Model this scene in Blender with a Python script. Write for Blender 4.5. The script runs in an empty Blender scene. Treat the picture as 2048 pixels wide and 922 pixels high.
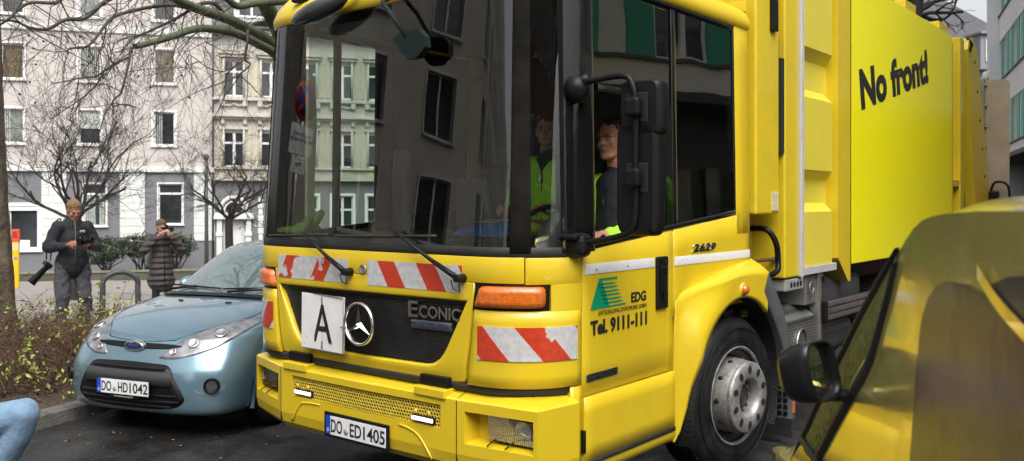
import bpy, bmesh, math, random
from math import sin, cos, pi, radians as R, sqrt, atan2
from mathutils import Vector as V, Matrix as M
from mathutils.bvhtree import BVHTree
random.seed(7)
SC = bpy.context.scene
COL = SC.collection

# ---------------------------------------------------------------- camera
cam_d = bpy.data.cameras.new("camera")
cam = bpy.data.objects.new("camera", cam_d); COL.objects.link(cam)
cam.location = (0, 0, 1.83); cam.rotation_euler = (R(90), 0, 0)
cam_d.sensor_width = 36; cam_d.lens = 36 * 1759 / 2048
cam_d.shift_y = -58 / 2048
cam_d.clip_start = .05; cam_d.clip_end = 600
cam_d.dof.use_dof = True; cam_d.dof.focus_distance = 5.6; cam_d.dof.aperture_fstop = 4.2
SC.camera = cam

# ---------------------------------------------------------------- world, sun, exposure
SUN_EL, SUN_AZ = R(55), R(168)          # azimuth clockwise from +Y
w = bpy.data.worlds.new("World"); SC.world = w; w.use_nodes = True
nt = w.node_tree; bg = nt.nodes["Background"]
sky = nt.nodes.new("ShaderNodeTexSky"); sky.sky_type = 'NISHITA'; sky.sun_disc = False
sky.sun_elevation = SUN_EL; sky.sun_rotation = SUN_AZ
sky.air_density = 1.0; sky.dust_density = 6.0; sky.ozone_density = .6
hs = nt.nodes.new("ShaderNodeHueSaturation"); hs.inputs['Saturation'].default_value = .22
nt.links.new(sky.outputs[0], hs.inputs['Color']); nt.links.new(hs.outputs[0], bg.inputs[0])
bg.inputs[1].default_value = .15
sl = bpy.data.lights.new("sun", 'SUN'); sl.energy = 1.0; sl.angle = R(60); sl.color = (1, .97, .93)
sun = bpy.data.objects.new("sun", sl); COL.objects.link(sun)
sd = V((sin(SUN_AZ) * cos(SUN_EL), cos(SUN_AZ) * cos(SUN_EL), sin(SUN_EL)))
sun.rotation_euler = sd.to_track_quat('Z', 'Y').to_euler()
SC.view_settings.view_transform = 'Standard'; SC.view_settings.look = 'None'
SC.view_settings.gamma = 1; SC.view_settings.exposure = 0.85
SC.cycles.max_bounces = 8; SC.cycles.transparent_max_bounces = 12
SC.cycles.caustics_reflective = False; SC.cycles.caustics_refractive = False

# ---------------------------------------------------------------- materials
MATS = {}
def mat(name, col=(.5, .5, .5), rough=.6, metal=0., spec=.5, coat=0., coat_rough=.05,
        var=0., vscale=3., bump=0., bscale=40., emit=None, ior=1.5, rvar=0., dark=None, dscale=1.2, damt=.4, drops=False):
    if name in MATS: return MATS[name]
    m = bpy.data.materials.new(name); m.use_nodes = True; t = m.node_tree; n = t.nodes; l = t.links
    b = n["Principled BSDF"]
    b.inputs['Base Color'].default_value = (*col, 1); b.inputs['Roughness'].default_value = rough
    b.inputs['Metallic'].default_value = metal; b.inputs['IOR'].default_value = ior
    b.inputs['Specular IOR Level'].default_value = spec
    b.inputs['Coat Weight'].default_value = coat; b.inputs['Coat Roughness'].default_value = coat_rough
    tc = n.new("ShaderNodeTexCoord")
    src = None
    if var or rvar:
        nz = n.new("ShaderNodeTexNoise"); nz.inputs['Scale'].default_value = vscale; nz.inputs['Detail'].default_value = 6
        nz.inputs['Roughness'].default_value = .65
        l.new(tc.outputs['Object'], nz.inputs['Vector'])
        mr = n.new("ShaderNodeMapRange"); mr.inputs[1].default_value = .3; mr.inputs[2].default_value = .7
        mr.inputs[3].default_value = 1 - var; mr.inputs[4].default_value = 1 + var
        l.new(nz.outputs[0], mr.inputs[0])
        mx = n.new("ShaderNodeVectorMath"); mx.operation = 'SCALE'; mx.inputs[0].default_value = col
        l.new(mr.outputs[0], mx.inputs['Scale']); src = mx.outputs[0]
        if rvar:
            m2 = n.new("ShaderNodeMapRange"); m2.inputs[1].default_value = .35; m2.inputs[2].default_value = .65
            m2.inputs[3].default_value = max(.03, rough - rvar); m2.inputs[4].default_value = min(1, rough + rvar)
            l.new(nz.outputs[0], m2.inputs[0]); l.new(m2.outputs[0], b.inputs['Roughness'])
    if dark is not None:
        nz2 = n.new("ShaderNodeTexNoise"); nz2.inputs['Scale'].default_value = dscale; nz2.inputs['Detail'].default_value = 8
        nz2.inputs['Roughness'].default_value = .7
        l.new(tc.outputs['Object'], nz2.inputs['Vector'])
        mr2 = n.new("ShaderNodeMapRange"); mr2.inputs[1].default_value = .5; mr2.inputs[2].default_value = .72
        mr2.inputs[3].default_value = 0; mr2.inputs[4].default_value = damt
        l.new(nz2.outputs[0], mr2.inputs[0])
        mc = n.new("ShaderNodeMix"); mc.data_type = 'RGBA'
        l.new(mr2.outputs[0], mc.inputs[0])
        if src: l.new(src, mc.inputs[6])
        else: mc.inputs[6].default_value = (*col, 1)
        mc.inputs[7].default_value = (*dark, 1); src = mc.outputs[2]
    if src: l.new(src, b.inputs['Base Color'])
    nrm = None
    if bump:
        nb = n.new("ShaderNodeTexNoise"); nb.inputs['Scale'].default_value = bscale; nb.inputs['Detail'].default_value = 5
        l.new(tc.outputs['Object'], nb.inputs['Vector'])
        bp = n.new("ShaderNodeBump"); bp.inputs['Strength'].default_value = bump; bp.inputs['Distance'].default_value = .02
        l.new(nb.outputs[0], bp.inputs['Height']); nrm = bp.outputs[0]
    if drops:
        vo = n.new("ShaderNodeTexVoronoi"); vo.inputs['Scale'].default_value = 34; vo.inputs['Randomness'].default_value = 1
        l.new(tc.outputs['Object'], vo.inputs['Vector'])
        md = n.new("ShaderNodeMapRange"); md.inputs[1].default_value = .02; md.inputs[2].default_value = .16
        md.inputs[3].default_value = 1; md.inputs[4].default_value = 0
        l.new(vo.outputs['Distance'], md.inputs[0])
        bd = n.new("ShaderNodeBump"); bd.inputs['Strength'].default_value = .35; bd.inputs['Distance'].default_value = .003
        l.new(md.outputs[0], bd.inputs['Height'])
        if nrm: l.new(nrm, bd.inputs['Normal'])
        nrm = bd.outputs[0]
    if nrm:
        l.new(nrm, b.inputs['Normal'])
    if emit:
        b.inputs['Emission Color'].default_value = (*emit[0], 1); b.inputs['Emission Strength'].default_value = emit[1]
    MATS[name] = m; return m

def glass(name, tint, ior=1.9, rough=0., wav=0.):
    if name in MATS: return MATS[name]
    m = bpy.data.materials.new(name); m.use_nodes = True; t = m.node_tree; n = t.nodes; l = t.links
    n.remove(n["Principled BSDF"]); out = n["Material Output"]
    tr = n.new("ShaderNodeBsdfTransparent"); tr.inputs[0].default_value = (*tint, 1)
    gl = n.new("ShaderNodeBsdfGlossy"); gl.inputs['Roughness'].default_value = rough
    fr = n.new("ShaderNodeFresnel"); fr.inputs[0].default_value = ior
    mx = n.new("ShaderNodeMixShader")
    l.new(fr.outputs[0], mx.inputs[0]); l.new(tr.outputs[0], mx.inputs[1]); l.new(gl.outputs[0], mx.inputs[2])
    l.new(mx.outputs[0], out.inputs[0])
    if wav:
        tc = n.new("ShaderNodeTexCoord"); nb = n.new("ShaderNodeTexNoise"); nb.inputs['Scale'].default_value = 1.6
        nb.inputs['Detail'].default_value = 1
        l.new(tc.outputs['Object'], nb.inputs['Vector'])
        bp = n.new("ShaderNodeBump"); bp.inputs['Strength'].default_value = wav; bp.inputs['Distance'].default_value = .02
        l.new(nb.outputs[0], bp.inputs['Height']); l.new(bp.outputs[0], gl.inputs['Normal'])
    MATS[name] = m; return m

def stripes(name, kx, ky, period, duty=.5, phase=0., peel=.35):
    """red and white retroreflective foil, slanted bands in the part's own UV (metres), with peeled patches"""
    m = bpy.data.materials.new(name); m.use_nodes = True; t = m.node_tree; n = t.nodes; l = t.links
    b = n["Principled BSDF"]; b.inputs['Roughness'].default_value = .35
    uv = n.new("ShaderNodeUVMap"); sp = n.new("ShaderNodeSeparateXYZ"); l.new(uv.outputs[0], sp.inputs[0])
    def ma(op, a, bb):
        q = n.new("ShaderNodeMath"); q.operation = op
        for i, v in enumerate((a, bb)):
            if isinstance(v, (int, float)): q.inputs[i].default_value = v
            else: l.new(v, q.inputs[i])
        return q.outputs[0]
    s = ma('ADD', ma('MULTIPLY', sp.outputs[0], kx / period), ma('MULTIPLY', sp.outputs[1], ky / period))
    f = ma('FRACT', ma('ADD', s, phase + 50), 0)
    red = ma('LESS_THAN', f, duty)
    nz = n.new("ShaderNodeTexNoise"); nz.inputs['Scale'].default_value = 9; nz.inputs['Detail'].default_value = 5
    nz.inputs['Distortion'].default_value = .4
    l.new(uv.outputs[0], nz.inputs['Vector'])
    pe = ma('GREATER_THAN', nz.outputs[0], 1 - peel)
    red = ma('MULTIPLY', red, ma('SUBTRACT', 1, pe))
    m1 = n.new("ShaderNodeMix"); m1.data_type = 'RGBA'; l.new(red, m1.inputs[0])
    m1.inputs[6].default_value = (.5, .5, .5, 1); m1.inputs[7].default_value = (.50, .042, .018, 1)
    n3 = n.new("ShaderNodeTexNoise"); n3.inputs['Scale'].default_value = 30; n3.inputs['Detail'].default_value = 8
    l.new(uv.outputs[0], n3.inputs['Vector'])
    mr = n.new("ShaderNodeMapRange"); mr.inputs[1].default_value = .3; mr.inputs[2].default_value = .7; mr.inputs[3].default_value = .78; mr.inputs[4].default_value = 1.08
    l.new(n3.outputs[0], mr.inputs[0])
    vm = n.new("ShaderNodeVectorMath"); vm.operation = 'SCALE'; l.new(m1.outputs[2], vm.inputs[0]); l.new(mr.outputs[0], vm.inputs['Scale'])
    l.new(vm.outputs[0], b.inputs['Base Color'])
    return m

YEL = mat("yellow_paint", (.66, .475, .016), .36, coat=.4, coat_rough=.08, var=.035, vscale=2, drops=True, dark=(.36, .25, .035), dscale=2.2, damt=.22)
YBODY = mat("yellow_body_paint", (.66, .49, .018), .42, coat=.3, coat_rough=.08, var=.05, vscale=1.2, dark=(.34, .25, .05), dscale=1.6, damt=.3)
YPANEL = mat("yellow_foil", (.92, .84, .004), .35, spec=.3, coat=.1, coat_rough=.03, var=.02, vscale=.8)
YDIRT = mat("yellow_mesh_paint", (.60, .45, .05), .5, var=.2, vscale=30)
BLK = mat("black_plastic", (.007, .007, .008), .42, spec=.22, var=.3, vscale=12, bump=.05, bscale=200)
BLKG = mat("black_gloss_trim", (.008, .008, .009), .09, var=.2, vscale=5, bump=.15, bscale=5)
RUB = mat("rubber", (.016, .016, .016), .62, var=.35, vscale=9, bump=.1, bscale=90)
TYRE = mat("tyre_rubber", (.009, .009, .0095), .55, spec=.3, var=.6, vscale=6, rvar=.15, bump=.15, bscale=60)
GREYP = mat("grey_plastic", (.075, .08, .085), .6, var=.25, vscale=10, bump=.25, bscale=130)
DARK = mat("dark_void", (.006, .006, .006), .8)
INT = mat("cab_interior_plastic", (.035, .037, .040), .6, var=.2, vscale=8)
INTG = mat("cab_interior_grey", (.045, .048, .05), .6, var=.2, vscale=8)
CHR = mat("chrome", (.75, .75, .76), .08, 1., var=.1, vscale=30)
ALU = mat("aluminium", (.36, .36, .355), .38, .9, var=.2, vscale=14, bump=.05, bscale=60)
STEEL = mat("dirty_steel", (.30, .29, .27), .5, .7, var=.35, vscale=18, dark=(.10, .09, .075), dscale=9, damt=.7)
WHT = mat("white_paint", (.72, .72, .72), .45, var=.05, vscale=12, dark=(.45, .44, .42), dscale=14, damt=.3)
FOIL = mat("white_reflective_tape", (.72, .72, .74), .35, var=.08, vscale=25)
INK = mat("black_ink", (.012, .012, .014), .5)
ORA = mat("orange_lens", (.60, .13, .008), .18, coat=.8, var=.25, vscale=40, bump=.3, bscale=160)
GLS = glass("windscreen_glass", (.95, .98, .96), 1.9, wav=.10)
GLS2 = glass("side_window_glass", (.40, .44, .43), 2.6, wav=.16)
GLS3 = glass("folding_door_glass", (.46, .56, .50), 1.5)
LENS = glass("lamp_glass", (.88, .9, .9), 1.5, .02)
GRN = mat("green_logo", (.0, .27, .13), .4)

# ---------------------------------------------------------------- object helpers
def mesh_obj(name, verts, faces, m=None, parent=None, smooth=False, uvs=None, mats=None, midx=None):
    me = bpy.data.meshes.new(name); me.from_pydata([tuple(v) for v in verts], [], faces)
    if mats:
        for q in mats: me.materials.append(q)
        if midx: me.polygons.foreach_set('material_index', midx)
    elif m: me.materials.append(m)
    if smooth: me.polygons.foreach_set('use_smooth', [True] * len(me.polygons))
    if uvs:
        ul = me.uv_layers.new(name="UVMap")
        for lp in me.loops: ul.data[lp.index].uv = uvs[lp.vertex_index]
    me.update()
    o = bpy.data.objects.new(name, me); COL.objects.link(o)
    if parent: o.parent = parent
    return o

def thing(name, label, cat, loc=(0, 0, 0), rz=0., group=None):
    o = bpy.data.objects.new(name, None); COL.objects.link(o)
    o.empty_display_size = .2
    o.location = loc; o.rotation_euler = (0, 0, rz); o['label'] = label; o['category'] = cat
    if group: o['group'] = group
    return o
def tag(o, label, cat, group=None):
    o['label'] = label; o['category'] = cat
    if group: o['group'] = group
    return o
def struct(o): o['kind'] = 'structure'; return o
def dup(root, loc, rz, label, group=None, scale=None):
    r = root.copy(); COL.objects.link(r); r.location = loc; r.rotation_euler = (0, 0, rz); r['label'] = label
    if group: r['group'] = group
    if scale: r.scale = scale
    for ch in list(root.children):
        c = ch.copy(); COL.objects.link(c); c.parent = r
        for g in list(ch.children):
            d = g.copy(); COL.objects.link(d); d.parent = c
    return r

class MB:
    """collects shapes and links them as one mesh object"""
    def __init__(s): s.v = []; s.f = []; s.sm = []
    def add(s, vs, fs, smooth=False):
        o = len(s.v); s.v += [tuple(q) for q in vs]; s.f += [tuple(i + o for i in f) for f in fs]; s.sm += [smooth] * len(fs); return s
    def bm(s, b, smooth=False):
        b.verts.ensure_lookup_table(); b.verts.index_update()
        vs = [v.co.copy() for v in b.verts]; fs = [[v.index for v in f.verts] for f in b.faces]; b.free()
        return s.add(vs, fs, smooth)
    def box(s, c, d, rot=None, bev=0., seg=2):
        b = bmesh.new(); bmesh.ops.create_cube(b, size=1)
        for v in b.verts: v.co = V((v.co.x * d[0], v.co.y * d[1], v.co.z * d[2]))
        if bev: bmesh.ops.bevel(b, geom=b.edges[:], offset=min(bev, min(d) * .45), segments=seg, affect='EDGES', profile=.5)
        mtx = M.Translation(V(c)) @ (rot if rot else M.Identity(4)); b.transform(mtx)
        return s.bm(b)
    def bx(s, x0, x1, y0, y1, z0, z1, bev=0.):
        return s.box(((x0 + x1) / 2, (y0 + y1) / 2, (z0 + z1) / 2), (abs(x1 - x0), abs(y1 - y0), abs(z1 - z0)), bev=bev)
    def cone(s, p0, p1, r0, r1=None, seg=16, caps=True, smooth=True):
        r1 = r0 if r1 is None else r1; p0 = V(p0); p1 = V(p1); d = (p1 - p0)
        if d.length < 1e-6: return s
        d.normalize(); a = d.orthogonal().normalized(); b = d.cross(a)
        vs = []
        for p, r in ((p0, r0), (p1, r1)):
            for i in range(seg):
                t = 2 * pi * i / seg; vs.append(p + (a * cos(t) + b * sin(t)) * r)
        fs = [(i, (i + 1) % seg, seg + (i + 1) % seg, seg + i) for i in range(seg)]
        s.add(vs, fs, smooth)
        if caps: s.add(vs, [tuple(range(seg))[::-1], tuple(range(seg, 2 * seg))])
        return s
    def tube(s, pts, r, seg=8, caps=True):
        pts = [V(p) for p in pts]; n = len(pts)
        rs = r if isinstance(r, (list, tuple)) else [r] * n
        vs = []; prev = None
        for i, p in enumerate(pts):
            d = (pts[min(i + 1, n - 1)] - pts[max(i - 1, 0)])
            d = d.normalized() if d.length > 1e-9 else V((0, 0, 1))
            if prev is None: a = d.orthogonal().normalized()
            else:
                a = prev - d * prev.dot(d)
                a = a.normalized() if a.length > 1e-6 else d.orthogonal().normalized()
            prev = a; b = d.cross(a)
            for k in range(seg):
                t = 2 * pi * k / seg; vs.append(p + (a * cos(t) + b * sin(t)) * rs[i])
        fs = []
        for i in range(n - 1):
            for k in range(seg):
                k2 = (k + 1) % seg; fs.append((i * seg + k, i * seg + k2, (i + 1) * seg + k2, (i + 1) * seg + k))
        if caps: fs += [tuple(range(seg))[::-1], tuple(range((n - 1) * seg, n * seg))]
        return s.add(vs, fs, True)
    def grid(s, rows, smooth=True, close_u=False, close_v=False, flip=False):
        nr = len(rows); nc = len(rows[0]); vs = [p for r in rows for p in r]; fs = []
        for i in range(nr if close_v else nr - 1):
            for j in range(nc if close_u else nc - 1):
                a = i * nc + j; b = i * nc + (j + 1) % nc; c = ((i + 1) % nr) * nc + (j + 1) % nc; d = ((i + 1) % nr) * nc + j
                fs.append((a, d, c, b) if flip else (a, b, c, d))
        return s.add(vs, fs, smooth)
    def lathe(s, prof, c, ax, seg=32, smooth=True):
        """prof: (radius, along) pairs round the axis ax through c"""
        c = V(c); ax = V(ax).normalized(); a = ax.orthogonal().normalized(); b = ax.cross(a)
        rows = [[c + ax * h + (a * cos(2 * pi * k / seg) + b * sin(2 * pi * k / seg)) * r for k in range(seg)] for r, h in prof]
        return s.grid(rows, smooth, close_u=True)
    def sphere(s, c, r, rot=None, u=16, v=10):
        r = r if isinstance(r, (tuple, list)) else (r, r, r)
        b = bmesh.new(); bmesh.ops.create_uvsphere(b, u_segments=u, v_segments=v, radius=1)
        for q in b.verts: q.co = V((q.co.x * r[0], q.co.y * r[1], q.co.z * r[2]))
        b.transform(M.Translation(V(c)) @ (rot if rot else M.Identity(4)))
        return s.bm(b, True)
    def prism(s, poly, mp, t0, t1):
        """poly: 2D outline; mp(a,b,t)->3D ; extruded from t0 to t1"""
        n = len(poly); vs = [mp(a, b, t0) for a, b in poly] + [mp(a, b, t1) for a, b in poly]
        fs = [tuple(range(n)), tuple(range(n, 2 * n))[::-1]] + [(i, n + i, n + (i + 1) % n, (i + 1) % n) for i in range(n)]
        return s.add(vs, fs)
    def build(s, name, m, parent=None, fix=True):
        o = mesh_obj(name, s.v, s.f, m, parent)
        me = o.data; me.polygons.foreach_set('use_smooth', s.sm)
        if fix:
            b = bmesh.new(); b.from_mesh(me); bmesh.ops.recalc_face_normals(b, faces=b.faces[:]); b.to_mesh(me); b.free()
        return o

def text(name, body, size, mtx, m, parent, depth=.002, sx=1., bold=0., align='LEFT', shear=0., space=1.):
    c = bpy.data.curves.new("t", 'FONT'); c.body = body; c.size = size; c.extrude = depth; c.offset = bold
    c.align_x = align; c.shear = shear; c.resolution_u = 3; c.space_character = space
    o = bpy.data.objects.new("t", c); COL.objects.link(o)
    dg = bpy.context.evaluated_depsgraph_get(); me = bpy.data.meshes.new_from_object(o.evaluated_get(dg))
    bpy.data.objects.remove(o); bpy.data.curves.remove(c)
    me.transform(mtx @ M.Diagonal((sx, 1, 1, 1)))
    me.materials.clear(); me.materials.append(m); me.name = name
    ob = bpy.data.objects.new(name, me); COL.objects.link(ob); ob.parent = parent
    return ob
def frame(o, xa, ya):
    """matrix whose x axis runs along xa and y axis along ya, at o"""
    xa = V(xa).normalized(); ya = V(ya).normalized(); z = xa.cross(ya)
    return M(((xa.x, ya.x, z.x, o[0]), (xa.y, ya.y, z.y, o[1]), (xa.z, ya.z, z.z, o[2]), (0, 0, 0, 1)))

def blob(name, elems, voxel, m, parent, smooth=3, disp=None):
    """elements fused into ONE continuous surface: ('c',p0,r0,p1,r1) tapered limb, ('e',centre,(rx,ry,rz),matrix) ellipsoid"""
    q = MB()
    for e in elems:
        if e[0] == 'c':
            p0, r0, p1, r1 = V(e[1]), e[2], V(e[3]), e[4]
            q.sphere(p0, r0, u=14, v=9); q.sphere(p1, r1, u=14, v=9); q.cone(p0, p1, r0, r1, seg=14)
        else: q.sphere(e[1], e[2], e[3] if len(e) > 3 else None, u=20, v=14)
    o = q.build(name, m)
    rm = o.modifiers.new("r", 'REMESH'); rm.mode = 'VOXEL'; rm.voxel_size = voxel
    sm = o.modifiers.new("s", 'SMOOTH'); sm.iterations = smooth; sm.factor = .6
    if disp:
        tx = bpy.data.textures.new("folds", 'CLOUDS'); tx.noise_scale = disp[1]; tx.noise_depth = 2
        dm = o.modifiers.new("d", 'DISPLACE'); dm.texture = tx; dm.strength = disp[0]; dm.mid_level = .5; dm.texture_coords = 'LOCAL'
    dg = bpy.context.evaluated_depsgraph_get(); me = bpy.data.meshes.new_from_object(o.evaluated_get(dg))
    me.polygons.foreach_set('use_smooth', [True] * len(me.polygons)); me.name = name
    me.materials.clear(); me.materials.append(m)
    bpy.data.objects.remove(o)
    ob = bpy.data.objects.new(name, me); COL.objects.link(ob)
    if parent: ob.parent = parent
    return ob
# ---------------------------------------------------------------- measuring helper: a point seen at (px, py) of the photograph, at depth Z
FPX = 1759.
def U(px, py, Z): return V((Z * (px - 1024) / FPX, Z, 1.83 - (py - 403) * Z / FPX))
def sst(a, b, x):
    t = min(1, max(0, (x - a) / (b - a))); return t * t * (3 - 2 * t)
def hgt(X, Y):
    left = -1.64 * min(1, max(0, (Y - 12) / 25)); right = 2.3 * min(1, max(0, (Y - 14) / 30))
    t = sst(-2, 12, X - max(0, Y - 20) * .1); return left * (1 - t) + right * t
# kerb frame
K0 = V((-3.84, 7.0, 0)); KD = V((.376, .9265, 0)); KL = V((-.9265, .376, 0))
def KP(a, b, z=0): p = K0 + KD * a + KL * b; return V((p.x, p.y, z + hgt(p.x, p.y)))

ASPH = mat("wet_asphalt", (.018, .0175, .0175), .45, var=.45, vscale=1.6, rvar=.3, bump=.45, bscale=70, dark=(.075, .072, .066), dscale=60, damt=.75)
PAVE = mat("pavement_slabs", (.24, .215, .20), .75, var=.15, vscale=1.5, rvar=.12, bump=.12, bscale=60, dark=(.13, .115, .10), dscale=2.5, damt=.5)
SOIL = mat("leafy_soil", (.055, .036, .025), .9, var=.5, vscale=14, bump=1., bscale=30, dark=(.11, .06, .035), dscale=25, damt=.8)
KERB = mat("kerb_stone", (.13, .125, .115), .75, var=.3, vscale=7, bump=.4, bscale=60, dark=(.04, .045, .03), dscale=5, damt=.8)

def steps(a, b, n): return [a + (b - a) * i / n for i in range(n + 1)]
xs = steps(-90, -20, 7)[:-1] + steps(-20, 30, 40)[:-1] + steps(30, 200, 8)
ys = steps(-90, -10, 6)[:-1] + steps(-10, 60, 56)[:-1] + steps(60, 300, 8)
q = MB(); q.grid([[V((x, y, hgt(x, y) - .004)) for x in xs] for y in ys])
g = struct(q.build("road", ASPH, fix=False))
q = MB()
aa = steps(-60, 0, 24)[:-1] + steps(0, 60, 60)
q.grid([[KP(a, b, .11) for b in (.14, .5, 1, 2, 3, 4, 6, 8, 10, 14, 20, 30, 50)] for a in aa])
q.grid([[KP(a, .14, z) for z in (-.02, .11)] for a in aa])
struct(q.build("pavement", PAVE, fix=False))
q = MB()
rng = random.Random(5)
a = -14.
while a < 40:
    L = 1.0
    p0 = KP(a, 0); p1 = KP(a + L - .012, 0)
    h = .12 + rng.uniform(-.006, .006)
    vs = []
    for p in (p0, p1):
        for bb, zz in ((-.01, -.05), (0.0, h - .025), (.02, h), (.148, h + .001), (.148, -.05)):
            c = p + KL * bb; vs.append((c.x, c.y, p.z + zz))
    q.add(vs, [(0, 1, 6, 5), (1, 2, 7, 6), (2, 3, 8, 7), (3, 4, 9, 8), (4, 3, 2, 1, 0), (5, 6, 7, 8, 9)])
    a += L
struct(q.build("kerb", KERB))
# planting bed soil heaped behind the kerb
q = MB()
rows = []
for i in range(61):
    a = -6 + 9.4 * i / 60; row = []
    for j in range(25):
        b = .10 + 2.95 * j / 24
        e = min(1, min(b - .10, 3.05 - b) / .3) * min(1, (3.4 - a) / .4)
        row.append(KP(a, b, .116 + max(0, e) * (.06 + .05 * sin(a * 3.1 + b * 4) * sin(b * 5 - a) + rng.uniform(0, .03))))
    rows.append(row)
q.grid(rows); bed = q.build("planting_bed", SOIL, fix=False); struct(bed)

# ---------------------------------------------------------------- scattered leaves (uncountable litter)
def leaf_cloud(name, pts, size, m, parent=None, rng=rng, flat=0., up=0.):
    vs = []; fs = []
    for p in pts:
        s = size * rng.uniform(.6, 1.35)
        n = V((rng.gauss(0, 1), rng.gauss(0, 1), rng.gauss(0, 1) + up)).normalized()
        if flat: n = V((rng.gauss(0, flat), rng.gauss(0, flat), 1)).normalized()
        a = n.orthogonal().normalized(); b = n.cross(a); t = rng.uniform(0, 6.28)
        a, b = a * cos(t) + b * sin(t), b * cos(t) - a * sin(t)
        k = len(vs)
        vs += [p - a * s, p + b * s * .55 + n * s * .12, p + a * s, p - b * s * .55 + n * s * .12]
        fs.append((k, k + 1, k + 2)); fs.append((k, k + 2, k + 3))
    return mesh_obj(name, vs, fs, m, parent)
LEAFB = mat("dead_leaves", (.10, .045, .022), .75, var=.6, vscale=8)
LEAFP = mat("pale_dead_leaves", (.27, .20, .13), .75, var=.5, vscale=8)
LEAFY = mat("yellow_green_leaves", (.30, .36, .07), .5, var=.45, vscale=5)
LEAFG = mat("dark_evergreen_leaves", (.030, .050, .020), .5, var=.6, vscale=3)
TWIG = mat("brown_twigs", (.105, .062, .036), .8, var=.5, vscale=6)
pts = [KP(rng.uniform(-6, 3.4), rng.uniform(.15, 3) ** 1.0, .17 + rng.uniform(0, .05)) for _ in range(3500)]
lo = leaf_cloud("leaf_litter", pts, .028, LEAFB, flat=.5); lo['kind'] = 'stuff'
pts = [KP(rng.uniform(-6, 4), rng.gauss(.05, .30), 0) for _ in range(620)]
pts = [V((p.x, p.y, .13 if (p - K0).dot(KL) > .01 else .006)) for p in pts]
pts += [V((rng.uniform(-4.5, -1), rng.uniform(4, 7.5), .006)) for _ in range(140)]
lo = leaf_cloud("fallen_leaf_bits", pts, .013, LEAFP, flat=.15); lo['kind'] = 'stuff'

# ---------------------------------------------------------------- buildings
def wall_grid(q, x0, x1, z0, z1, holes, depth=.14, y=0.):
    """wall face in the plane y (outward = -y) with rectangular openings and their reveals"""
    X = sorted({x0, x1, *[h[0] for h in holes], *[h[1] for h in holes]}); X = [x for x in X if x0 <= x <= x1]
    Z = sorted({z0, z1, *[h[2] for h in holes], *[h[3] for h in holes]}); Z = [z for z in Z if z0 <= z <= z1]
    for i in range(len(X) - 1):
        for j in range(len(Z) - 1):
            cx = (X[i] + X[i + 1]) / 2; cz = (Z[j] + Z[j + 1]) / 2
            if any(h[0] < cx < h[1] and h[2] < cz < h[3] for h in holes): continue
            q.add([(X[i], y, Z[j]), (X[i + 1], y, Z[j]), (X[i + 1], y, Z[j + 1]), (X[i], y, Z[j + 1])], [(0, 1, 2, 3)])
    for a, b, c, d in holes:
        v = [(a, y, c), (b, y, c), (b, y, d), (a, y, d), (a, y + depth, c), (b, y + depth, c), (b, y + depth, d), (a, y + depth, d)]
        q.add(v, [(0, 4, 5, 1), (1, 5, 6, 2), (2, 6, 7, 3), (3, 7, 4, 0)])
    return q
WGL = mat("window_glass_dark", (.030, .034, .037), .05, spec=.8, var=.7, vscale=.5)
WGL2 = mat("window_glass_curtained", (.20, .21, .20), .12, spec=.8, var=.4, vscale=2.5)
WGL3 = mat("window_glass_blind", (.13, .105, .07), .1, spec=.8, var=.5, vscale=3)
WFR = mat("window_frame_white", (.74, .74, .73), .5, var=.05, vscale=5)
CURT = mat("curtain_cloth", (.42, .46, .42), .8, var=.3, vscale=9)
def window(parent, h, style='plain', surround=.10, gm=None, fm=None, depth=.12, rng=rng, name="window"):
    x0, x1, z0, z1 = h; f = MB(); fm = fm or WFR; g = MB()
    if surround:
        s = surround; e = .035
        f.bx(x0 - s, x1 + s, -e, .03, z1, z1 + s, .008); f.bx(x0 - s, x0, -e, .03, z0, z1, .008); f.bx(x1, x1 + s, -e, .03, z0, z1, .008)
        f.bx(x0 - s - .03, x1 + s + .03, -e - .07, .03, z0 - s, z0, .008)
    t = .055
    f.bx(x0, x1, depth - .05, depth, z0, z0 + t); f.bx(x0, x1, depth - .05, depth, z1 - t, z1)
    f.bx(x0, x0 + t, depth - .048, depth, z0 + t, z1 - t); f.bx(x1 - t, x1, depth - .048, depth, z0 + t, z1 - t)
    if style == 'cross':
        zt = z0 + (z1 - z0) * .68; xm = (x0 + x1) / 2
        f.bx(x0 + t, x1 - t, depth - .055, depth, zt - .05, zt + .05); f.bx(xm - .06, xm + .06, depth - .06, depth + .001, z0 + t, z1 - t)
    if style == 'transom':
        zt = z0 + (z1 - z0) * .76; f.bx(x0 + t, x1 - t, depth - .055, depth, zt - .045, zt + .045)
    if style == 'double':
        xm = (x0 + x1) / 2; f.bx(xm - .04, xm + .04, depth - .055, depth, z0 + t, z1 - t)
    o = f.build(name, fm, parent)
    g.bx(x0 + t, x1 - t, depth - .02, depth + .004, z0 + t, z1 - t)
    g.build("pane", gm or WGL, o)
    return o
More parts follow.
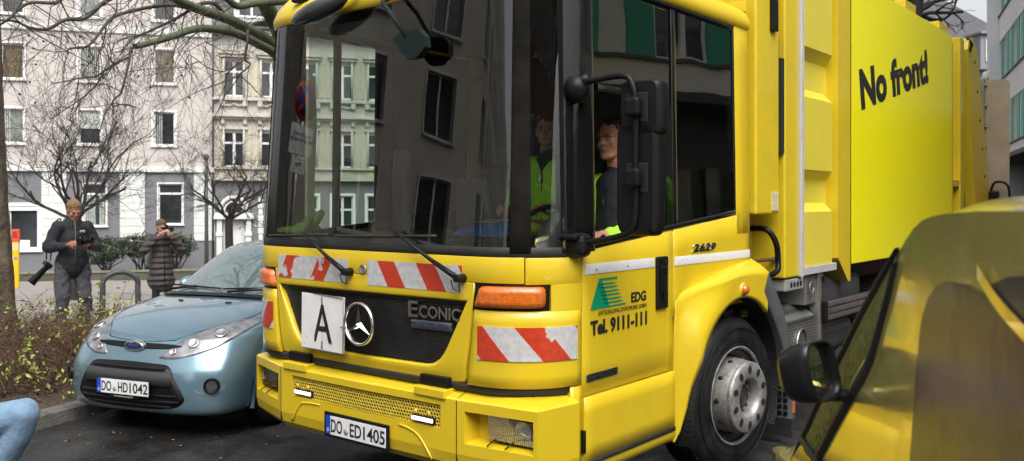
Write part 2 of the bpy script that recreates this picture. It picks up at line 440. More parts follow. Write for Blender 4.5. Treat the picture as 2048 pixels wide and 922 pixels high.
# --- grey and white apartment house
B1 = thing("apartment_building", "grey rendered apartment block with white framed windows and white banded ground floor panels", "building",
           (-13.85, 41.0, 0), atan2(.262, .965))
W1 = mat("grey_render", (.46, .43, .40), .85, var=.06, vscale=.6, bump=.05, bscale=30, dark=(.36, .33, .31), dscale=.5, damt=.3)
W1G = mat("dark_grey_render", (.165, .165, .175), .8, var=.08, vscale=1, dark=(.11, .11, .11), dscale=1.5, damt=.3)
W1W = mat("white_render", (.60, .61, .59), .7, var=.05, vscale=2)
XL = -15.3
cols = [-15.2, -12.16, -9.03, -5.9, -2.76]
holes = []
for cx in cols:
    for z0, z1 in ((4.42, 5.93), (7.26, 8.80), (10.15, 11.7), (13., 14.5)): holes.append((cx + .10, cx + 1.0, z0, z1))
holes = [h for h in holes if h[0] > XL]
q = MB(); wall_grid(q, XL, 0, 3.42, 15.5, holes); q.bx(XL, 0, .15, 9, 3.4, 15.5); q.build("upper_wall", W1, B1)
gh = [(-14.5, -13.4, .75, 2.6), (-11.9, -10.8, .75, 2.6), (-8.6, -7.45, -.25, 1.62), (-5.60, -4.66, .72, 2.62), (-2.46, -1.42, .78, 2.64)]
q = MB(); wall_grid(q, XL, 0, -2.2, 3.17, gh); q.bx(XL, 0, .15, 9, -2.2, 3.17); q.build("ground_floor_wall", W1G, B1)
for a, b in ((-13., -12.0), (-7.31, -6.3), (-4.09, -3.03), (-.92, 0)):
    q = MB(); n = 9
    for k in range(n):
        z0 = .0 + 3.16 * k / n; q.bx(a, b, -.05, 0, z0 + .012, z0 + 3.16 / n - .012, .006)
    q.bx(a + .01, b - .01, -.03, .001, 0, 3.16)
    q.build("white_rusticated_panel", W1W, B1)
q = MB(); q.bx(XL, .0, -.14, .1, 3.17, 3.42, .02); q.bx(XL, 0, -.09, .1, 9.45, 9.72, .02); q.bx(XL, 0, -.2, .1, 15.4, 15.7, .02); q.build("cornice", W1W, B1)
q = MB(); q.prism([(0, 15.7), (9, 15.7), (4.5, 19.5)], lambda a, b, t: (t, a, b), XL, 0); q.build("roof", mat("slate", (.06, .062, .068), .6, var=.3, vscale=6, bump=.5, bscale=8), B1)
gms = [WGL3, WGL, WGL2]
k = 0
for h in holes:
    k += 1
    gm = WGL3 if (7 < h[2] < 8) else (WGL if k % 3 else WGL2)
    o = window(B1, h, 'plain', .10, gm)
    if k in (3, 6, 9, 12, 14, 17):
        c = MB()
        for kx in range(4 if k % 2 else 9): c.cone((h[0] + .08 + kx * .085, .075, h[2] + .07), (h[0] + .08 + kx * .085, .075, h[3] - .06), .028, seg=6)
        c.build("curtain", CURT, o)
    if abs(h[0] + 5.8) < .2 and 4 < h[2] < 5:
        c = MB(); c.bx(h[0] + .06, h[1] - .06, .085, .098, 5.12, h[3] - .06); c.build("half_blind", CURT, o)
for i, h in enumerate(gh):
    o = window(B1, h, 'transom' if i != 2 else 'plain', .06 if i != 2 else .16)
    if i == 3:
        c = MB()
        for kx in range(11):
            x = h[0] + .07 + kx * .075
            if 5 < kx < 8: continue
            c.cone((x, .09, h[2] + .07), (x, .09, 2.1), .03, seg=6)
        c.build("curtain", CURT, o)
    if i == 2:
        c = MB(); c.bx(h[0], h[1], .0, .09, 1.42, h[3] - .01, .01); c.build("roller_box", WFR, o)
        c = MB(); c.bx(h[0] + .25, h[0] + .8, .07, .095, -.18, .12, .003); c.build("notice", WHT, o)
q = MB(); q.bx(-5.32, -4.76, -.02, .02, -1.0, -.72); q.build("cellar_vent", DARK, B1)
q = MB(); q.tube([(-.08, -.1, 15), (-.08, -.1, -1.8)], .045, 8); q.build("drainpipe", GREYP, B1)

# --- ornate old house with house number 41
B2 = thing("ornate_townhouse", "old townhouse with cream stucco window surrounds and white portal numbered 41", "building",
           (-13.85 + .003, 41.0, 0), atan2(.262, .965))
W2 = mat("stucco_grey", (.47, .445, .41), .85, var=.08, vscale=.8, dark=(.25, .24, .22), dscale=1., damt=.4)
W2C = mat("stucco_cream", (.46, .43, .32), .8, var=.1, vscale=2)
W2T = mat("stucco_trim", (.46, .44, .39), .8, var=.1, vscale=3, dark=(.25, .23, .2), dscale=3, damt=.4)
xw = [.36 + 1.67 * i for i in range(7)]
holes = [(x, x + .98, z0, z1) for x in xw for z0, z1 in ((3.48, 5.10), (6.78, 8.46))]
q = MB(); wall_grid(q, 0, 12.2, 2.8, 9.8, holes, .16); q.bx(0.002, 12.2, .17, 9, 2.8, 9.8); q.build("upper_wall", W2, B2)
dh = [(.36, 1.34, -1.3, .95)] + [(x, x + .98, .0, 2.1) for x in xw[2:]]
q = MB(); wall_grid(q, 0, 12.2, -2.2, 2.8, dh, .2); q.bx(0.002, 12.2, .21, 9, -2.2, 2.8); q.build("ground_floor_wall", W1G, B2)
for h in holes: window(B2, h, 'cross', 0, WGL, depth=.14)
for h in dh[1:]: window(B2, h, 'cross', .12, WGL, depth=.14)
for x in xw:                                               # cream panels beside and under the windows
    for s in (-1, 1):
        cx = x + .49 + s * .69
        for z0_, z1_ in ((3.35, 5.30), (6.8, 8.5)):
            q = MB(); q.bx(cx - .09, cx + .09, -.05, .0, z0_, z1_, .01); q.build("cream_stucco_panel", W2C, B2)
    q = MB(); q.bx(x - .05, x + 1.03, -.04, 0, 2.95, 3.30, .01); q.build("cream_stucco_panel", W2C, B2)
q = MB()
for z, d, h in ((5.78, .30, .14), (5.68, .18, .10), (6.56, .22, .12), (2.80, .26, .12), (3.34, .16, .08), (9.62, .4, .25)):
    q.bx(-.1 if d < .25 else -.12, 12.2, -d, .01, z, z + h, .015)
for x in xw:
    q.bx(x - .14, x + 1.12, -.16, .01, 8.58, 8.72, .01); q.bx(x - .2, x + 1.18, -.24, .01, 8.72, 8.82, .01); q.bx(x - .14, x + 1.12, -.12, .01, 5.2, 5.32, .01)
    for s in (0, 1):
        q.bx(x - .12 + s * 1.0, x + .1 + s * 1.0, -.2, .01, 6.28, 6.56, .02); q.bx(x - .1 + s * 1.0, x + .08 + s * 1.0, -.16, .01, 5.45, 5.68, .02)
        q.tube([(x + .03 + s * .9, -.08, 8.5), (x + .03 + s * .9, -.08, 6.7)], .05, 8); q.tube([(x + .03 + s * .9, -.08, 5.2), (x + .03 + s * .9, -.08, 3.5)], .05, 8)
    q.tube([(x + .02 + i * .094, -.09, 6.42 - .11 * abs(sin(i * pi / 5))) for i in range(11)], .045, 6)
q.build("stucco_ornament", W2T, B2)
# portal
q = MB()
for s in (.20, 1.5):
    q.bx(s - .13, s + .13, -.16, .0, -1.4, .2, .02); q.bx(s - .16, s + .16, -.2, .0, .2, .42, .03); q.bx(s - .12, s + .12, -.14, 0, .42, 1.0, .02)
q.bx(-.05, 1.75, -.26, .0, 1.0, 1.18, .02); q.bx(0, 1.7, -.18, .0, 1.18, 1.3, .02)
arc = [(.85 + .62 * cos(t), 1.32 + .72 * sin(t)) for t in steps(0, pi, 20)]
q.tube([(x, -.08, z) for x, z in arc], .1, 8); q.tube([(.85 + (x - .85) * .72, -.06, 1.3 + (z - 1.3) * .72) for x, z in arc], .05, 8)
for s in (2.05, 3.05):
    for kk in range(7): q.bx(s - .1 - .03 * (kk % 2), s + .1 + .03 * (kk % 2), -.1, 0, .0 + kk * .3, .28 + kk * .3, .03)
q.build("white_portal", W1W, B2)
q = MB(); q.lathe([(.0, 0), (.4, 0)], (.85, -.03, 1.62), (0, -1, 0), 24); q.build("fanlight", DARK, B2)
q = MB(); q.bx(.36, 1.34, .12, .17, -1.3, .95); q.bx(.44, .80, .10, .12, -.9, .7, .01); q.bx(.90, 1.26, .10, .12, -.9, .7, .01); q.build("front_door", W1W, B2)
text("house_number", "41", .30, frame((1.72, -.012, .62), (1, 0, 0), (0, 0, 1)), W1W, B2, .004)
# mansard with dormer
SLATE = MATS["slate"]
q = MB()
for k in range(9):
    z0 = 9.87 + k * .28; y0 = -.2 + k * .10
    for j in range(34):
        x0 = j * .36 + (k % 2) * .18; q.add([(x0, y0 - .02, z0), (x0 + .34, y0 - .02, z0), (x0 + .34, y0 + .09, z0 + .31), (x0, y0 + .09, z0 + .31)], [(0, 1, 2, 3)])
q.add([(0, -.18, 9.87), (12.2, -.18, 9.87), (12.2, .75, 12.4), (0, .75, 12.4)], [(0, 1, 2, 3)]); q.bx(0, 12.2, .8, 9, 9.8, 12.4)
q.build("mansard_roof", SLATE, B2)
for x in (1.0, 4.3, 7.6):
    q = MB(); q.bx(x - .15, x + 1.45, -.35, 1, 10.2, 12.0, .02); q.build("dormer", W1W, B2)
for x in (1.0, 4.3, 7.6):
    f = MB(); f.bx(x, x + 1.3, -.40, -.36, 10.4, 10.5); f.bx(x, x + 1.3, -.4, -.36, 11.7, 11.8); f.bx(x + .6, x + .7, -.4, -.36, 10.5, 11.7); f.bx(x, x + .1, -.4, -.36, 10.5, 11.7); f.bx(x + 1.2, x + 1.3, -.4, -.36, 10.5, 11.7)
    o = f.build("dormer_window", WFR, B2); g2 = MB(); g2.bx(x + .08, x + 1.22, -.375, -.352, 10.45, 11.75); g2.build("pane", WGL, o)
q = MB(); q.tube([(-.1, -.42, 9.92), (12.2, -.42, 9.92)], .09, 8); q.build("gutter", GREYP, B2)

# --- planter wall in front of the apartment block
PLW = mat("mossy_concrete", (.075, .078, .055), .85, var=.3, vscale=2, bump=.3, bscale=30, dark=(.05, .06, .03), dscale=3, damt=.7)
D1 = V((.965, .262, 0))
pw = thing("planter_wall", "long low mossy concrete planter wall in front of the apartment block", "wall", (-21.3, 35.4, -1.64), atan2(.262, .965))
q = MB(); q.bx(-6, 15.5, 0, .3, -.2, .5); q.bx(-6, 15.5, .3, 1.9, -.2, .42); q.build("retaining_wall", PLW, pw)
q = MB()
for i in range(14): q.bx(-6 + i * 1.54, -6 + i * 1.54 + 1.52, -.04, .36, .5, .58, .012)
q.build("coping", mat("coping", (.17, .16, .12), .8, var=.3, vscale=3, dark=(.12, .13, .07), dscale=3, damt=.7), pw)

# --- building on the left of the street (out of frame; mirrored in the windscreen)
B3 = thing("brown_rendered_building", "long brown grey rendered apartment block mirrored in the truck's windscreen", "building", (-18.4 - .424 * 60, -60, 0), atan2(.92, .39))
W3 = mat("grey_brown_render", (.38, .355, .30), .85, var=.12, vscale=.7, dark=(.2, .16, .13), dscale=.5, damt=.4)
LB = 73.
holes = []
n = 0
x = LB - 1.9
while x > 2:
    for z0 in (2.6, 5.3, 8.0, 10.7): holes.append((x - 1.3, x, z0, z0 + 1.6))
    x -= 3.1
q = MB(); wall_grid(q, 0, LB, 1.3, 15, holes, .16); q.bx(0, LB, .2, 10, 1.3, 15); q.build("upper_wall", W3, B3)
q = MB(); q.bx(0, LB, -.04, 10, -1, 1.3); q.build("dark_plinth", mat("plinth_render", (.07, .072, .075), .8, var=.1), B3)
for h in holes[:92]: window(B3, h, 'double' if h[0] > 40 else 'plain', .07, WGL, fm=mat("grey_window_frame", (.42, .42, .42), .5), depth=.14)
q = MB()
for x in steps(5, LB - 2, 16): q.bx(x - .6, x + .3, -.06, -.042, .4, 1.0)
q.build("cellar_window", WGL, B3)

# --- green panelled building on the right of the street
B4 = thing("green_panel_building", "white rendered office block with green panels between its window bands", "building", (20.5, 37.0, 1.6), atan2(.92, .39) + pi)
# local x runs from the far corner towards the camera, outward is -y
W4 = mat("office_render", (.78, .74, .71), .8, var=.06, vscale=1, dark=(.4, .38, .36), dscale=1, damt=.35)
G4 = mat("green_panel", (.03, .30, .20), .45, var=.1, vscale=2)
LB = 36
rowsz = [(2.5 + k * 2.75, 4.15 + k * 2.75) for k in range(5)]
q = MB(); zz = 1.95
for z0, z1 in rowsz: q.bx(0, LB, 0, 12, zz, z0); zz = z1
q.bx(0, LB, 0, 12, zz, zz + .8)
q.bx(0, LB, .25, 12, 1.95, zz); q.build("spandrel_wall", W4, B4)
q = MB(); q.bx(0, LB, .9, 12, -3.2, 1.9); q.build("recessed_ground_floor", mat("dark_shop_front", (.03, .032, .034), .3, var=.4, vscale=.6), B4)
q = MB()
for x in steps(1.2, LB - 1, 10):
    for k2 in range(3): q.bx(x + k2 * 1.5, x + k2 * 1.5 + 1.2, .84, .898, -.6, .9)
q.build("shop_window", WGL2, B4)
q = MB(); q.bx(-.1, LB, -.45, .9, 1.78, 1.948, .02); q.build("canopy", mat("dark_canopy", (.05, .05, .052), .6), B4)
q = MB(); gw = MB(); gp = MB(); nw = 0
x = .5
while x < LB - 2:
    for z0, z1 in rowsz:
        if z0 < 7:
            for xa in (x, x + 1.75): g_ = MB(); g_.bx(xa, xa + .62, .02, .249, z0, z1); g_.build("green_panel", G4, B4)
            g_ = MB(); g_.bx(x + 2.37, x + 2.9, .05, .249, z0, z1); g_.build("white_panel", W1W, B4)
        else:
            q.bx(x, x + .62, .02, .249, z0, z1); q.bx(x + 1.75, x + 2.37, .02, .249, z0, z1); gp.bx(x + 2.37, x + 2.9, .05, .249, z0, z1)
        if nw < 95 and z0 < 9:
            window(B4, (x + .62, x + 1.75, z0, z1), 'double', 0, WGL, depth=.10); nw += 1
        else: gw.bx(x + .62, x + 1.75, .1, .249, z0, z1)
    x += 2.9
for o_ in (q.build("upper_green_panels", G4, B4), gp.build("upper_white_panels", W1W, B4), gw.build("upper_glazing", WGL, B4)): o_['kind'] = 'stuff'
q = MB()
for z0, z1 in rowsz: q.bx(0, LB, -.06, .02, z0 - .06, z0 - .001)
q.build("window_ledge", GREYP, B4)
q = MB(); q.bx(-.02, -1.2, -.35, 9, -3, 17); q.build("white_end_tower", mat("tower_render", (.62, .63, .66), .8, var=.04), B4)
q = MB(); q.sphere((-.6, -.45, 5.6), (.16, .14, .22)); q.bx(-.7, -.5, -.45, -.34, 5.5, 5.8); q.build("siren", W4, B4)

# --- slate roofed house behind the truck
B5 = thing("slate_roofed_house", "distant house with hipped slate roof and white dormer windows beyond the truck", "building", (24.4, 50, 4.0), R(8))
q = MB(); q.bx(-5, 6.0, 0, 8, -1, 6.2); q.build("wall", mat("pale_wall", (.45, .44, .42), .8), B5)
q = MB()
q.add([(-5.4, -.4, 6.2), (6.4, -.4, 6.2), (6.4, 8.4, 6.2), (-5.4, 8.4, 6.2), (-3.2, 3.2, 10.3), (1.9, 3.2, 10.3), (1.9, 5, 10.3), (-3.2, 5, 10.3)],
      [(0, 1, 5, 4), (1, 2, 6, 5), (2, 3, 7, 6), (3, 0, 4, 7), (4, 5, 6, 7)])
q.build("roof", mat("roof_tiles", (.055, .057, .063), .6, var=.25, vscale=3, bump=.6, bscale=12), B5)
q = MB(); q.bx(.6, 1.5, 3.5, 4.3, 9.8, 11.0, .02); q.build("chimney", W2, B5)
for x0, x1 in ((2.0, 4.4), (-3.4, -1.2)):
    q = MB(); q.bx(x0, x1, -.6, 2, 5.3, 7.3, .03); q.bx(x0 - .1, x1 + .1, -.8, 2.4, 7.29, 7.45, .02); q.build("dormer", mat("dormer_grey", (.22, .23, .24), .7), B5)
for x in (2.3, 3.4, -3.1, -2.1): window(B5, (x, x + .8, 5.75, 7.0), 'double', 0, WGL2, depth=-.62)
q = MB(); q.add([(-.4, 1.35, 8.05), (.5, 1.35, 8.05), (.5, 1.9, 8.65), (-.4, 1.9, 8.65)], [(0, 1, 2, 3)]); q.build("skylight", WFR, B5)

# --- yellow shop at the end of the street
B6 = thing("yellow_shop", "small bright yellow shop front at the far end beneath the green panelled block", "building", (27.2, 52, 1.0), R(-8))
q = MB(); q.bx(-3, 7, 0, 5, -1, 3.55); q.build("wall", mat("shop_yellow", (.75, .58, .20), .6, var=.1), B6)
q = MB(); q.bx(-3, 7, -.06, 0, 1.2, 1.9); q.bx(-2.4, -1.4, -.07, -.001, 2.3, 3.0); q.bx(.6, 1.3, -.07, -.001, 2.3, 3.); q.build("white_trim", WHT, B6)
text("sign_lettering", "K  X", .62, frame((.1, -.08, 1.95), (1, 0, 0), (0, 0, 1)), INK, B6, .01)
# --- unseen house added behind the camera to block sky mirrored in the cab's corner glass
B7 = thing("sky_blocking_house", "dark brick house behind the photographer, mirrored faintly in the cab's corner glass", "building", (14, -13, 0), R(172))
W7 = mat("dark_brick", (.16, .11, .085), .85, var=.2, vscale=2)
holes = [(x, x + 1.2, z0, z0 + 1.6) for x in steps(1.5, 20, 7) for z0 in (1.0, 4.0, 7.0)]
q = MB(); wall_grid(q, 0, 23, -.5, 10.5, holes, .15); q.bx(0, 23, .2, 8, -.5, 10.5); q.build("wall", W7, B7)
q = MB(); q.prism([(-.4, 10.5), (8.4, 10.5), (4, 13.5)], lambda a, b, t: (t, a, b), -.2, 23.2); q.build("roof", MATS["slate"], B7)
for h in holes: window(B7, h, 'double', .06, WGL, depth=.12)
# ---------------------------------------------------------------- trees
class Wood:
    def __init__(s): s.v = []; s.f = []
    def tube(s, pts, r0, r1, seg=5):
        n = len(pts); base = len(s.v); prev = None
        for i, p in enumerate(pts):
            d = pts[min(i + 1, n - 1)] - pts[max(i - 1, 0)]
            d = d.normalized() if d.length > 1e-9 else V((0, 0, 1))
            if prev is None: a = d.orthogonal().normalized()
            else:
                a = prev - d * prev.dot(d); a = a.normalized() if a.length > 1e-6 else d.orthogonal().normalized()
            prev = a; b = d.cross(a); r = r0 + (r1 - r0) * i / (n - 1)
            for k in range(seg):
                t = 2 * pi * k / seg; s.v.append(p + (a * cos(t) + b * sin(t)) * r)
        for i in range(n - 1):
            for k in range(seg):
                k2 = (k + 1) % seg; s.f.append((base + i * seg + k, base + i * seg + k2, base + (i + 1) * seg + k2, base + (i + 1) * seg + k))
    def build(s, name, m, parent=None): return mesh_obj(name, s.v, s.f, m, parent, smooth=True)

def wander(p, d, L, n, rng, jit, grav):
    pts = [p.copy()]; d = d.normalized()
    for i in range(n):
        d = (d + V((rng.gauss(0, jit), rng.gauss(0, jit), rng.gauss(0, jit) + grav))).normalized()
        p = p + d * (L / n); pts.append(p.copy())
    return pts, d
def grow(wd, p, d, L, r, lvl, rng, jit=.18, grav=0., kids=4, ratio=.62, spread=.9, rmin=.0025, seg=5, out=None):
    n = max(3, int(L / .16)) if lvl > 0 else 5
    n = min(n, 9)
    pts, de = wander(p, d, L, n, rng, jit, grav)
    wd.tube(pts, r, max(rmin, r * .55), seg if r > .012 else (4 if r > .006 else 3))
    if lvl <= 0: return
    for i in range(kids):
        k = rng.randint(max(1, n // 3), n); q = pts[k]
        base = (pts[k] - pts[k - 1]).normalized()
        side = V((rng.gauss(0, 1), rng.gauss(0, 1), rng.gauss(0, .8)))
        nd = (base + side.normalized() * spread * rng.uniform(.6, 1.2)).normalized()
        grow(wd, q, nd, L * ratio * rng.uniform(.7, 1.2), max(rmin, r * .55 * rng.uniform(.7, 1.0)), lvl - 1, rng, jit, grav, kids, ratio, spread, rmin, seg)

BARKM = mat("mossy_plane_bark", (.085, .10, .055), .85, var=.45, vscale=4, bump=.5, bscale=25, dark=(.03, .028, .022), dscale=4, damt=.8)
BARKD = mat("dark_bark", (.028, .024, .021), .85, var=.4, vscale=6, bump=.5, bscale=30)
BARKT = mat("twig_bark", (.060, .048, .040), .85, var=.4, vscale=3)
BARKB = mat("rough_brown_bark", (.12, .092, .066), .9, var=.5, vscale=5, bump=1., bscale=16, dark=(.03, .024, .018), dscale=7, damt=.9)

# plane tree whose limbs reach over the square from behind the cab
pt = thing("plane_tree", "big bare plane tree with mossy limbs reaching out from behind the truck cab", "tree", (-3.02, 12.4, .1))
off = V(pt.location)
def P(x, y, Z): return U(x, y, Z) - off
def smooth_path(pts, sub=4):
    out = []
    n = len(pts)
    for i in range(n - 1):
        p0, p1, p2, p3 = pts[max(i - 1, 0)], pts[i], pts[i + 1], pts[min(i + 2, n - 1)]
        for k in range(sub):
            t = k / sub
            out.append(.5 * ((2 * p1) + (p2 - p0) * t + (2 * p0 - 5 * p1 + 4 * p2 - p3) * t * t + (3 * p1 - p0 - 3 * p2 + p3) * t ** 3))
    out.append(pts[-1]); return out
tr = Wood(); tr.tube(smooth_path([V((0, 0, -.3)), V((.02, 0, .6)), V((-.05, .05, 1.8)), V((.0, .05, 2.9)), P(592, 150, 12.6)]), .30, .24, 14)
tr.build("trunk", BARKM, pt)
lw = Wood(); dw = Wood()
J = P(592, 150, 12.6)
limbs = [  # (pixel path with depth), start radius, end radius, mossy?
    ([(592, 150, 12.6), (545, 88, 12.2), (500, 60, 11.6), (455, 38, 11), (390, 16, 10.4), (350, -3, 10), (300, -30, 9.6)], .085, .045, 1),
    ([(578, 155, 12.6), (549, 108, 12), (515, 88, 11.4), (480, 70, 10.9), (440, 60, 10.4), (395, 57, 10), (350, 71, 9.7), (315, 82, 9.5), (270, 93, 9.2)], .065, .030, 1),
    ([(592, 150, 12.6), (556, 55, 12.3), (540, 25, 12), (522, -10, 11.7), (500, -70, 11.5)], .13, .09, 1),
    ([(592, 150, 12.6), (600, 20, 11.8), (620, 0, 11.4), (560, 2, 11), (510, 6, 10.7), (475, 12, 10.5), (452, -4, 10.3), (420, -20, 10)], .07, .035, 1),
    ([(560, 75, 12.4), (545, 52, 12.2), (522, 46, 12), (498, 50, 11.8), (470, 56, 11.6), (430, 80, 11.4)], .045, .012, 1),
    ([(455, 38, 11), (430, 8, 10.8), (400, 8, 10.6), (385, 17, 10.4), (350, 38, 10.2), (300, 62, 10), (262, 80, 9.8), (240, 110, 9.6)], .04, .010, 0),
    ([(385, 18, 10.4), (340, 10, 10.2), (285, 17, 9.8), (228, 34, 9.3), (202, 62, 9), (176, 92, 8.8), (140, 97, 8.6), (135, 108, 8.6)], .034, .010, 0),
    ([(262, 94, 9.2), (258, 122, 9.1), (248, 165, 9), (241, 187, 9), (227, 200, 8.9), (226, 212, 8.9), (250, 208, 8.9), (275, 216, 8.9)], .020, .007, 0),
    ([(256, 115, 9.1), (225, 130, 9), (193, 152, 9), (165, 155, 8.9), (135, 162, 8.9), (104, 167, 8.8)], .018, .006, 0),
    ([(179, 90, 8.8), (180, 105, 8.8), (187, 117, 8.8), (172, 135, 8.8), (163, 160, 8.8)], .013, .005, 0),
    ([(300, -40, 8.6), (215, 0, 8.4), (190, 20, 8.3), (165, 38, 8.2), (130, 40, 8.1), (95, 58, 8.0), (60, 55, 8), (28, 42, 7.9), (-20, 40, 7.8)], .035, .010, 0),
    ([(180, -40, 8.4), (120, 0, 8.2), (108, 6, 8.1), (62, 5, 8), (35, 20, 7.9), (20, 36, 7.8), (0, 50, 7.8), (-25, 75, 7.8)], .028, .012, 0),
    ([(496, 60, 11), (494, 90, 10.9), (490, 118, 10.9), (500, 128, 10.9), (490, 140, 10.8), (470, 155, 10.7), (450, 163, 10.6), (425, 172, 10.5)], .024, .007, 0),
    ([(490, 119, 10.9), (470, 132, 10.8), (447, 143, 10.7), (415, 135, 10.5), (392, 118, 10.4), (375, 108, 10.3)], .013, .005, 0),
    ([(409, 60, 10.2), (402, 45, 10.2), (411, 28, 10.1), (425, 22, 10.1)], .012, .006, 0),
]
rng = random.Random(11)
for path, r0, r1, mossy in limbs:
    pts = smooth_path([P(*p) for p in path])
    (lw if mossy else dw).tube(pts, r0 * (1 if mossy else .72), r1 * (1 if mossy else .8), 9 if mossy else 7)
    # side branches and drooping twigs
    L = sum((pts[i + 1] - pts[i]).length for i in range(len(pts) - 1))
    n = int(L * (3 if mossy else 5))
    for _ in range(n):
        k = rng.randint(3, len(pts) - 1)
        if mossy and rng.random() < .35: continue
        d = V((rng.gauss(-.35, .7), rng.gauss(-.1, .6), rng.gauss(-.25, .6)))
        grow(dw, pts[k], d, rng.uniform(.35, .95), rng.uniform(.004, .008), 2, rng, jit=.26, grav=-.10, kids=3, ratio=.62, spread=1.0, rmin=.0016)
# further drooping outer twigs hung from high side branches above the frame
for _ in range(60):
    x = rng.uniform(-10, 430); Z = rng.uniform(8.2, 11); y = rng.uniform(-60, 85)
    p = P(x, y, Z)
    grow(dw, p, V((rng.gauss(0, .6), rng.gauss(0, .4), rng.gauss(-.6, .4))), rng.uniform(.5, 1.1), rng.uniform(.0035, .006), 2, rng, jit=.26, grav=-.14, kids=3, ratio=.6, spread=.9, rmin=.0016)
lw.build("limbs", BARKM, pt); dw.build("twigs", BARKT, pt)
balls = MB()
for _ in range(22):
    x = rng.uniform(20, 420); y = rng.uniform(60, 215); p = P(x, y, rng.uniform(9, 10.4))
    balls.sphere(p, .014, u=6, v=4)
bo_ = balls.build("seed_balls", BARKT, pt); bo_['kind'] = 'stuff'

# rough trunk at the left edge
lt = thing("street_tree", "thick rough barked tree trunk standing in the bed at the left edge", "tree", (-5.70, 9.5, .12))
rows = []
for i in range(46):
    z = -.1 + 5.4 * (i / 45); rr = .31 + .12 * math.exp(-z / .25) - .022 * z; cx = -.05 * z * .55; row = []
    for k in range(40):
        t = 2 * pi * k / 40; r2 = rr * (1 + .045 * sin(5 * t + z) + .03 * sin(11 * t + 2 * z) + rng.gauss(0, .014)); row.append(V((cx + cos(t) * r2, sin(t) * r2, z)))
    rows.append(row)
q = MB(); q.grid(rows, close_u=True); q.build("trunk", BARKB, lt, fix=False)
cw = Wood()
for k in range(7):
    t = k * 2 * pi / 7; grow(cw, V((-.14, 0, 5.2)), V((cos(t) * .8, sin(t) * .8, 1)), 1.8, .09, 3, rng, kids=3, jit=.15, grav=.02)
cw.build("crown", BARKD, lt)

def small_tree(name, label, X, Y, z0, fork_z, r, spread_w, crown_h, seed, lean=0):
    rg = random.Random(seed); root = thing(name, label, "tree", (X, Y, z0), 0, "small bare trees on the square")
    a = Wood(); a.tube(smooth_path([V((0, 0, -.1)), V((.02, 0, fork_z * .4)), V((lean * .5, 0, fork_z * .75)), V((lean, 0, fork_z))]), r, r * .8, 9)
    a.build("trunk", BARKD, root)
    c = Wood()
    for k in range(9):
        t = 2 * pi * (k + rg.uniform(-.2, .2)) / 9; el = rg.uniform(.5, 1.2)
        L = crown_h * rg.uniform(.34, .50)
        grow(c, V((lean, 0, fork_z - .05)), V((cos(t) * spread_w, sin(t) * spread_w * .8, el)), L, r * .36, 5, rg, jit=.15, grav=.035, kids=3, ratio=.72, spread=.85, rmin=.0032)
    c.build("crown", BARKD, root)
    return root
small_tree("small_tree", "small bare spreading tree rising behind the man with two cameras", -10.0, 20.0, hgt(-10, 20) + .1, 1.85, .12, 1.0, 3.3, 3, .1)
small_tree("small_tree", "small bare round tree in front of the white portal numbered 41", -8.75, 27.2, hgt(-8.7, 27) + .1, 2.2, .14, .85, 3.1, 9)
# bare tree behind the truck body on the right
rt = thing("distant_tree", "bare dark tree top showing above the truck body before the slate roof", "tree", (15.3, 33.5, 1.7))
a = Wood(); a.tube([V((0, 0, -.3)), V((0, 0, 4)), V((.1, 0, 8.6))], .34, .25, 10); a.build("trunk", BARKD, rt)
c = Wood(); rg = random.Random(4)
for k in range(10):
    t = 2 * pi * k / 10; grow(c, V((.05, 0, 7.2 + rg.uniform(-.3, 1.2))), V((cos(t), sin(t) * .6, rg.uniform(.1, .7))), rg.uniform(1.2, 2.3), .09, 3, rg, kids=3, jit=.15, rmin=.008)
c.build("crown", BARKD, rt)

# ---------------------------------------------------------------- brown bramble hedge in the bed beside the kerb
hd = thing("hedge", "tangled brown winter hedge with sparse yellow green leaves along the kerb", "hedge", (K0.x, K0.y, .12))
rg = random.Random(21); st = Wood(); leaf = []; bl = []
def inside(a, b):   # height of the hedge's top surface over the bed
    e = min(1, max(0, (b - .30) / .45)) * min(1, max(0, (2.85 - b) / .5)) * min(1, max(0, (3.15 - a) / .5)) * min(1, max(0, (a + 5.5) / .4))
    return (.52 + .08 * sin(a * 2.3) + .06 * sin(b * 4 + a * 5)) * e ** .5
o0 = V((K0.x, K0.y, .12))
for _ in range(3000):
    a = rg.uniform(-4.2, 3.1); b = rg.uniform(.38, 2.7); h = inside(a, b)
    if h < .12: continue
    p = KP(a, b, .15) - o0; d = V((rg.gauss(0, .5), rg.gauss(0, .5), 1))
    n = 6; L = h * rg.uniform(.9, 1.5); pts, de = wander(p, d, L, n, rg, .30, -.05)
    st.tube(pts, rg.uniform(.003, .007), .0018, 3)
    for k in range(2):
        i = rg.randint(2, n); pp, _d = wander(pts[i], V((rg.gauss(0, 1), rg.gauss(0, 1), rg.gauss(.1, .6))), rg.uniform(.1, .35), 4, rg, .3, -.12)
        st.tube(pp, .0028, .0014, 3)
        if rg.random() < .9: bl += [x + V((rg.gauss(0, .02), rg.gauss(0, .02), 0)) for x in pp[1:]]
    if rg.random() < .48:
        c = pts[-1]
        if sin(a * 3 + 1) + sin(b * 4) + rg.gauss(0, .8) > 0: leaf += [c + V((rg.gauss(0, .04), rg.gauss(0, .04), rg.gauss(0, .04))) for _ in range(6)]
for _ in range(420):  # arching runners on the face towards the road
    a = rg.uniform(-3, 3.1); p = KP(a, rg.uniform(.4, .9), rg.uniform(.3, .75)) - o0
    pts, de = wander(p, KL * -1 + V((rg.gauss(0, .5), rg.gauss(0, .5), .2)), rg.uniform(.25, .55), 6, rg, .25, -.22)
    st.tube(pts, .003, .0015, 3)
    if rg.random() < .3: leaf += [x + V((rg.gauss(0, .02), rg.gauss(0, .02), rg.gauss(0, .02))) for x in pts[2:]]
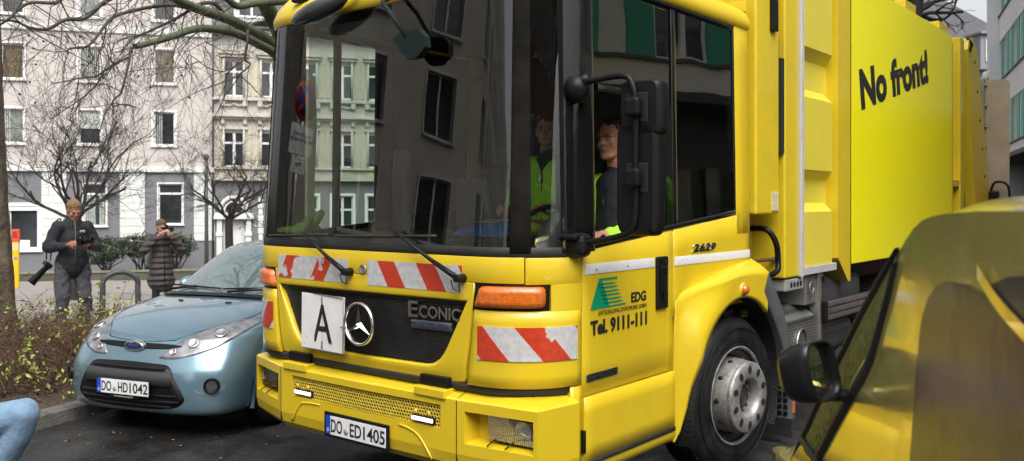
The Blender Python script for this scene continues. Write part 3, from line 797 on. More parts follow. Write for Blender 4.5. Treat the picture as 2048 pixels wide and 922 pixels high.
st.build("stems", TWIG, hd)
leaf_cloud("green_leaves", leaf, .024, LEAFY, hd, rg, up=.5)
leaf_cloud("withered_leaves", bl, .013, LEAFB, hd, rg)
for _ in range(14): pass

# evergreen bushes in the planter
def bush(label, X, Y, z, w, h, seed):
    rg = random.Random(seed); root = thing("evergreen_bush", label, "bush", (X, Y, z), 0, "evergreen bushes in the planter")
    s = Wood(); pts = []
    for k in range(14):
        t = rg.uniform(0, 6.28); pp, d = wander(V((rg.gauss(0, .12), rg.gauss(0, .1), 0)), V((cos(t) * w * .55, sin(t) * .5, h * .8)), h * .75, 6, rg, .16, 0); s.tube(pp, .03, .012, 5)
    s.build("stems", BARKD, root)
    for _ in range(3000):
        u = V((rg.gauss(0, 1), rg.gauss(0, 1), rg.gauss(0, 1))).normalized() * rg.uniform(.55, 1.02) ** .6
        k = 1 + .13 * sin(5 * atan2(u.y, u.x)) + .12 * sin(7 * u.z + u.x * 3)
        pts.append(V((u.x * w * k, u.y * .7 * k, h * .68 + u.z * h * .33 * k)))
    leaf_cloud("foliage", pts, .05, LEAFG, root, rg, up=.4)
for (px, Z, w_, h_, lab, sd_) in ((212, 37.2, .95, 1.5, "evergreen bush in the planter nearest the man with two cameras", 1), (285, 38.0, 1.0, 1.65, "evergreen bush in the planter just left of the woman's shoulder", 2),
                              (350, 38.6, .85, 1.6, "evergreen bush in the planter right of the woman with the camera", 3)):
    p = U(px, 403, Z); bush(lab, p.x, p.y, -1.2, w_, h_, sd_)
# ================================================================ the refuse truck
# local frame: x across (towards the driver's side), y backwards, z up; y = 0 about the front face, x = 0 the driver's side
T = thing("garbage_truck", "big yellow refuse truck with dark windscreen, striped warning foil and silver star grille", "truck", (.138, 4.363, 0), atan2(-.629, .777))
XC = -1.28; HALF = 1.28; RC = .42; AL = R(2.2)
LF = .878; LA = RC * (R(90) - AL)
def _foot():
    n = 400; tot = LF + LA + 3.2; x = 0.; y = -.03; h = 0.; out = [(0., x, y, h)]; ds = .0025; s = 0.
    while s < tot:
        k = AL / LF if s < LF else (1 / RC if s < LF + LA else 0)
        h2 = min(h + k * ds, R(90)); hm = (h + h2) / 2; x += cos(hm) * ds; y += sin(hm) * ds; h = h2; s += ds; out.append((s, x, y, h))
    return out
FT = _foot(); SX = HALF / [f[1] for f in FT if f[0] > LF + LA + .05][0]
def foot(s):
    a = abs(s); i = min(len(FT) - 2, int(a / .0025)); f = (a - FT[i][0]) / .0025
    x = (FT[i][1] + (FT[i + 1][1] - FT[i][1]) * f) * SX; y = FT[i][2] + (FT[i + 1][2] - FT[i][2]) * f; h = FT[i][3]
    sg = 1 if s >= 0 else -1
    return XC + sg * x, y, sg * sin(h), -cos(h)
def inset(z, ny): t = max(0, z - 1.54) / 1.46; return t * (.02 + .085 * max(0, -ny))
def wall(s, z, off=0.):
    x, y, nx, ny = foot(s); o = off - inset(z, ny); return V((x + nx * o, y + ny * o, z))
def s_of_x(x):                                       # on the front part
    a = abs(x - XC)
    for f in FT:
        if f[1] * SX >= a - 1e-6: return f[0] * (1 if x >= XC else -1)
    return FT[-1][0]
SA = LF + LA                                          # where the flat side starts (y ~ .43)
YSA = [f for f in FT if f[0] >= SA][0][2]
def s_of_y(y): return SA + (y - YSA)
def s_phi(deg): return LF + RC * (R(deg) - AL)        # point on the driver's corner by heading
def wpatch(q, s0, s1, z0, z1, off=0., th=.02, ns=None, nz=3, edge=.004, mapf=None):
    """a solid curved panel on the cab skin: border rows dropped by edge so that its rim catches light"""
    ns = ns or max(2, int(abs(s1 - s0) / .06))
    e = .004
    us = [0, e / max(.02, abs(s1 - s0))] + [i / ns for i in range(1, ns)] + [1 - e / max(.02, abs(s1 - s0)), 1]
    vs = [0, e / max(.02, abs(z1 - z0))] + [i / nz for i in range(1, nz)] + [1 - e / max(.02, abs(z1 - z0)), 1]
    rows = []
    for i, v in enumerate(vs):
        row = []
        for j, u in enumerate(us):
            s = s0 + (s1 - s0) * u; z = z0 + (z1 - z0) * v
            if mapf: s, z = mapf(u, v)
            d = edge if (i in (0, len(vs) - 1) or j in (0, len(us) - 1)) else 0
            row.append(wall(s, z, off - d))
        rows.append(row)
    back = [[None] * len(us) for _ in vs]
    for i, v in enumerate(vs):
        for j, u in enumerate(us):
            s = s0 + (s1 - s0) * u; z = z0 + (z1 - z0) * v
            if mapf: s, z = mapf(u, v)
            back[i][j] = wall(s, z, off - th)
    q.grid(rows); q.grid(back)
    def rim(a, b):
        q.grid([a, b], smooth=False)
    rim(rows[0], back[0]); rim(rows[-1], back[-1]); rim([r[0] for r in rows], [r[0] for r in back]); rim([r[-1] for r in rows], [r[-1] for r in back])
    return q
def winbot(y): return 1.565 + .0915 * (y - .37) if y > .2 else 1.54
YB = 2.50                                             # back of the cab
SD0, SD1 = s_of_y(.372), s_of_y(1.352)
# ---- cab skin
sf = s_of_x(-.43)
q = MB()
GP = .006
def fz(z):                                            # slanted seam between the wiper panel and the corner panel
    return s_of_x(-.16) if z > 1.405 else s_of_x(-.16 - .27 * min(1, (1.405 - z) / .06))
# wiper panel
wpatch(q, -s_of_x(-.16), s_of_x(-.16), 1.405, 1.54, ns=30, nz=2, edge=.002)
q.build("wiper_panel", YEL, T)
# panel round the radiator grille: ring between the outer rectangle and the grille outline
GOUT = []
def rr(poly, n):
    L = [0]
    for i in range(len(poly) - 1): L.append(L[-1] + (V(poly[i + 1]) - V(poly[i])).length)
    out = []
    for k in range(n):
        t = L[-1] * k / (n - 1)
        for i in range(len(poly) - 1):
            if L[i + 1] >= t - 1e-9:
                f = (t - L[i]) / max(1e-9, L[i + 1] - L[i]); out.append((poly[i][0] + (poly[i + 1][0] - poly[i][0]) * f, poly[i][1] + (poly[i + 1][1] - poly[i][1]) * f)); break
    return out
gh_ = .815                                           # half width of the grille top
half = [(0, 1.298), (gh_, 1.298), (gh_ - .01, 1.285), (.665, 1.045), (.645, 1.015), (.61, .975), (.56, .945), (.50, .935), (0, .928)]
outer = [(0, 1.402), (.845, 1.402), (.86, 1.402), (.81, 1.05), (.795, .96), (.79, .92), (.785, .87), (.70, .86), (0, .855)]
N = 66
def dens(p, segs):
    out = []
    for i in range(len(p) - 1):
        for k in range(segs[i]): f = k / segs[i]; out.append((p[i][0] + (p[i + 1][0] - p[i][0]) * f, p[i][1] + (p[i + 1][1] - p[i][1]) * f))
    out.append(p[-1]); return out
sg_ = [10, 1, 5, 2, 2, 2, 2, 8]
gi = dens(half, sg_); go = dens(outer, sg_)
gi = gi + [(-a, b) for a, b in gi[::-1][1:-1]]; go = go + [(-a, b) for a, b in go[::-1][1:-1]]
q = MB()
rows = []
for f, o in ((0., 0), (.06, .0), (.5, .0), (.86, .004), (.95, .0), (1., -.012)):
    rows.append([wall(a + (c - a) * f, b + (d - b) * f, o + (-.02 * max(0, (1.0 - (b + (d - b) * f)) / .15) ** 2 if b < 1 else 0)) for (a, b), (c, d) in zip(go, gi)])
rows.append([wall(c, d, -.05) for (c, d) in gi])
rows.insert(0, [wall(a, b, -.04) for a, b in go])
q.grid(rows, close_u=True); q.build("grille_surround", YEL, T)
# radiator grille: honeycomb sheet with backing
def hexgrid(q, inside_f, mp, x0, x1, z0, z1, pitch, bar, off, th):
    """honeycomb lattice: every cell a ring between a hexagon and a smaller hexagonal hole"""
    r = pitch / sqrt(3); j = 0; z = z0
    while z < z1:
        x = x0 + (pitch / 2 if j % 2 else 0)
        while x < x1:
            if inside_f(x, z):
                vs = []
                for rad in (r, r - bar):
                    for k in range(6):
                        t = pi / 6 + k * pi / 3; vs.append(mp(x + rad * cos(t), z + rad * sin(t), off))
                for k in range(6):
                    t = pi / 6 + k * pi / 3; vs.append(mp(x + (r - bar) * cos(t), z + (r - bar) * sin(t), off - th))
                q.add(vs, [(k, (k + 1) % 6, 6 + (k + 1) % 6, 6 + k) for k in range(6)] + [(6 + k, 6 + (k + 1) % 6, 12 + (k + 1) % 6, 12 + k) for k in range(6)])
            x += pitch
        z += r * 1.5; j += 1
def ing(x, z):
    if z > 1.285 or z < .938: return False
    if z > 1.04: lim = .665 + (gh_ - .665) * (z - 1.04) / .25
    else: lim = .60 + .065 * sqrt(max(0, (z - .93) / .11))
    return abs(x) < lim - .002
GRL = mat("grille_plastic", (.022, .022, .022), .38, var=.4, vscale=6)
q = MB(); hexgrid(q, ing, lambda a, b, o: wall(a, b, o), -.83, .83, .93, 1.29, .0165, .0030, -.028, .012)
gr = q.build("radiator_grille", GRL, T, fix=False)
q = MB(); wpatch(q, -.82, .82, .93, 1.30, -.105, .01, ns=20); q.build("dark_backing", DARK, gr)
q = MB(); wpatch(q, -.80, .80, 1.278, 1.300, -.012, .02, ns=20); q.build("top_bar", BLK, gr)
q = MB()                                              # radiator parts glimpsed behind the right half
for k in range(9): wpatch(q, .22 + k * .048, .245 + k * .048, .95, 1.18, -.07 - .01 * (k % 2), .01, ns=1, nz=1)
q.build("radiator_fins", STEEL, gr)
q = MB(); q.bm(bmesh.new()) if False else None
# corner panels with their big soft turn
def corner(sg, name):
    q = MB()
    def mf(u, v):
        z = .862 + (1.54 - .862) * v
        sl_ = s_of_x(-.16) if z > 1.40 else s_of_x(-.43 - .05 * (1.25 - min(z, 1.25)) / .4)
        if 1.25 < z <= 1.40: sl_ = s_of_x(-.43)
        s1 = SD0 - .004
        z2 = z if z > .95 else .862 + (z - .862) + 0
        return sg * (sl_ + .006 + (s1 - sl_ - .006) * u), z2
    # lower part
    wpatch(q, 0, 1, 0, 1, 0, .03, ns=16, nz=6, edge=.006, mapf=lambda u, v: (sg * (s_of_x(-.43 - .05 * (1 - v)) + .006 + (SD0 - .004 - s_of_x(-.43 - .05 * (1 - v)) - .006) * u), .862 + (1.262 - .862) * v))
    # beside the indicator and above it
    si = s_phi(58)
    wpatch(q, sg * si, sg * (SD0 - .004), 1.262, 1.40, 0, .03, ns=5, nz=2, edge=.0)
    wpatch(q, sg * (s_of_x(-.16) + .006), sg * (SD0 - .004), 1.40, 1.538, 0, .03, ns=12, nz=2, edge=.002)
    return q.build(name, YEL, T)
corner(1, "corner_panel"); corner(-1, "corner_panel")
def indicator(sg):
    q = MB(); s0 = s_of_x(-.43) + .004; s1 = s_phi(56)
    def mf(u, v):
        ww = .5 - .5 * cos(pi * v); ex = .035 * (1 - abs(2 * v - 1) ** 3)
        a = s0 + .05 * (v) * 1.0 - .02; b = s1 - .012 * (abs(2 * v - 1) ** 4) * 2
        return sg * (a + (b - a) * u), 1.268 + .128 * v
    us = steps(0, 1, 18); vs = steps(0, 1, 6); rows = []
    for v in vs:
        rows.append([wall(*mf(u, v), .022 * min(1, 8 * min(u, 1 - u)) * min(1, 6 * min(v, 1 - v)) ** .5 + .001 - (0 if 0 < v < 1 and 0 < u < 1 else .03)) for u in us])
    q.grid(rows); o = q.build("turn_signal", ORA, T)
    q = MB(); wpatch(q, sg * (s0 - .03), sg * (s1 + .006), 1.255, 1.402, -.012, .03, ns=12); q.build("housing", BLK, o)
indicator(1); indicator(-1)
# door and side panels
def side_panel(name, y0, y1, zb, zt, off=0., m=YEL, th=.03, nz=4, sg=1, edge=.005, label=None):
    q = MB(); zt_ = zt if callable(zt) else (lambda y: zt); zb_ = zb if callable(zb) else (lambda y: zb)
    n = max(3, int((y1 - y0) / .08))
    wpatch(q, 0, 1, 0, 1, off, th, ns=n, nz=nz, edge=edge, mapf=lambda u, v: (sg * s_of_y(y0 + (y1 - y0) * u), zb_(y0 + (y1 - y0) * u) + (zt_(y0 + (y1 - y0) * u) - zb_(y0 + (y1 - y0) * u)) * v))
    o = q.build(name, m, T)
    if label: o['label'] = label
    return o
for sg in (1, -1):
    d = side_panel("door", .376, 1.352, .795, lambda y: winbot(y), 0, sg=sg, nz=5)
    lower = side_panel("step_panel", .376, 1.352, .45, .79, .016, sg=sg)
    side_panel("rear_quarter_panel", 1.36, YB - .03, lambda y: max(1.12, 1.02 + .0), lambda y: winbot(y), 0, sg=sg)
    side_panel("sill_front_strip", .29, .370, .40, .858, -.004, sg=sg)
# under edge of the door with black strip, rounded sill
for sg in (1, -1):
    q = MB(); wpatch(q, sg * s_of_y(.376), sg * s_of_y(1.352), .425, .452, .022, .04, ns=2, nz=1); q.build("rubber_strip", RUB, T)
    q = MB(); q.grid([[wall(sg * s_of_y(y), z, o) for y in steps(.30, 1.37, 8)] for z, o in ((.425, .012), (.40, .012), (.375, .004), (.35, -.015), (.335, -.05), (.33, -.16))]); q.build("sill", YEL, T)
q = MB(); wpatch(q, s_of_y(.366), s_of_y(.382), .50, .62, .022, .03, ns=1, nz=1); q.build("step_hinge", BLK, T)
# front fender with flare: polar patch round the wheel
WC = V((.0, 2.10, .52)); ARC_R = .665
def fender(sg):
    q = MB()
    # arch edge points from front bottom to the rear top
    def xs_(o): return (o if sg > 0 else -2.56 - o)
    arch = []
    for k in range(25):
        t = R(195) - R(195 - 52) * k / 24          # from low front (195 deg) over the top to 52 deg; 180 = forwards (-y)
        rr_ = ARC_R + (.06 if t > R(180) else 0) * (t - R(180)) / R(15)
        arch.append((WC.y + rr_ * cos(t), WC.z + rr_ * sin(t)))
    arch[0] = (1.375, .36)
    top = []
    for (y, z) in arch:
        pass
    # outer boundary: the flare's outer line
    def outer(k):
        P_ = [(1.362, .345), (1.362, .60), (1.362, .90), (1.362, 1.16), (1.45, 1.245), (1.65, 1.29), (1.90, 1.325), (2.12, 1.342), (2.32, 1.342), (2.54, 1.325)]
        f = k / 24 * (len(P_) - 1); i = min(int(f), len(P_) - 2); f -= i
        return (P_[i][0] + (P_[i + 1][0] - P_[i][0]) * f, P_[i][1] + (P_[i + 1][1] - P_[i][1]) * f)
    rows = []
    for f in (0, .12, .3, .5, .7, .88, 1.0):
        row = []
        for k in range(25):
            a = arch[k]; b = outer(k); y = a[0] + (b[0] - a[0]) * f; z = a[1] + (b[1] - a[1]) * f
            # protrusion: full at the arch, falling to the door plane at the front
            pf = sst(1.36, 1.36 + .54 * (.30 + .70 * sst(1.0, 1.28, z)), y); base = .008 + .115 * pf * (1 if z > .6 else .6 + .4 * max(0, (z - .3) / .3))
            o = base
            row.append(V((xs_(o), y, z)))
        rows.append(row)
    rows.insert(0, [V((xs_(-.10), p.y, p.z)) for p in rows[0]])
    top_in = []
    for k in range(25):
        b = outer(k); p = rows[-1][k]
        if k <= 7: top_in.append(V((xs_(-.004), b[0] - .002, b[1])))
        else:
            ty = b[0] + .03 - .05 * sst(20, 24, k); top_in.append(V((xs_(-.006), ty, 1.232 + .19 * sst(1.2, 2.6, ty) ** .75)))
    mid = [(p + t) / 2 + V((0, 0, .008)) for p, t in zip(rows[-1], top_in)]
    rows.append(mid); rows.append(top_in)
    q.grid(rows); return q.build("front_fender", YEL, T)
fender(1); fender(-1)
def mudguard(sg):
    q = MB()
    X = lambda o: (o if sg > 0 else -2.56 - o)
    def pt(t, r, o): return V((X(o), WC.y + r * cos(t), WC.z + r * sin(t)))
    # inner liner
    rows = [[pt(t, .66, o) for t in steps(R(200), R(-28), 40)] for o in (.10, -.12, -.34, -.36)]
    q.grid(rows)
    o1 = q.build("wheel_arch_liner", mat("liner_plastic", (.009, .009, .009), .75, var=.5, vscale=30, bump=.5, bscale=55), T)
    q = MB()
    prof = []
    P1 = [(2.53, 1.325), (2.66, 1.20), (2.80, 1.03), (2.93, .80), (3.0, .60), (3.03, .40), (3.03, .20)]
    P0 = [(2.44, 1.20), (2.56, 1.06), (2.70, .90), (2.83, .70), (2.91, .52), (2.95, .36), (2.95, .20)]
    rows = [[V((X(-.34), a, b)) for a, b in P0], [V((X(.115), a, b)) for a, b in P0], [V((X(.125), a + .01, b)) for a, b in P0], [V((X(.125), a - .01, b)) for a, b in P1], [V((X(.105), a, b)) for a, b in P1], [V((X(-.34), a, b)) for a, b in P1]]
    q.grid(rows); o2 = q.build("rear_fender", GREYP, T)
    q = MB(); q.bx(X(.12), X(-.34), 2.955, 2.975, .06, .24); q.build("mud_flap", RUB, o2)
    q = MB(); q.box((X(.128), 2.985, .285), (.012, .035, .085), bev=.01); q.build("side_reflector", ORA, o2)
    q = MB()   # tread pattern on the inner face of the guard
    for i in range(9):
        for j in range(16):
            z = .24 + j * .05; yy = 2.945 - .0 * j
            yy = 2.95 - max(0, (z - .30)) ** 2 * .42
            q.box((X(.08 - i * .045), yy - .006, z), (.03, .012, .030), bev=.003)
    q.build("spray_suppression_mat", BLK, o2)
mudguard(1); mudguard(-1)
q = MB(); q.lathe([(.0, .036), (.018, .034), (.032, .024), (.036, .008), (.036, 0)], (.128, 2.10, 1.238), (1, 0, 0), 20); o = q.build("side_marker_lamp", ORA, T)
q = MB(); q.lathe([(.0, .006), (.044, .006), (.046, -.01)], (.126, 2.10, 1.238), (1, 0, 0), 20); q.build("lamp_base", YEL, o)
# ---- wheels
def wheel(name, c, yaw=0., sg=1, parent=None):
    q = MB(); mt = M.Translation(V(c)) @ M.Rotation(yaw, 4, 'Z'); r = .52; ax = V((sg, 0, 0))
    prof = [(.30, -.02), (.315, .0), (.36, .012), (.43, .010), (.485, -.012), (.512, -.045), (.52, -.07), (.52, -.27), (.50, -.31), (.42, -.335), (.30, -.33)]
    q.lathe(prof, (0, 0, 0), ax, 72)
    for k in range(72):      # shoulder and tread blocks
        t = 2 * pi * k / 72
        for o, wd in ((-.085, .05), (-.17, .05), (-.255, .05)):
            q.box((sg * o, .521 * cos(t), .521 * sin(t)), (wd, .030, .014), M.Rotation(t - pi / 2, 4, 'X') if True else None)
    # sidewall ribs
    for rr_ in (.345, .395, .455): q.lathe([(rr_ - .004, .010), (rr_, .016), (rr_ + .004, .010)], (0, 0, 0), ax, 64)
    o = q.build("wheel", TYRE, parent or T); o.matrix_basis = mt; o.name = name
    q = MB()
    q.lathe([(.318, -.012), (.334, .008), (.326, .014), (.312, -.004), (.300, -.05), (.276, -.075), (.262, -.11), (.256, -.16)], (0, 0, 0), ax, 56)
    # bulged drum that carries the hub flange forward
    q.lathe([(.256, -.16), (.250, -.05), (.246, .02), (.240, .055), (.234, .068)], (0, 0, 0), ax, 56)
    q.build("rim", mat("rim_steel", (.27, .26, .245), .55, .45, var=.3, vscale=16, dark=(.07, .06, .05), dscale=9, damt=.8), o)
    q = MB()
    q.lathe([(.234, .060), (.238, .088), (.228, .098), (.135, .104), (.126, .094), (.116, .06), (.110, .0)], (0, 0, 0), ax, 56)
    hubc = MB(); hubc.lathe([(.112, .005), (.0, .005)], (0, 0, 0), ax, 40); hubc.lathe([(.0, .052), (.060, .052), (.066, .044), (.066, .02)], (0, 0, 0), ax, 24)
    q.build("hub_flange", mat("dull_hub", (.36, .355, .34), .48, .6, var=.25, vscale=20, dark=(.10, .09, .08), dscale=12, damt=.8), o); hubc.build("hub_centre", mat("dark_hub", (.035, .032, .03), .5, .3, var=.5, vscale=30), o)  # hub centre coloured darker than the flange around it
    q = MB()
    for k in range(10):
        t = 2 * pi * (k + .5) / 10; cc = V((sg * .103, .184 * cos(t), .184 * sin(t)))
        b = V((0, -sin(t), cos(t))); a = V((0, cos(t), sin(t)))
        q.add([cc + a * (.030 * cos(u)) + b * (.023 * sin(u)) for u in steps(0, 2 * pi, 14)[:-1]], [tuple(range(14))])
    for k in range(10):
        t = 2 * pi * k / 10; q.sphere((sg * -.0, .243 * cos(t), .243 * sin(t)), (.02, .017, .017), u=8, v=6)
    q.build("hub_hole", DARK, o, fix=False)
    q = MB()
    for k in range(10):
        t = 2 * pi * k / 10; q.cone((sg * .02, .088 * cos(t), .088 * sin(t)), (sg * .045, .088 * cos(t), .088 * sin(t)), .013, seg=6)
    q.build("wheel_nut", STEEL, o)
    return o
wheel("wheel", (.075, 2.10, .52), R(-6), 1)
wheel("wheel", (-2.60, 2.10, .52), R(-6), -1)
for y in (5.9, 7.25):
    wheel("wheel", (.02, y, .52), 0, 1); wheel("wheel", (-2.58, y, .52), 0, -1)

XB = -1.26
# ---- bumper: chamfered section swept round a boxy plan
def bplan(n=14):
    return [(.03, .30), (-.01, -.005), (-.50, -.060), (XB, -.075), (-2.02, -.060), (-2.485, .085), (-2.54, .30)]
BP = bplan()
def bump_norm(i):
    a = V(BP[max(0, i - 1)]); b = V(BP[min(len(BP) - 1, i + 1)]); d = (b - a).normalized(); return V((d.y, -d.x)) if False else V((-d.y, d.x))
def boff(i, o):
    P = BP[i]
    # outward offset by mitred normals
    def nrm(a, b): d = (V(b) - V(a)).normalized(); return V((-d.y, d.x))
    ns = []
    if i > 0: ns.append(nrm(BP[i - 1], BP[i]))
    if i < len(BP) - 1: ns.append(nrm(BP[i], BP[i + 1]))
    n = sum(ns, V((0, 0))); n = n / len(ns); n = n / max(.3, n.length_squared)
    # make sure it points outwards
    c = V((XC, 1.2)); 
    if n.dot(V(P) - c) < 0: n = -n
    return V(P) + n * o
secs = [(.50, -.16, .815), (0, -.14, .818), (0, -.085, .814), (0, -.012, .792), (0, 0, .782), (0, 0, .50), (0, -.012, .44), (0, -.05, .40), (0, -.20, .385)]
rows = [[V((*boff(i, o), z)) for i in range(len(BP))] for _, o, z in secs[1:]]
# front face openings: grille slot and lamp pockets are cut from the vertical face
q = MB()
q.grid(rows[:4], smooth=False)
q.grid(rows[4:], smooth=False)
def fy(x): # y of the bumper face at lateral x
    for i in range(1, len(BP) - 1):
        a, b = BP[i], BP[i + 1]
        if min(a[0], b[0]) - 1e-6 <= x <= max(a[0], b[0]) + 1e-6: return a[1] + (b[1] - a[1]) * (x - a[0]) / (b[0] - a[0])
    return -.1
ZT, ZB_ = .782, .50
slot = (-1.90, -.62, .618, .742)
pock = [(-.455, -.035, .560, .730), (2 * XB + .050, 2 * XB + .455, .560, .730)]
hol = [slot] + pock
XS = sorted({BP[i][0] for i in range(1, len(BP) - 1)} | {h[0] for h in hol} | {h[1] for h in hol}); ZS = sorted({ZT, ZB_} | {h[2] for h in hol} | {h[3] for h in hol})
for i in range(len(XS) - 1):
    for j in range(len(ZS) - 1):
        cx = (XS[i] + XS[i + 1]) / 2; cz = (ZS[j] + ZS[j + 1]) / 2
        if any(h[0] < cx < h[1] and h[2] < cz < h[3] for h in hol): continue
        q.add([(XS[i], fy(XS[i]), ZS[j]), (XS[i + 1], fy(XS[i + 1]), ZS[j]), (XS[i + 1], fy(XS[i + 1]), ZS[j + 1]), (XS[i], fy(XS[i]), ZS[j + 1])], [(0, 1, 2, 3)])
for a, b in ((0, 1), (len(BP) - 2, len(BP) - 1)):
    q.add([(*BP[a], ZB_), (*BP[b], ZB_), (*BP[b], ZT), (*BP[a], ZT)], [(0, 1, 2, 3)])
for h, dp in ((slot, .05), (pock[0], .10), (pock[1], .10)):
    a, b, c, d = h; ins = 0 if dp < .06 else .02
    F0 = [(a, fy(a), c), (b, fy(b), c), (b, fy(b), d), (a, fy(a), d)]
    F1 = [(a + ins, fy(a) + dp, c + ins), (b - ins, fy(b) + dp, c + ins), (b - ins, fy(b) + dp, d - ins * .5), (a + ins, fy(a) + dp, d - ins * .5)]
    q.add(F0 + F1, [(0, 4, 5, 1), (1, 5, 6, 2), (2, 6, 7, 3), (3, 7, 4, 0)] + ([(4, 5, 6, 7)] if dp > .06 else []))
bo = q.build("bumper", YEL, T)
q = MB()                                               # seams
for x in (-.505, -2.015):
    q.bx(x - .0025, x + .0025, fy(x) - .0015, fy(x) + .01, .44, .782); q.add([(x - .003, fy(x) + .012 - .001, .793), (x + .003, fy(x) + .012 - .001, .793), (x + .003, fy(x) + .13, .8325), (x - .003, fy(x) + .13, .8325)], [(0, 1, 2, 3)])
q.build("seam", DARK, bo)
q = MB(); hexgrid(q, lambda x, z: True, lambda a, b, o: V((a, fy(a) + .012 - o, b)), slot[0] + .008, slot[1] - .004, slot[2] + .008, slot[3] - .004, .0215, .0034, 0, .006)
q.build("mesh_insert", YDIRT, bo, fix=False)
q = MB(); q.bx(slot[0], slot[1], .015, .03, slot[2] - .01, slot[3] + .01); q.build("mesh_backing", DARK, bo)
LEDM = mat("led_strip", (.85, .85, .9), .2, emit=((1, .97, 1), .8))
for x0 in (-1.87, -.83):
    f = MB(); f.box((x0 + .085, fy(x0) + .004, .648), (.175, .02, .034), bev=.008); o = f.build("daytime_light", BLK, bo)
    f = MB(); f.box((x0 + .085, fy(x0) - .008, .648), (.160, .012, .022), bev=.008); f.build("light_strip", LEDM, o)
    f = MB()
    for dx in (.03, .13): f.lathe([(0, .006), (.012, .004), (.013, 0)], (x0 + dx, fy(x0) - .002, .685), (0, -1, 0), 12)
    f.build("fixing", YEL, o)
# number plate
def plate(parent, cx, y, cz, txt, tilt=0., wdt=.52, hgt_=.11, frame_w=.02, left=None):
    f = MB(); f.box((cx, y, cz), (wdt + 2 * frame_w, .012, hgt_ + 2 * frame_w), bev=.006); o = f.build("number_plate", BLK, parent)
    f = MB(); f.box((cx + .021, y - .0075, cz), (wdt - .042, .004, hgt_), bev=.001); f.build("plate_face", mat("plate_white", (.74, .74, .74), .35, var=.06, vscale=20, dark=(.45, .44, .42), dscale=12, damt=.3), o)
    f = MB(); f.box((cx - wdt / 2 + .0205, y - .0075, cz), (.041, .0041, hgt_), bev=.001); f.build("blue_band", mat("plate_blue", (.01, .06, .45), .35), o)
    text("plate_country", "D", .030, frame((cx - wdt / 2 + .011, y - .0102, cz - hgt_ * .36), (1, 0, 0), (0, 0, 1)), WHT, o, .0005)
    a, b, c = txt
    H = .107
    def T_(s, x, wid):
        t_ = text("plate_lettering", s, H, frame((x, y - .0102, cz - .0375), (1, 0, 0), (0, 0, 1)), INK, o, .0006, sx=1, bold=.0016)
        xs_ = [v.co.x for v in t_.data.vertices]; w0 = max(xs_) - min(xs_); mn = min(xs_)
        for v in t_.data.vertices: v.co.x = x + (v.co.x - mn) * wid / w0
    x0 = cx - wdt / 2 + .050
    T_(a, x0, .100); T_(b, x0 + .168, .100); T_(c, x0 + .285, .180)
    f = MB(); f.lathe([(0, .002), (.019, .002), (.02, 0)], (x0 + .134, y - .0096, cz - .018), (0, -1, 0), 18); f.build("plate_seal", mat("seal_grey", (.33, .33, .33), .5, var=.3, vscale=80), o)
    f = MB(); f.lathe([(0, .002), (.014, .002), (.015, 0)], (x0 + .134, y - .0096, cz + .030), (0, -1, 0), 18); 
    return o
plate(bo, -1.272, -.086, .502, ("DO", "ED", "1405"))
# raised rim round the plate recess
q = MB()
pts_ = [(-1.90, .455), (-1.82, .565), (-1.76, .590), (-1.62, .597)]; q = MB(); q.tube([(x, fy(x) - .001, z) for x, z in smooth_path([V((a, 0, b)) for a, b in pts_]) and [(p.x, p.z) for p in smooth_path([V((a, 0, b)) for a, b in pts_])]], .006, 6)
q.build("pressed_rib", YEL, bo); q = MB()
pts_ = [(-.93, .590), (-.85, .58), (-.77, .545), (-.68, .44)]; q.tube([(p.x, fy(p.x) - .001, p.z) for p in smooth_path([V((a, 0, b)) for a, b in pts_])], .006, 6)
q.build("pressed_rib", YEL, bo)
# headlamps
def headlamp(sg):
    mx = (lambda x: x) if sg > 0 else (lambda x: 2 * XB - x)
    fl = lambda x: fy(mx(x)) + .040
    f = MB(); x0, x1 = -.335, -.055
    a = [(mx(x0), fl(x0), .598), (mx(x1), fl(x1), .590), (mx(x1), fl(x1), .708), (mx(x0), fl(x0), .722)]
    f.add(a + [(p[0], p[1] + .06, p[2]) for p in a], [(0, 4, 5, 1), (1, 5, 6, 2), (2, 6, 7, 3), (3, 7, 4, 0), (4, 5, 6, 7)])
    o = f.build("headlamp", BLK, bo)
    f = MB()
    for c, r in ((x0 + .09, .050), (x1 - .075, .053)):
        f.lathe([(.008, .045), (.03, .038), (r * .8, .020), (r, .0)], (mx(c), fl(c) + .010, .655), (0, 1, 0), 22)
    f.add([(p[0], p[1] + .05, p[2]) for p in a], [(0, 1, 2, 3)]); f.build("reflector", mat("lamp_reflector", (.72, .72, .69), .32, .45, var=.35, vscale=30), o)
    f = MB(); rows = []
    for v in steps(0, 1, 6):
        rows.append([V((mx(x0 + (x1 - x0) * u), fl(x0 + (x1 - x0) * u) - .010 * sin(pi * u) * sin(pi * v), .598 - .008 * u + (.124 - .006 * u) * v)) for u in steps(0, 1, 24)])
    f.grid(rows); f.build("lens", mat_lens, o)
    for c in (x0 + .05, x0 + .16):
        f = MB(); f.tube([(mx(c), fl(c) - .004, .602), (mx(c) - .012, fl(c) - .040, .582), (mx(c) - .025, fl(c) - .046, .570)], .004, 6)
        f.build("washer_clip", BLK, o)
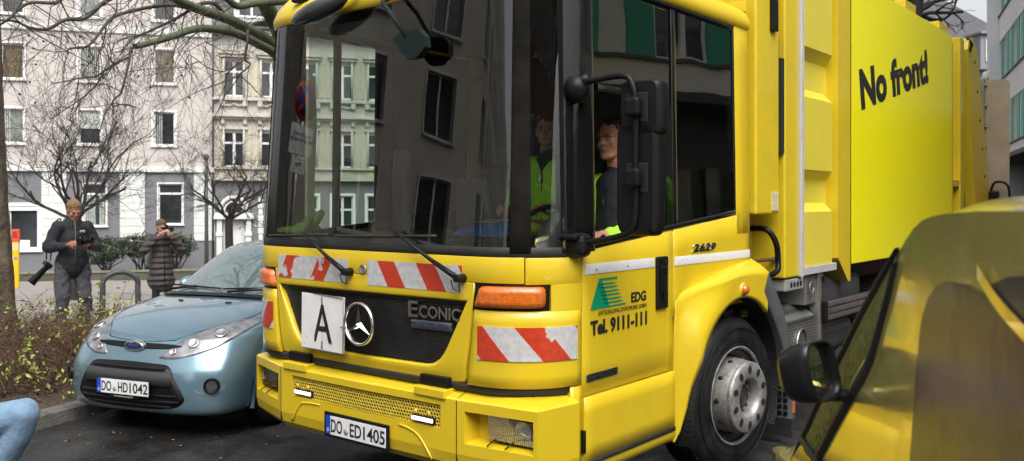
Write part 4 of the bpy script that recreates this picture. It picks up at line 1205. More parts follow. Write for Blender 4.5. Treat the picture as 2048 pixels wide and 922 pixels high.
def _lens():
    m = glass("headlamp_lens", (.92, .93, .90), 1.9, .10)
    t = m.node_tree; n = t.nodes; l = t.links
    tc = n.new("ShaderNodeTexCoord"); wv = n.new("ShaderNodeTexWave"); wv.inputs['Scale'].default_value = 26; wv.bands_direction = 'X'; wv.inputs['Distortion'].default_value = 2
    l.new(tc.outputs['Object'], wv.inputs['Vector']); bp = n.new("ShaderNodeBump"); bp.inputs['Strength'].default_value = .5; bp.inputs['Distance'].default_value = .01
    l.new(wv.outputs[0], bp.inputs['Height'])
    for x in n:
        if x.type == 'BSDF_GLOSSY': l.new(bp.outputs[0], x.inputs['Normal'])
    return m
mat_lens = _lens()
headlamp(1); headlamp(-1)
# rubber gap and brackets between bumper and cab
q = MB(); q.grid([[wall(s, z, o) for s in steps(-SD0 + .04, SD0 - .04, 60)] for z, o in ((.80, -.05), (.835, -.012), (.862, -.012), (.872, -.05))]); q.build("rubber_gap_seal", RUB, T)
for x0, x1 in ((-1.97, -1.76), (-.80, -.59)):
    q = MB(); q.bx(x0, x1, -.040, .12, .825, .885, .006); q.build("tow_bracket", BLK, T)
    q = MB(); q.bx(x0 - .01, x1 + .01, fy((x0 + x1) / 2) - .012, .04, .775, .826, .008); q.build("bracket_lip", YEL, T)
# ---- badges, foils, lettering on the front
sign = MB(); P = lambda x, z, o: wall(s_of_x(x), z, o)
q = MB(); q.box((-1.585, -.075, 1.100), (.385, .006, .335), M.Rotation(R(1.0), 4, 'Y') @ M.Rotation(R(2), 4, 'Z'), bev=.003); so = q.build("waste_sign", mat("sign_white", (.70, .70, .69), .4, var=.04, vscale=12, dark=(.5, .49, .46), dscale=10, damt=.3), T)
so['label'] = "white square plate with black letter A"
q = MB(); q.box((-1.585, -.0775, 1.100), (.0015, .003, .333), M.Rotation(R(1.0), 4, 'Y')); q.tube([(-1.780, -.077, .936), (-1.774, -.077, 1.270), (-1.390, -.079, 1.263), (-1.396, -.079, .930), (-1.780, -.077, .936)], .004, 6); q.build("sign_rim", STEEL, so)
text("sign_letter", "A", .33, frame((-1.583, -.0795, .982), (1, 0, 0.02), (0, 0, 1)), INK, so, .001, sx=.78, bold=.001, align='CENTER')
q = MB()
for x, z in ((-1.75, 1.235), (-1.59, 1.245), (-1.75, .96), (-1.59, .955), (-1.408, 1.09), (-1.77, 1.10)): q.lathe([(0, .006), (.006, .004), (.007, 0)], (x, -.079, z), (0, -1, 0), 8)
for z in (1.235, .965): q.box((-1.586, -.080, z), (.010, .006, .05), bev=.002)
q.build("rivet", STEEL, so)
SC_ = V((-1.235, -.088, 1.125)); q = MB()
q.lathe([(.1265, .0), (.127, .014), (.119, .022), (.110, .014), (.1095, 0)], SC_, (0, -1, 0), 64)
for k in range(3):
    t = R(90 + 120 * k); a = V((cos(t), 0, sin(t))); b = V((-sin(t), 0, cos(t))); tip = SC_ + a * .112
    F0 = V((0, -.006, 0)); c = SC_ + V((0, -.030, 0)); l_ = SC_ + b * .020 - a * .004 + F0; r_ = SC_ - b * .020 - a * .004 + F0; tip = tip + V((0, -.012, 0))
    q.add([c, l_, tip, r_], [(0, 1, 2), (0, 2, 3)])
se = q.build("star_emblem", CHR, T, fix=False)
q = MB(); q.lathe([(0, .001), (.112, .001)], SC_, (0, -1, 0), 40); q.build("emblem_field", BLKG, se, fix=False)
def arc_text(name, body, size, s0, z0, m, off, sx=1., bold=0., width=None, depth=.001, shear=0.):
    """lettering bent onto the cab skin; s0,z0 = lower left"""
    t_ = text(name, body, size, M.Identity(4), m, T, depth, bold=bold, shear=shear)
    xs_ = [v.co.x for v in t_.data.vertices]; mn, mx_ = min(xs_), max(xs_); k = (width / (mx_ - mn)) if width else sx
    for v in t_.data.vertices: v.co = wall(s0 + (v.co.x - mn) * k, z0 + v.co.y, off + v.co.z)
    return t_
CHL = mat("badge_silver", (.42, .42, .42), .22, 1., var=.3, vscale=60)
arc_text("model_lettering", "E", .125, s_of_x(-.90), 1.192, CHL, -.004, width=.075, bold=.002, depth=.008)
arc_text("model_lettering", "CONIC", .093, s_of_x(-.815), 1.194, CHL, -.004, width=.30, bold=.002, depth=.008)
q = MB(); wpatch(q, s_of_x(-.895), s_of_x(-.59), 1.128, 1.175, -.012, .012, ns=3, nz=1); o = q.build("engine_badge", mat("dull_badge", (.16, .18, .20), .35, .8, var=.4, vscale=50), T)
arc_text("badge_lettering", "BLUETEC EEV", .034, s_of_x(-.885), 1.140, mat("badge_blue", (.03, .05, .10), .4), -.010, width=.27, bold=.0008)
q = MB(); q.lathe([(0, .004), (.020, .004), (.024, .009), (.028, .004), (.029, 0)], (-1.272, -.032, 1.435), (0, -1, 0), 24); q.bx(-1.277, -1.267, -.040, -.035, 1.422, 1.45); q.build("panel_lock", STEEL, T)
def foil(name, s0, s1, z0, z1, m, off=.0035, label=None):
    vs = []; uvs = []; us = steps(s0, s1, 24); zs = steps(z0, z1, 4); q = MB(); rows = []
    for z in zs:
        for s in us: vs.append(wall(s, z, off)); uvs.append((s, z))
    n = len(us); fs = [(j * n + i, j * n + i + 1, (j + 1) * n + i + 1, (j + 1) * n + i) for j in range(len(zs) - 1) for i in range(n - 1)]
    k0 = len(vs)
    bv = [wall(s, z, .0005) for z in zs for s in us]; vs += bv; uvs += uvs[:k0]
    fs += [tuple(k0 + i for i in f[::-1]) for f in fs]
    rim_ = [i for i in range(n)] + [n * (j + 1) - 1 for j in range(1, len(zs))] + [n * (len(zs) - 1) + i for i in range(n - 2, -1, -1)] + [n * j for j in range(len(zs) - 2, 0, -1)]
    fs += [(rim_[i], rim_[(i + 1) % len(rim_)], k0 + rim_[(i + 1) % len(rim_)], k0 + rim_[i]) for i in range(len(rim_))]
    o = mesh_obj(name, vs, fs, m, T, uvs=uvs); 
    if label: o['label'] = label
    return o
foil("warning_foil", s_of_x(-2.10), s_of_x(-1.405), 1.345, 1.490, stripes("warning_foil_a", 1, -.62, .33, .42, .02, .42), label="worn red and white striped foil with peeled patches")
foil("warning_foil", s_of_x(-1.235), s_of_x(-.505), 1.345, 1.490, stripes("warning_foil_b", 1, .62, .31, .45, .60, .30))
foil("warning_foil", s_of_x(-.40), s_phi(80), 1.005, 1.180, stripes("warning_foil_c", 1, .85, .335, .48, .74, .34), .0055)
foil("warning_foil", -s_phi(80), s_of_x(-2.16), 1.005, 1.180, stripes("warning_foil_d", 1, -.85, .335, .48, .80, .3), .0055)
# wipers
def wiper(px_, pz, ex, ez, bx0, bx1, bz):
    q = MB(); a = P(px_, pz, .045); b = P(ex, ez, .030)
    m_ = (a * .68 + b * .32) + V((0, -.012, 0)); q.tube([a, m_], [.017, .014], 8); q.tube([m_, a * .15 + b * .85 + V((0, -.006, 0)), b], [.012, .007, .006], 8)
    q.cone(P(px_, pz, .0), P(px_, pz, .065), .024, .020, 14); q.tube([P(px_ + .01, pz - .01, .05), P(px_ + .015, pz - .07, .05), P(px_ - .03, pz - .055, .05), P(px_ - .05, pz - .01, .045)], .0035, 6)
    o = q.build("wiper", BLK, T)
    q = MB(); n = 14; q.tube([P(bx0 + (bx1 - bx0) * i / n, bz + .02 * (i / n - .5) * (1), .016) for i in range(n + 1)], .0085, 6); q.build("wiper_blade", RUB, o)
wiper(-1.375, 1.415, -1.80, 1.632, -2.20, -1.58, 1.618)
wiper(-.497, 1.425, -1.0, 1.665, -1.50, -.68, 1.632)
# ---- glazing
ZW0, ZW1 = 1.585, 2.99
sL, sR = -s_phi(45), s_phi(29)
def gpane(name, s0, s1, z0, z1, m, off=-.006, ns=24, nz=10, parent=None):
    q = MB(); q.grid([[wall(s, z, off) for s in steps(s0, s1, ns)] for z in steps(z0, z1, nz)]); return q.build(name, m, parent or T, fix=False)
gpane("windscreen", sL, sR, ZW0, ZW1, GLS, ns=48, nz=16)
gpane("corner_window", s_phi(43), s_phi(68), ZW0, ZW1, GLS, parent=T, ns=8)
gpane("corner_window", -s_phi(68), -s_phi(49), ZW0, ZW1, GLS, ns=8)
q = MB(); wpatch(q, -SD0, SD0, 1.542, 1.592, -.002, .05, ns=60, nz=1); q.build("windscreen_seal", RUB, T)
for a_, b_ in ((s_phi(28), s_phi(43.5)), (-s_phi(49), -s_phi(44.5))):
    q = MB(); wpatch(q, a_, b_, 1.56, 3.0, .002, .07, ns=4, nz=10)
    q.build("windscreen_pillar", mat("black_pillar", (.012, .011, .010), .65, spec=.03, var=.5, vscale=6, bump=.2, bscale=9), T)
for sg in (1, -1):
    q = MB(); wpatch(q, sg * s_phi(67), sg * s_of_y(.50), 1.56, 3.06, .001, .06, ns=7, nz=10); q.build("door_pillar", BLKG, T)
# window frames of the doors and quarter windows
ZS1 = 3.06
for sg in (1, -1):
    q = MB()
    def strip(y0, y1, f0, f1, o=0.): wpatch(q, 0, 1, 0, 1, o, .045, ns=6, nz=1, edge=.003, mapf=lambda u, v: (sg * s_of_y(y0 + (y1 - y0) * u), f0(y0 + (y1 - y0) * u) + (f1(y0 + (y1 - y0) * u) - f0(y0 + (y1 - y0) * u)) * v))
    strip(.50, 2.26, lambda y: winbot(y) - .002, lambda y: winbot(y) + .035)
    strip(.50, 2.26, lambda y: ZS1 - .04, lambda y: ZS1, .0)
    wpatch(q, sg * s_of_y(1.365), sg * s_of_y(1.425), 1.60, ZS1, -.001, .045, ns=1, nz=6)
    wpatch(q, sg * s_of_y(2.235), sg * s_of_y(2.262), 1.66, ZS1, -.001, .045, ns=1, nz=6)
    q.build("window_frame", BLKG, T)
q = MB(); wpatch(q, s_of_y(.56), s_of_y(1.37), 2.43, 2.475, -.006, .03, ns=3, nz=1); q.build("sliding_pane_rail", BLKG, T)
gpane("door_window", s_of_y(.50), s_of_y(1.37), 2.47, ZS1 - .02, GLS2, off=-.012, ns=6, nz=6)
gpane("quarter_window", s_of_y(1.42), s_of_y(2.24), 1.665, ZS1 - .02, GLS2, off=-.010, ns=6, nz=8)
gpane("folding_door_window", -s_of_y(.56), -s_of_y(.785), 1.62, ZS1 - .02, GLS3, off=-.012, ns=3, nz=6)
gpane("folding_door_window", -s_of_y(.84), -s_of_y(1.20), 1.62, ZS1 - .02, GLS3, off=-.012, ns=3, nz=6)
# yellow pillar behind the side window, back wall of the cab, roof
for sg in (1, -1):
    q = MB(); wpatch(q, sg * s_of_y(2.262), sg * s_of_y(YB - .02), 1.60, 3.10, 0, .05, ns=2, nz=6); q.build("rear_pillar", YEL, T)
if True:   # blocked part of the passenger side between and behind the windows
    q = MB(); wpatch(q, -s_of_y(1.20), -s_of_y(2.26), 1.6, 3.06, -.01, .03, ns=3, nz=4); wpatch(q, -s_of_y(.784), -s_of_y(.842), 1.6, 3.06, -.01, .03, ns=3, nz=4); q.build("blind_side_panel", INT, T)
q = MB()
prof = [(0, -.002, 2.992), (0, .012, 3.005), (0, .018, 3.05), (0, -.01, 3.115), (0, -.08, 3.17), (0, -.22, 3.215), (0, -.5, 3.25), (0, -1.0, 3.27), (0, -1.25, 3.27)]
ss = steps(-s_of_y(YB - .02), s_of_y(YB - .02), 90)
def roofpt(s, o, z):
    x, y, nx, ny = foot(s); p = wall(s, min(z, 3.0), 0)
    zz = z if ny < -.5 else z + (.06 if z < 3.02 else .06)
    c = V((XC, max(.9, min(p.y, 1.6)) if abs(nx) > .5 else 1.2, 0))
    if o > -.3: return V((p.x + nx * o, p.y + ny * o, zz))
    f = (-o) / 1.28
    return V((p.x + (XC - p.x) * min(1, f), p.y + (1.3 - p.y) * min(1, f) * (1 if ny < -.1 else .0), zz))
q.grid([[roofpt(s, o, z) for s in ss] for _, o, z in prof]); q.build("roof", YEL, T)
q = MB(); q.bx(-2.50, -.06, YB - .05, YB, .95, 3.2); q.build("cab_back_wall", INT, T)
q = MB(); q.add([(-2.54, YB - .01, 1.0), (-.02, YB - .01, 1.0), (-.02, YB - .01, 3.2), (-2.54, YB - .01, 3.2)], [(0, 1, 2, 3)]); q.bx(-2.53, -.03, YB - .01, YB + .004, 1.05, 3.28); q.build("rear_panel", YEL, T)
# sun visor / ramp mirror and small marker lamp on the roof edge
q = MB(); q.sphere(P(-1.66, 3.00, .12), (.24, .075, .060), M.Rotation(R(6), 4, 'Z') @ M.Rotation(R(-13), 4, 'Y')); q.tube([P(-1.50, 3.05, .12), P(-1.38, 3.12, .05)], .02, 8); q.build("ramp_mirror", mat("mirror_shell", (.045, .05, .055), .25, coat=.5, var=.3, vscale=8), T)
q = MB(); q.box(P(-2.02, 3.135, .0), (.12, .05, .03), M.Rotation(R(25), 4, 'Z'), bev=.01); q.build("roof_marker_lamp", BLK, T)
q = MB(); FX, FY, FZ = -.87, -.055, 2.69
q.tube([V((FX - .22, .10, FZ + .36)), V((FX - .20, FY - .01, FZ + .27)), V((FX - .02, FY + .01, FZ + .05))], .013, 8)
q.add([V((FX + x * .75, FY + .012 * y, FZ + z * .75 + .02)) for x, y, z in ((-.17, 0, .05), (-.05, 0, .09), (.10, 0, .09), (.16, 0, .03), (.17, 0, -.05), (.08, 0, -.12), (-.02, 0, -.12), (-.10, 0, -.04), (-.17, 4, .05), (-.05, 4, .09), (.10, 4, .09), (.16, 4, .03), (.17, 4, -.05), (.08, 4, -.12), (-.02, 4, -.12), (-.10, 4, -.04))],
      [tuple(range(8)), tuple(range(8, 16))[::-1]] + [(i, (i + 1) % 8, 8 + (i + 1) % 8, 8 + i) for i in range(8)])
q.build("front_mirror_reflection", mat("mirror_green_black", (.010, .018, .018), .55, spec=.15), T)  # solid shape standing in for the front mirror's reflection in the windscreen
# ---- side mirror assembly
def marm(name):
    q = MB()
    A = V((.02, .33, 2.45)); B = V((.27, .32, 2.465)); C = V((.335, .32, 2.42)); D = V((.355, .32, 2.30)); E_ = V((.355, .32, 1.80)); F_ = V((.335, .32, 1.70)); G = V((.27, .32, 1.655)); H_ = V((.03, .33, 1.61))
    q.tube(smooth_path([A, B, C, D, V((.355, .32, 2.05)), E_, F_, G, H_], 5), .017, 10)
    q.sphere((.0, .33, 2.42), (.062, .07, .075)); q.tube([(.0, .33, 2.45), (.07, .33, 2.47)], .03, 10)
    q.box((-.01, .32, 1.60), (.17, .12, .13), M.Rotation(R(-4), 4, 'Y'), bev=.045, seg=4); q.box((-.01, .28, 1.645), (.13, .10, .03), bev=.012)
    q.build("mirror_arm", BLK, T)
    for zc, hh, ww, x0, n_ in ((2.30, .285, .245, .365, "upper_mirror"), (1.948, .585, .245, .345, "main_mirror")):
        f = MB(); rows = []
        for k, (d, sc) in enumerate(((.0, .82), (.012, .93), (.035, .99), (.065, 1.0), (.085, 1.0), (.095, .97))):
            row = []
            for t in steps(0, 2 * pi, 48)[:-1]:
                e = .28; cx = (abs(cos(t)) ** e) * (1 if cos(t) > 0 else -1); cz = (abs(sin(t)) ** e) * (1 if sin(t) > 0 else -1)
                row.append(V((x0 + ww / 2 * sc * cx, .335 + d, zc + hh / 2 * (1 - (1 - sc) * .5) * cz)))
            rows.append(row)
        f.grid(rows, close_u=True); f.add(rows[0], [tuple(range(48))]); f.add(rows[-1], [tuple(range(48))[::-1]])
        o = f.build(n_, BLK, T)
        f = MB(); f.box((.355, .300, zc), (.085, .06, .095), bev=.018, seg=3); f.build("clamp", BLK, o)
        f = MB(); f.box((.355, .337, zc), (.125, .012, .15), bev=.006); f.build("clamp_recess", DARK, o)
        f = MB(); f.add([V((p.x, .4315, p.z)) for p in rows[0]], [tuple(range(48))]); f.build("mirror_glass", mat("mirror_glass", (.8, .8, .8), .02, 1.), o)
marm("x")
# ---- door furniture
def side_box(name, y0, y1, z0, z1, off, m, bev=.006, sg=1, parent=None):
    q = MB(); q.box((off / 2 if sg > 0 else -2.56 - off / 2, (y0 + y1) / 2, (z0 + z1) / 2), (abs(off), y1 - y0, z1 - z0), bev=bev, seg=3); return q.build(name, m, parent or T)
hb = side_box("door_handle", 1.135, 1.265, 1.185, 1.500, .022, BLK, .02)
q = MB(); q.box((.026, 1.20, 1.36), (.012, .075, .16), bev=.008); q.build("handle_recess", BLKG, hb)
q = MB(); q.box((.030, 1.205, 1.31), (.016, .035, .15), bev=.008); q.lathe([(0, .004), (.010, .003), (.011, 0)], (.024, 1.22, 1.47), (1, 0, 0), 12); q.build("handle_grip", BLK, hb)
q = MB(); wpatch(q, s_of_y(.392), s_of_y(1.125), 1.440, 1.495, .004, .004, ns=8, nz=1, edge=.001); q.build("reflective_strip", FOIL, T)
q = MB(); wpatch(q, s_of_y(1.372), s_of_y(2.47), 1.432, 1.487, .004, .004, ns=8, nz=1, edge=.001); q.build("reflective_strip", FOIL, T)
q = MB()
for y in (.50, .82, 1.46, 1.72, 1.98, 2.36): q.lathe([(0, .002), (.005, .001), (.006, 0)], (.006, y, 1.462), (1, 0, 0), 8)
q.build("strip_rivet", INK, T)
q = MB(); wpatch(q, s_of_y(1.352), s_of_y(1.361), .36, 1.62, -.012, .02, ns=1, nz=3); q.build("door_gap", mat("shut_gap", (.10, .075, .01), .7), T)
# logo: green stepped triangle with bars
q = MB()
def lp(y, z, o=.004): return V((o, y, z))
lg = [(.445, 1.250), (.530, 1.412), (.700, 1.407), (.705, 1.397), (.55, 1.392)]
bars = [(1.385, .552, .690), (1.365, .565, .714), (1.343, .578, .727), (1.322, .590, .742), (1.300, .602, .757), (1.279, .614, .772), (1.258, .628, .790)]
vs = [(.445, 1.248), (.528, 1.412), (.708, 1.412), (.712, 1.400), (.548, 1.400), (.63, 1.262), (.80, 1.262), (.803, 1.248)]
q.add([lp(*v) for v in [(.445, 1.248), (.528, 1.412), (.556, 1.400), (.628, 1.262), (.63, 1.248)]], [(0, 1, 2, 3, 4)])
q.add([lp(*v) for v in [(.528, 1.412), (.708, 1.412), (.712, 1.400), (.55, 1.400)]], [(0, 1, 2, 3)])
q.add([lp(*v) for v in [(.625, 1.258), (.803, 1.258), (.805, 1.248), (.622, 1.248)]], [(0, 1, 2, 3)])
for z, a, b in bars[:-1]:
    ya = .50 + (1.412 - z) * .55
    q.add([lp(*v) for v in [(ya, z), (b - .035, z), (b, z - .0035), (b, z - .0085), (b - .05, z - .010), (ya, z - .011)]], [(0, 1, 2, 3, 4, 5)])
q.build("company_logo", GRN, T, fix=False)
MT = lambda y, z, o=.0045: frame((o, y, z), (0, 1, 0), (0, 0, 1))
def stext(name, body, size, y, z, m, width, off=.0045, bold=0., depth=.0006, h=None, slope=0., shear=0.):
    t_ = text(name, body, size, M.Identity(4), m, T, depth, bold=bold, shear=shear)
    xs_ = [v.co.x for v in t_.data.vertices]; ys_ = [v.co.y for v in t_.data.vertices]; mn, mx_ = min(xs_), max(xs_); m0, m1 = min(ys_), max(ys_)
    kx = width / (mx_ - mn); kz = (h / (m1 - m0)) if h else 1
    for v in t_.data.vertices:
        u = (v.co.x - mn) * kx; v.co = V((off + v.co.z, y + u, z + (v.co.y - (m0 if h else 0)) * kz + slope * u))
    return t_
stext("company_initials", "EDG", .09, .860, 1.252, INK, .165, bold=.0025, h=.058)
stext("company_name", "ENTSORGUNG DORTMUND GMBH", .03, .525, 1.212, mat("thin_ink", (.07, .055, .01), .5), .505, h=.024)
stext("phone_lettering", "Tel. 9111-111", .1, .445, 1.108, INK, .590, bold=.004, h=.082)
stext("model_number", "2629", .07, 1.600, 1.507, CHR, .330, bold=.003, depth=.006, h=.052, shear=.2)
o = side_box("engine_badge", .405, .712, .866, .908, .008, CHL, .003); stext("badge_lettering", "BLUETEC", .03, .415, .874, INK, .155, off=.009, h=.018, bold=.0006); stext("badge_lettering", "EEV", .05, .585, .874, INK, .115, off=.009, h=.030, bold=.0006)
# ---------------------------------------------------------------- the truck's refuse body
BX = .035
q = MB(); q.bx(BX - .32, BX - .02, 2.565, 2.985, 1.735, 3.95, .015); o = q.build("front_column", YBODY, T)
q = MB(); q.bx(BX - .018, BX + .012, 2.80, 2.90, 3.10, 3.34, .008); q.build("column_bracket", BLK, o)
q = MB(); q.bx(BX - .035, BX - .012, 2.84, 2.96, 1.76, 1.90, .002); q.build("warning_sticker", mat("sticker", (.55, .5, .3), .5, var=.3, vscale=60), o)
q = MB(); q.bx(BX - .30, BX, 3.05, 3.335, 1.24, 3.95, .012); q.bx(-2.2, BX - .3, 2.62, 3.33, 1.24, 3.95); q.build("body_column", YBODY, T)
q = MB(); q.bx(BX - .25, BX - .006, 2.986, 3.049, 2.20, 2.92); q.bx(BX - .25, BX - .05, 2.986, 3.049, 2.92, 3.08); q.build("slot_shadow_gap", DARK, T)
q = MB(); q.bx(BX - .02, BX + .022, 3.337, 3.392, 1.236, 3.95, .004); q.build("white_edge_rail", mat("rail_white", (.55, .55, .57), .45, .2, var=.1, vscale=8), T)
# ribbed hopper side
prof = [(3.95, 0), (3.09, 0), (3.0, -.075), (2.76, -.075), (2.68, 0), (2.09, 0), (2.01, -.075), (1.82, -.075), (1.745, 0), (1.302, 0)]
q = MB(); yy = [3.392, 4.16, 4.235]
rows = [[V((BX - .03 + x, 3.392, z)) for z, x in prof], [V((BX - .03 + x, 4.17, z)) for z, x in prof], [V((BX - .105, 4.238, z)) for z, x in prof]]
q.grid(rows, smooth=False); q.build("ribbed_side_panel", mat("yellow_hopper_paint", (.72, .60, .06), .42, coat=.3, var=.06, vscale=1), T)
q = MB(); q.bx(BX - .10, BX - .012, 3.392, 4.238, 1.236, 1.300, .004); q.build("lower_white_rail", MATS["rail_white"], T)
q = MB(); q.prism([(4.238, 3.95), (4.560, 3.95), (4.560, 1.12), (4.50, 1.12), (4.238, 1.34)], lambda a, b, t: (t, a, b), BX - .2, BX); q.build("body_pillar", YBODY, T)
# flat side wall with foil, stepped stiffener tops
q = MB(); q.bx(BX - .02, BX + .010, 4.568, 8.30, 1.272, 3.86, .003); o = q.build("side_foil_panel", YPANEL, T)
q = MB(); q.bx(BX - .02, BX + .006, 4.560, 4.567, 1.272, 3.86); q.build("panel_edge", BLK, o)
q = MB(); q.bx(-2.5, BX - .14, 3.34, 4.5, 1.28, 3.80); q.bx(-2.5, BX - .022, 4.565, 8.5, 1.28, 3.80)
for y in (4.7, 5.55, 6.42, 7.86): q.bx(-2.5, BX - .03, y, y + .42, 3.7, 3.985, .012)
q.bx(BX - .6, BX - .02, 4.57, 8.3, 3.6, 3.855)
q.build("hopper_shell", YBODY, T)
q = MB(); q.bx(BX - .24, BX - .12, 8.30, 8.84, 1.3, 3.86, .01); q.bx(BX - .2, BX - .02, 8.30, 8.86, 2.02, 2.10); q.bx(BX - .26, BX - .01, 8.84, 9.06, 1.2, 3.93, .012); q.bx(BX - .24, BX - .04, 8.31, 8.5, 1.3, 3.9, .01); q.build("rear_post", YBODY, T)
q = MB(); q.prism([(9.10, 3.84), (9.22, 3.84), (10.0, 1.2), (9.10, 1.2)], lambda a, b, t: (t, a, b), BX - .30, BX - .12); q.build("tailgate_gap", DARK, T)
q = MB(); q.prism([(9.20, 3.82), (9.30, 3.98), (9.52, 4.02), (9.80, 3.86), (10.62, 1.9), (10.75, 1.0), (9.80, 1.0)], lambda a, b, t: (t, a, b), BX - .22, BX); q.build("tailgate_side_plate", YBODY, T)
q = MB(); q.prism([(9.2, 3.7), (10.5, 3.7), (11.3, 2.0), (11.3, .9), (9.6, .9)], lambda a, b, t: (t, a, b), -2.45, BX - .23); q.prism([(9.82, 3.84), (9.98, 3.84), (10.9, 1.6), (10.7, 1.6)], lambda a, b, t: (t, a, b), BX - .23, BX - .06); q.build("tailgate", YBODY, T)
q = MB()
for k in range(6): q.lathe([(0, .01), (.02, .008), (.022, 0)], (BX, 9.62 + k * .155, 3.70 - k * .38), (1, 0, 0), 8)
q.tube([(BX - .02, 9.28, 3.98), (BX + .02, 9.36, 3.90), (BX + .0, 9.3, 3.80)], .02, 6)
q.build("tailgate_bolt", BLK, T)
FLAP = mat("milky_plastic", (.36, .31, .24), .35, var=.15, vscale=3, dark=(.42, .33, .16), dscale=2, damt=.5)
q = MB(); pl = []
for cx, cz, t0 in ((.42, 3.52, 90), (.42, 1.80, 0)):
    pass
ol = [(-.05, 1.2), (-.05, 3.57)] + [(.21 + .07 * sin(t), 3.50 + .07 * cos(t)) for t in steps(0, pi / 2, 6)] + [(.28, 1.2)]
q.prism(ol, lambda a, b, t: (a, t, b), 10.62, 10.635)
q.build("rear_flap", FLAP, T)
q = MB(); q.bx(-.09, -.03, 10.57, 10.62, 1.3, 3.60, .01)
for k in range(7): q.sphere((-.02, 10.60, 1.7 + k * .3), .022, u=8, v=6)
q.build("flap_bracket", STEEL, T)
q = MB(); q.bx(.0, .16, 10.50, 10.61, 1.72, 1.98, .02); q.tube(smooth_path([V((.05, 10.55, 1.95)), V((.12, 10.5, 2.10)), V((.28, 10.5, 2.05)), V((.30, 10.52, 1.7))]), .018, 6); q.build("rear_lamp_bracket", BLK, T)
q = MB()
q.tube([(-.7, 7.3, 3.95), (-.5, 7.5, 4.25), (-.35, 7.62, 4.12)], .035, 6); q.tube([(-.7, 7.3, 3.95), (-.2, 7.7, 4.28)], .03, 6); q.build("hydraulic_hose", BLK, T)
_a = R(12.0); _t = text("slogan_lettering", "No front!", .5, M.Identity(4), INK, T, .001, bold=.022)
_xs = [v.co.x for v in _t.data.vertices]; _mn, _mx = min(_xs), max(_xs); _k = 2.42 / (_mx - _mn); _h = max(v.co.y for v in _t.data.vertices)
for v in _t.data.vertices:
    u = (v.co.x - _mn) * _k; w_ = v.co.y / _h * .36; v.co = V((BX + .012 + v.co.z, 4.83 + u * cos(_a) - w_ * sin(_a), 2.69 + u * sin(_a) + w_ * cos(_a)))
# recess between cab and body, fittings
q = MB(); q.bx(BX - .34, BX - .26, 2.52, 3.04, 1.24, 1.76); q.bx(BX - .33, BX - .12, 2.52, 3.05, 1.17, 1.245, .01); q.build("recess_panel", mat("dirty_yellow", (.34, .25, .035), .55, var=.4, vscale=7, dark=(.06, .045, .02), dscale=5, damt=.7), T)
q = MB(); q.bx(BX - .262, BX - .250, 2.55, 2.82, 1.45, 1.60, .002); o = q.build("maker_plate", mat("maker_plate", (.12, .11, .07), .5, .4, var=.4, vscale=30), T)
t_ = text("plate_lettering", "CE", .09, frame((BX - .248, 2.70, 1.50), (0, 1, 0), (0, 0, 1)), INK, o, .001)
q = MB(); q.tube(smooth_path([V((BX - .24, 2.90, 1.62)), V((BX - .08, 2.88, 1.62)), V((BX - .02, 2.92, 1.52)), V((BX - .02, 2.96, 1.38)), V((BX - .02, 2.93, 1.30)), V((BX - .12, 2.90, 1.25))]), .022, 8); q.build("air_hose", BLK, T)
q = MB(); q.cone((BX - .15, 2.45, 1.395), (BX - .08, 3.02, 1.385), .014, seg=8); o = q.build("pipe", mat("rust", (.16, .09, .04), .6, .4, var=.4, vscale=12), T)
q = MB(); q.cone((BX - .08, 3.02, 1.385), (BX - .07, 3.10, 1.384), .021, seg=10); q.build("blue_pipe_end", mat("blue_cap", (.02, .28, .42), .4), o)
q = MB(); q.box((BX - .2, 2.74, 1.68), (.06, .14, .06), bev=.01); q.cone((BX - .2, 2.74, 1.60), (BX - .2, 2.74, 1.74), .028, seg=10); q.tube([(BX - .16, 2.66, 1.70), (BX - .16, 2.84, 1.66)], .012, 6); q.build("valve", STEEL, T)
q = MB(); q.bx(BX - .16, BX - .01, 3.08, 3.46, 1.135, 1.228, .01); o = q.build("lamp_bracket_box", mat("box_grey", (.30, .30, .29), .5, var=.2), T)
q = MB()
for k in range(4): q.lathe([(0, .003), (.022, .003), (.024, 0)], (BX - .01, 3.20 + k * .065, 1.18), (1, 0, 0), 12)
q.build("socket", DARK, o)
# chassis, tanks, guard
q = MB(); q.bx(-.75, -.65, .3, 10.6, .75, 1.05); q.bx(-1.9, -1.8, .3, 10.6, .75, 1.05)
for y in (1.2, 3.0, 4.6, 6.6, 8.6): q.bx(-1.8, -.75, y, y + .2, .78, 1.0)
q.bx(-2.2, -.2, 2.9, 8.4, 1.08, 1.26); q.bx(-2.3, -.26, .5, 2.45, .9, 1.0); q.build("chassis_frame", mat("chassis", (.03, .03, .03), .6, var=.4, vscale=5), T)
q = MB(); q.cone((-2.3, 2.1, .52), (-.2, 2.1, .52), .07, seg=12); q.cone((-2.3, 5.9, .52), (-.2, 5.9, .52), .07, seg=12); q.cone((-2.3, 7.25, .52), (-.2, 7.25, .52), .07, seg=12); q.build("axle", DARK, T)
PERF = mat("perforated_steel", (.42, .42, .40), .42, .85, var=.15, vscale=12)
_t = PERF.node_tree; _n = _t.nodes; _l = _t.links
_tc = _n.new("ShaderNodeTexCoord"); _v = _n.new("ShaderNodeVectorMath"); _v.operation = 'SCALE'; _v.inputs['Scale'].default_value = 40
_l.new(_tc.outputs['Object'], _v.inputs[0]); _s = _n.new("ShaderNodeSeparateXYZ"); _l.new(_v.outputs[0], _s.inputs[0])
def _m(op, *a):
    x = _n.new("ShaderNodeMath"); x.operation = op
    for i, v in enumerate(a):
        if isinstance(v, (int, float)): x.inputs[i].default_value = v
        else: _l.new(v, x.inputs[i])
    return x.outputs[0]
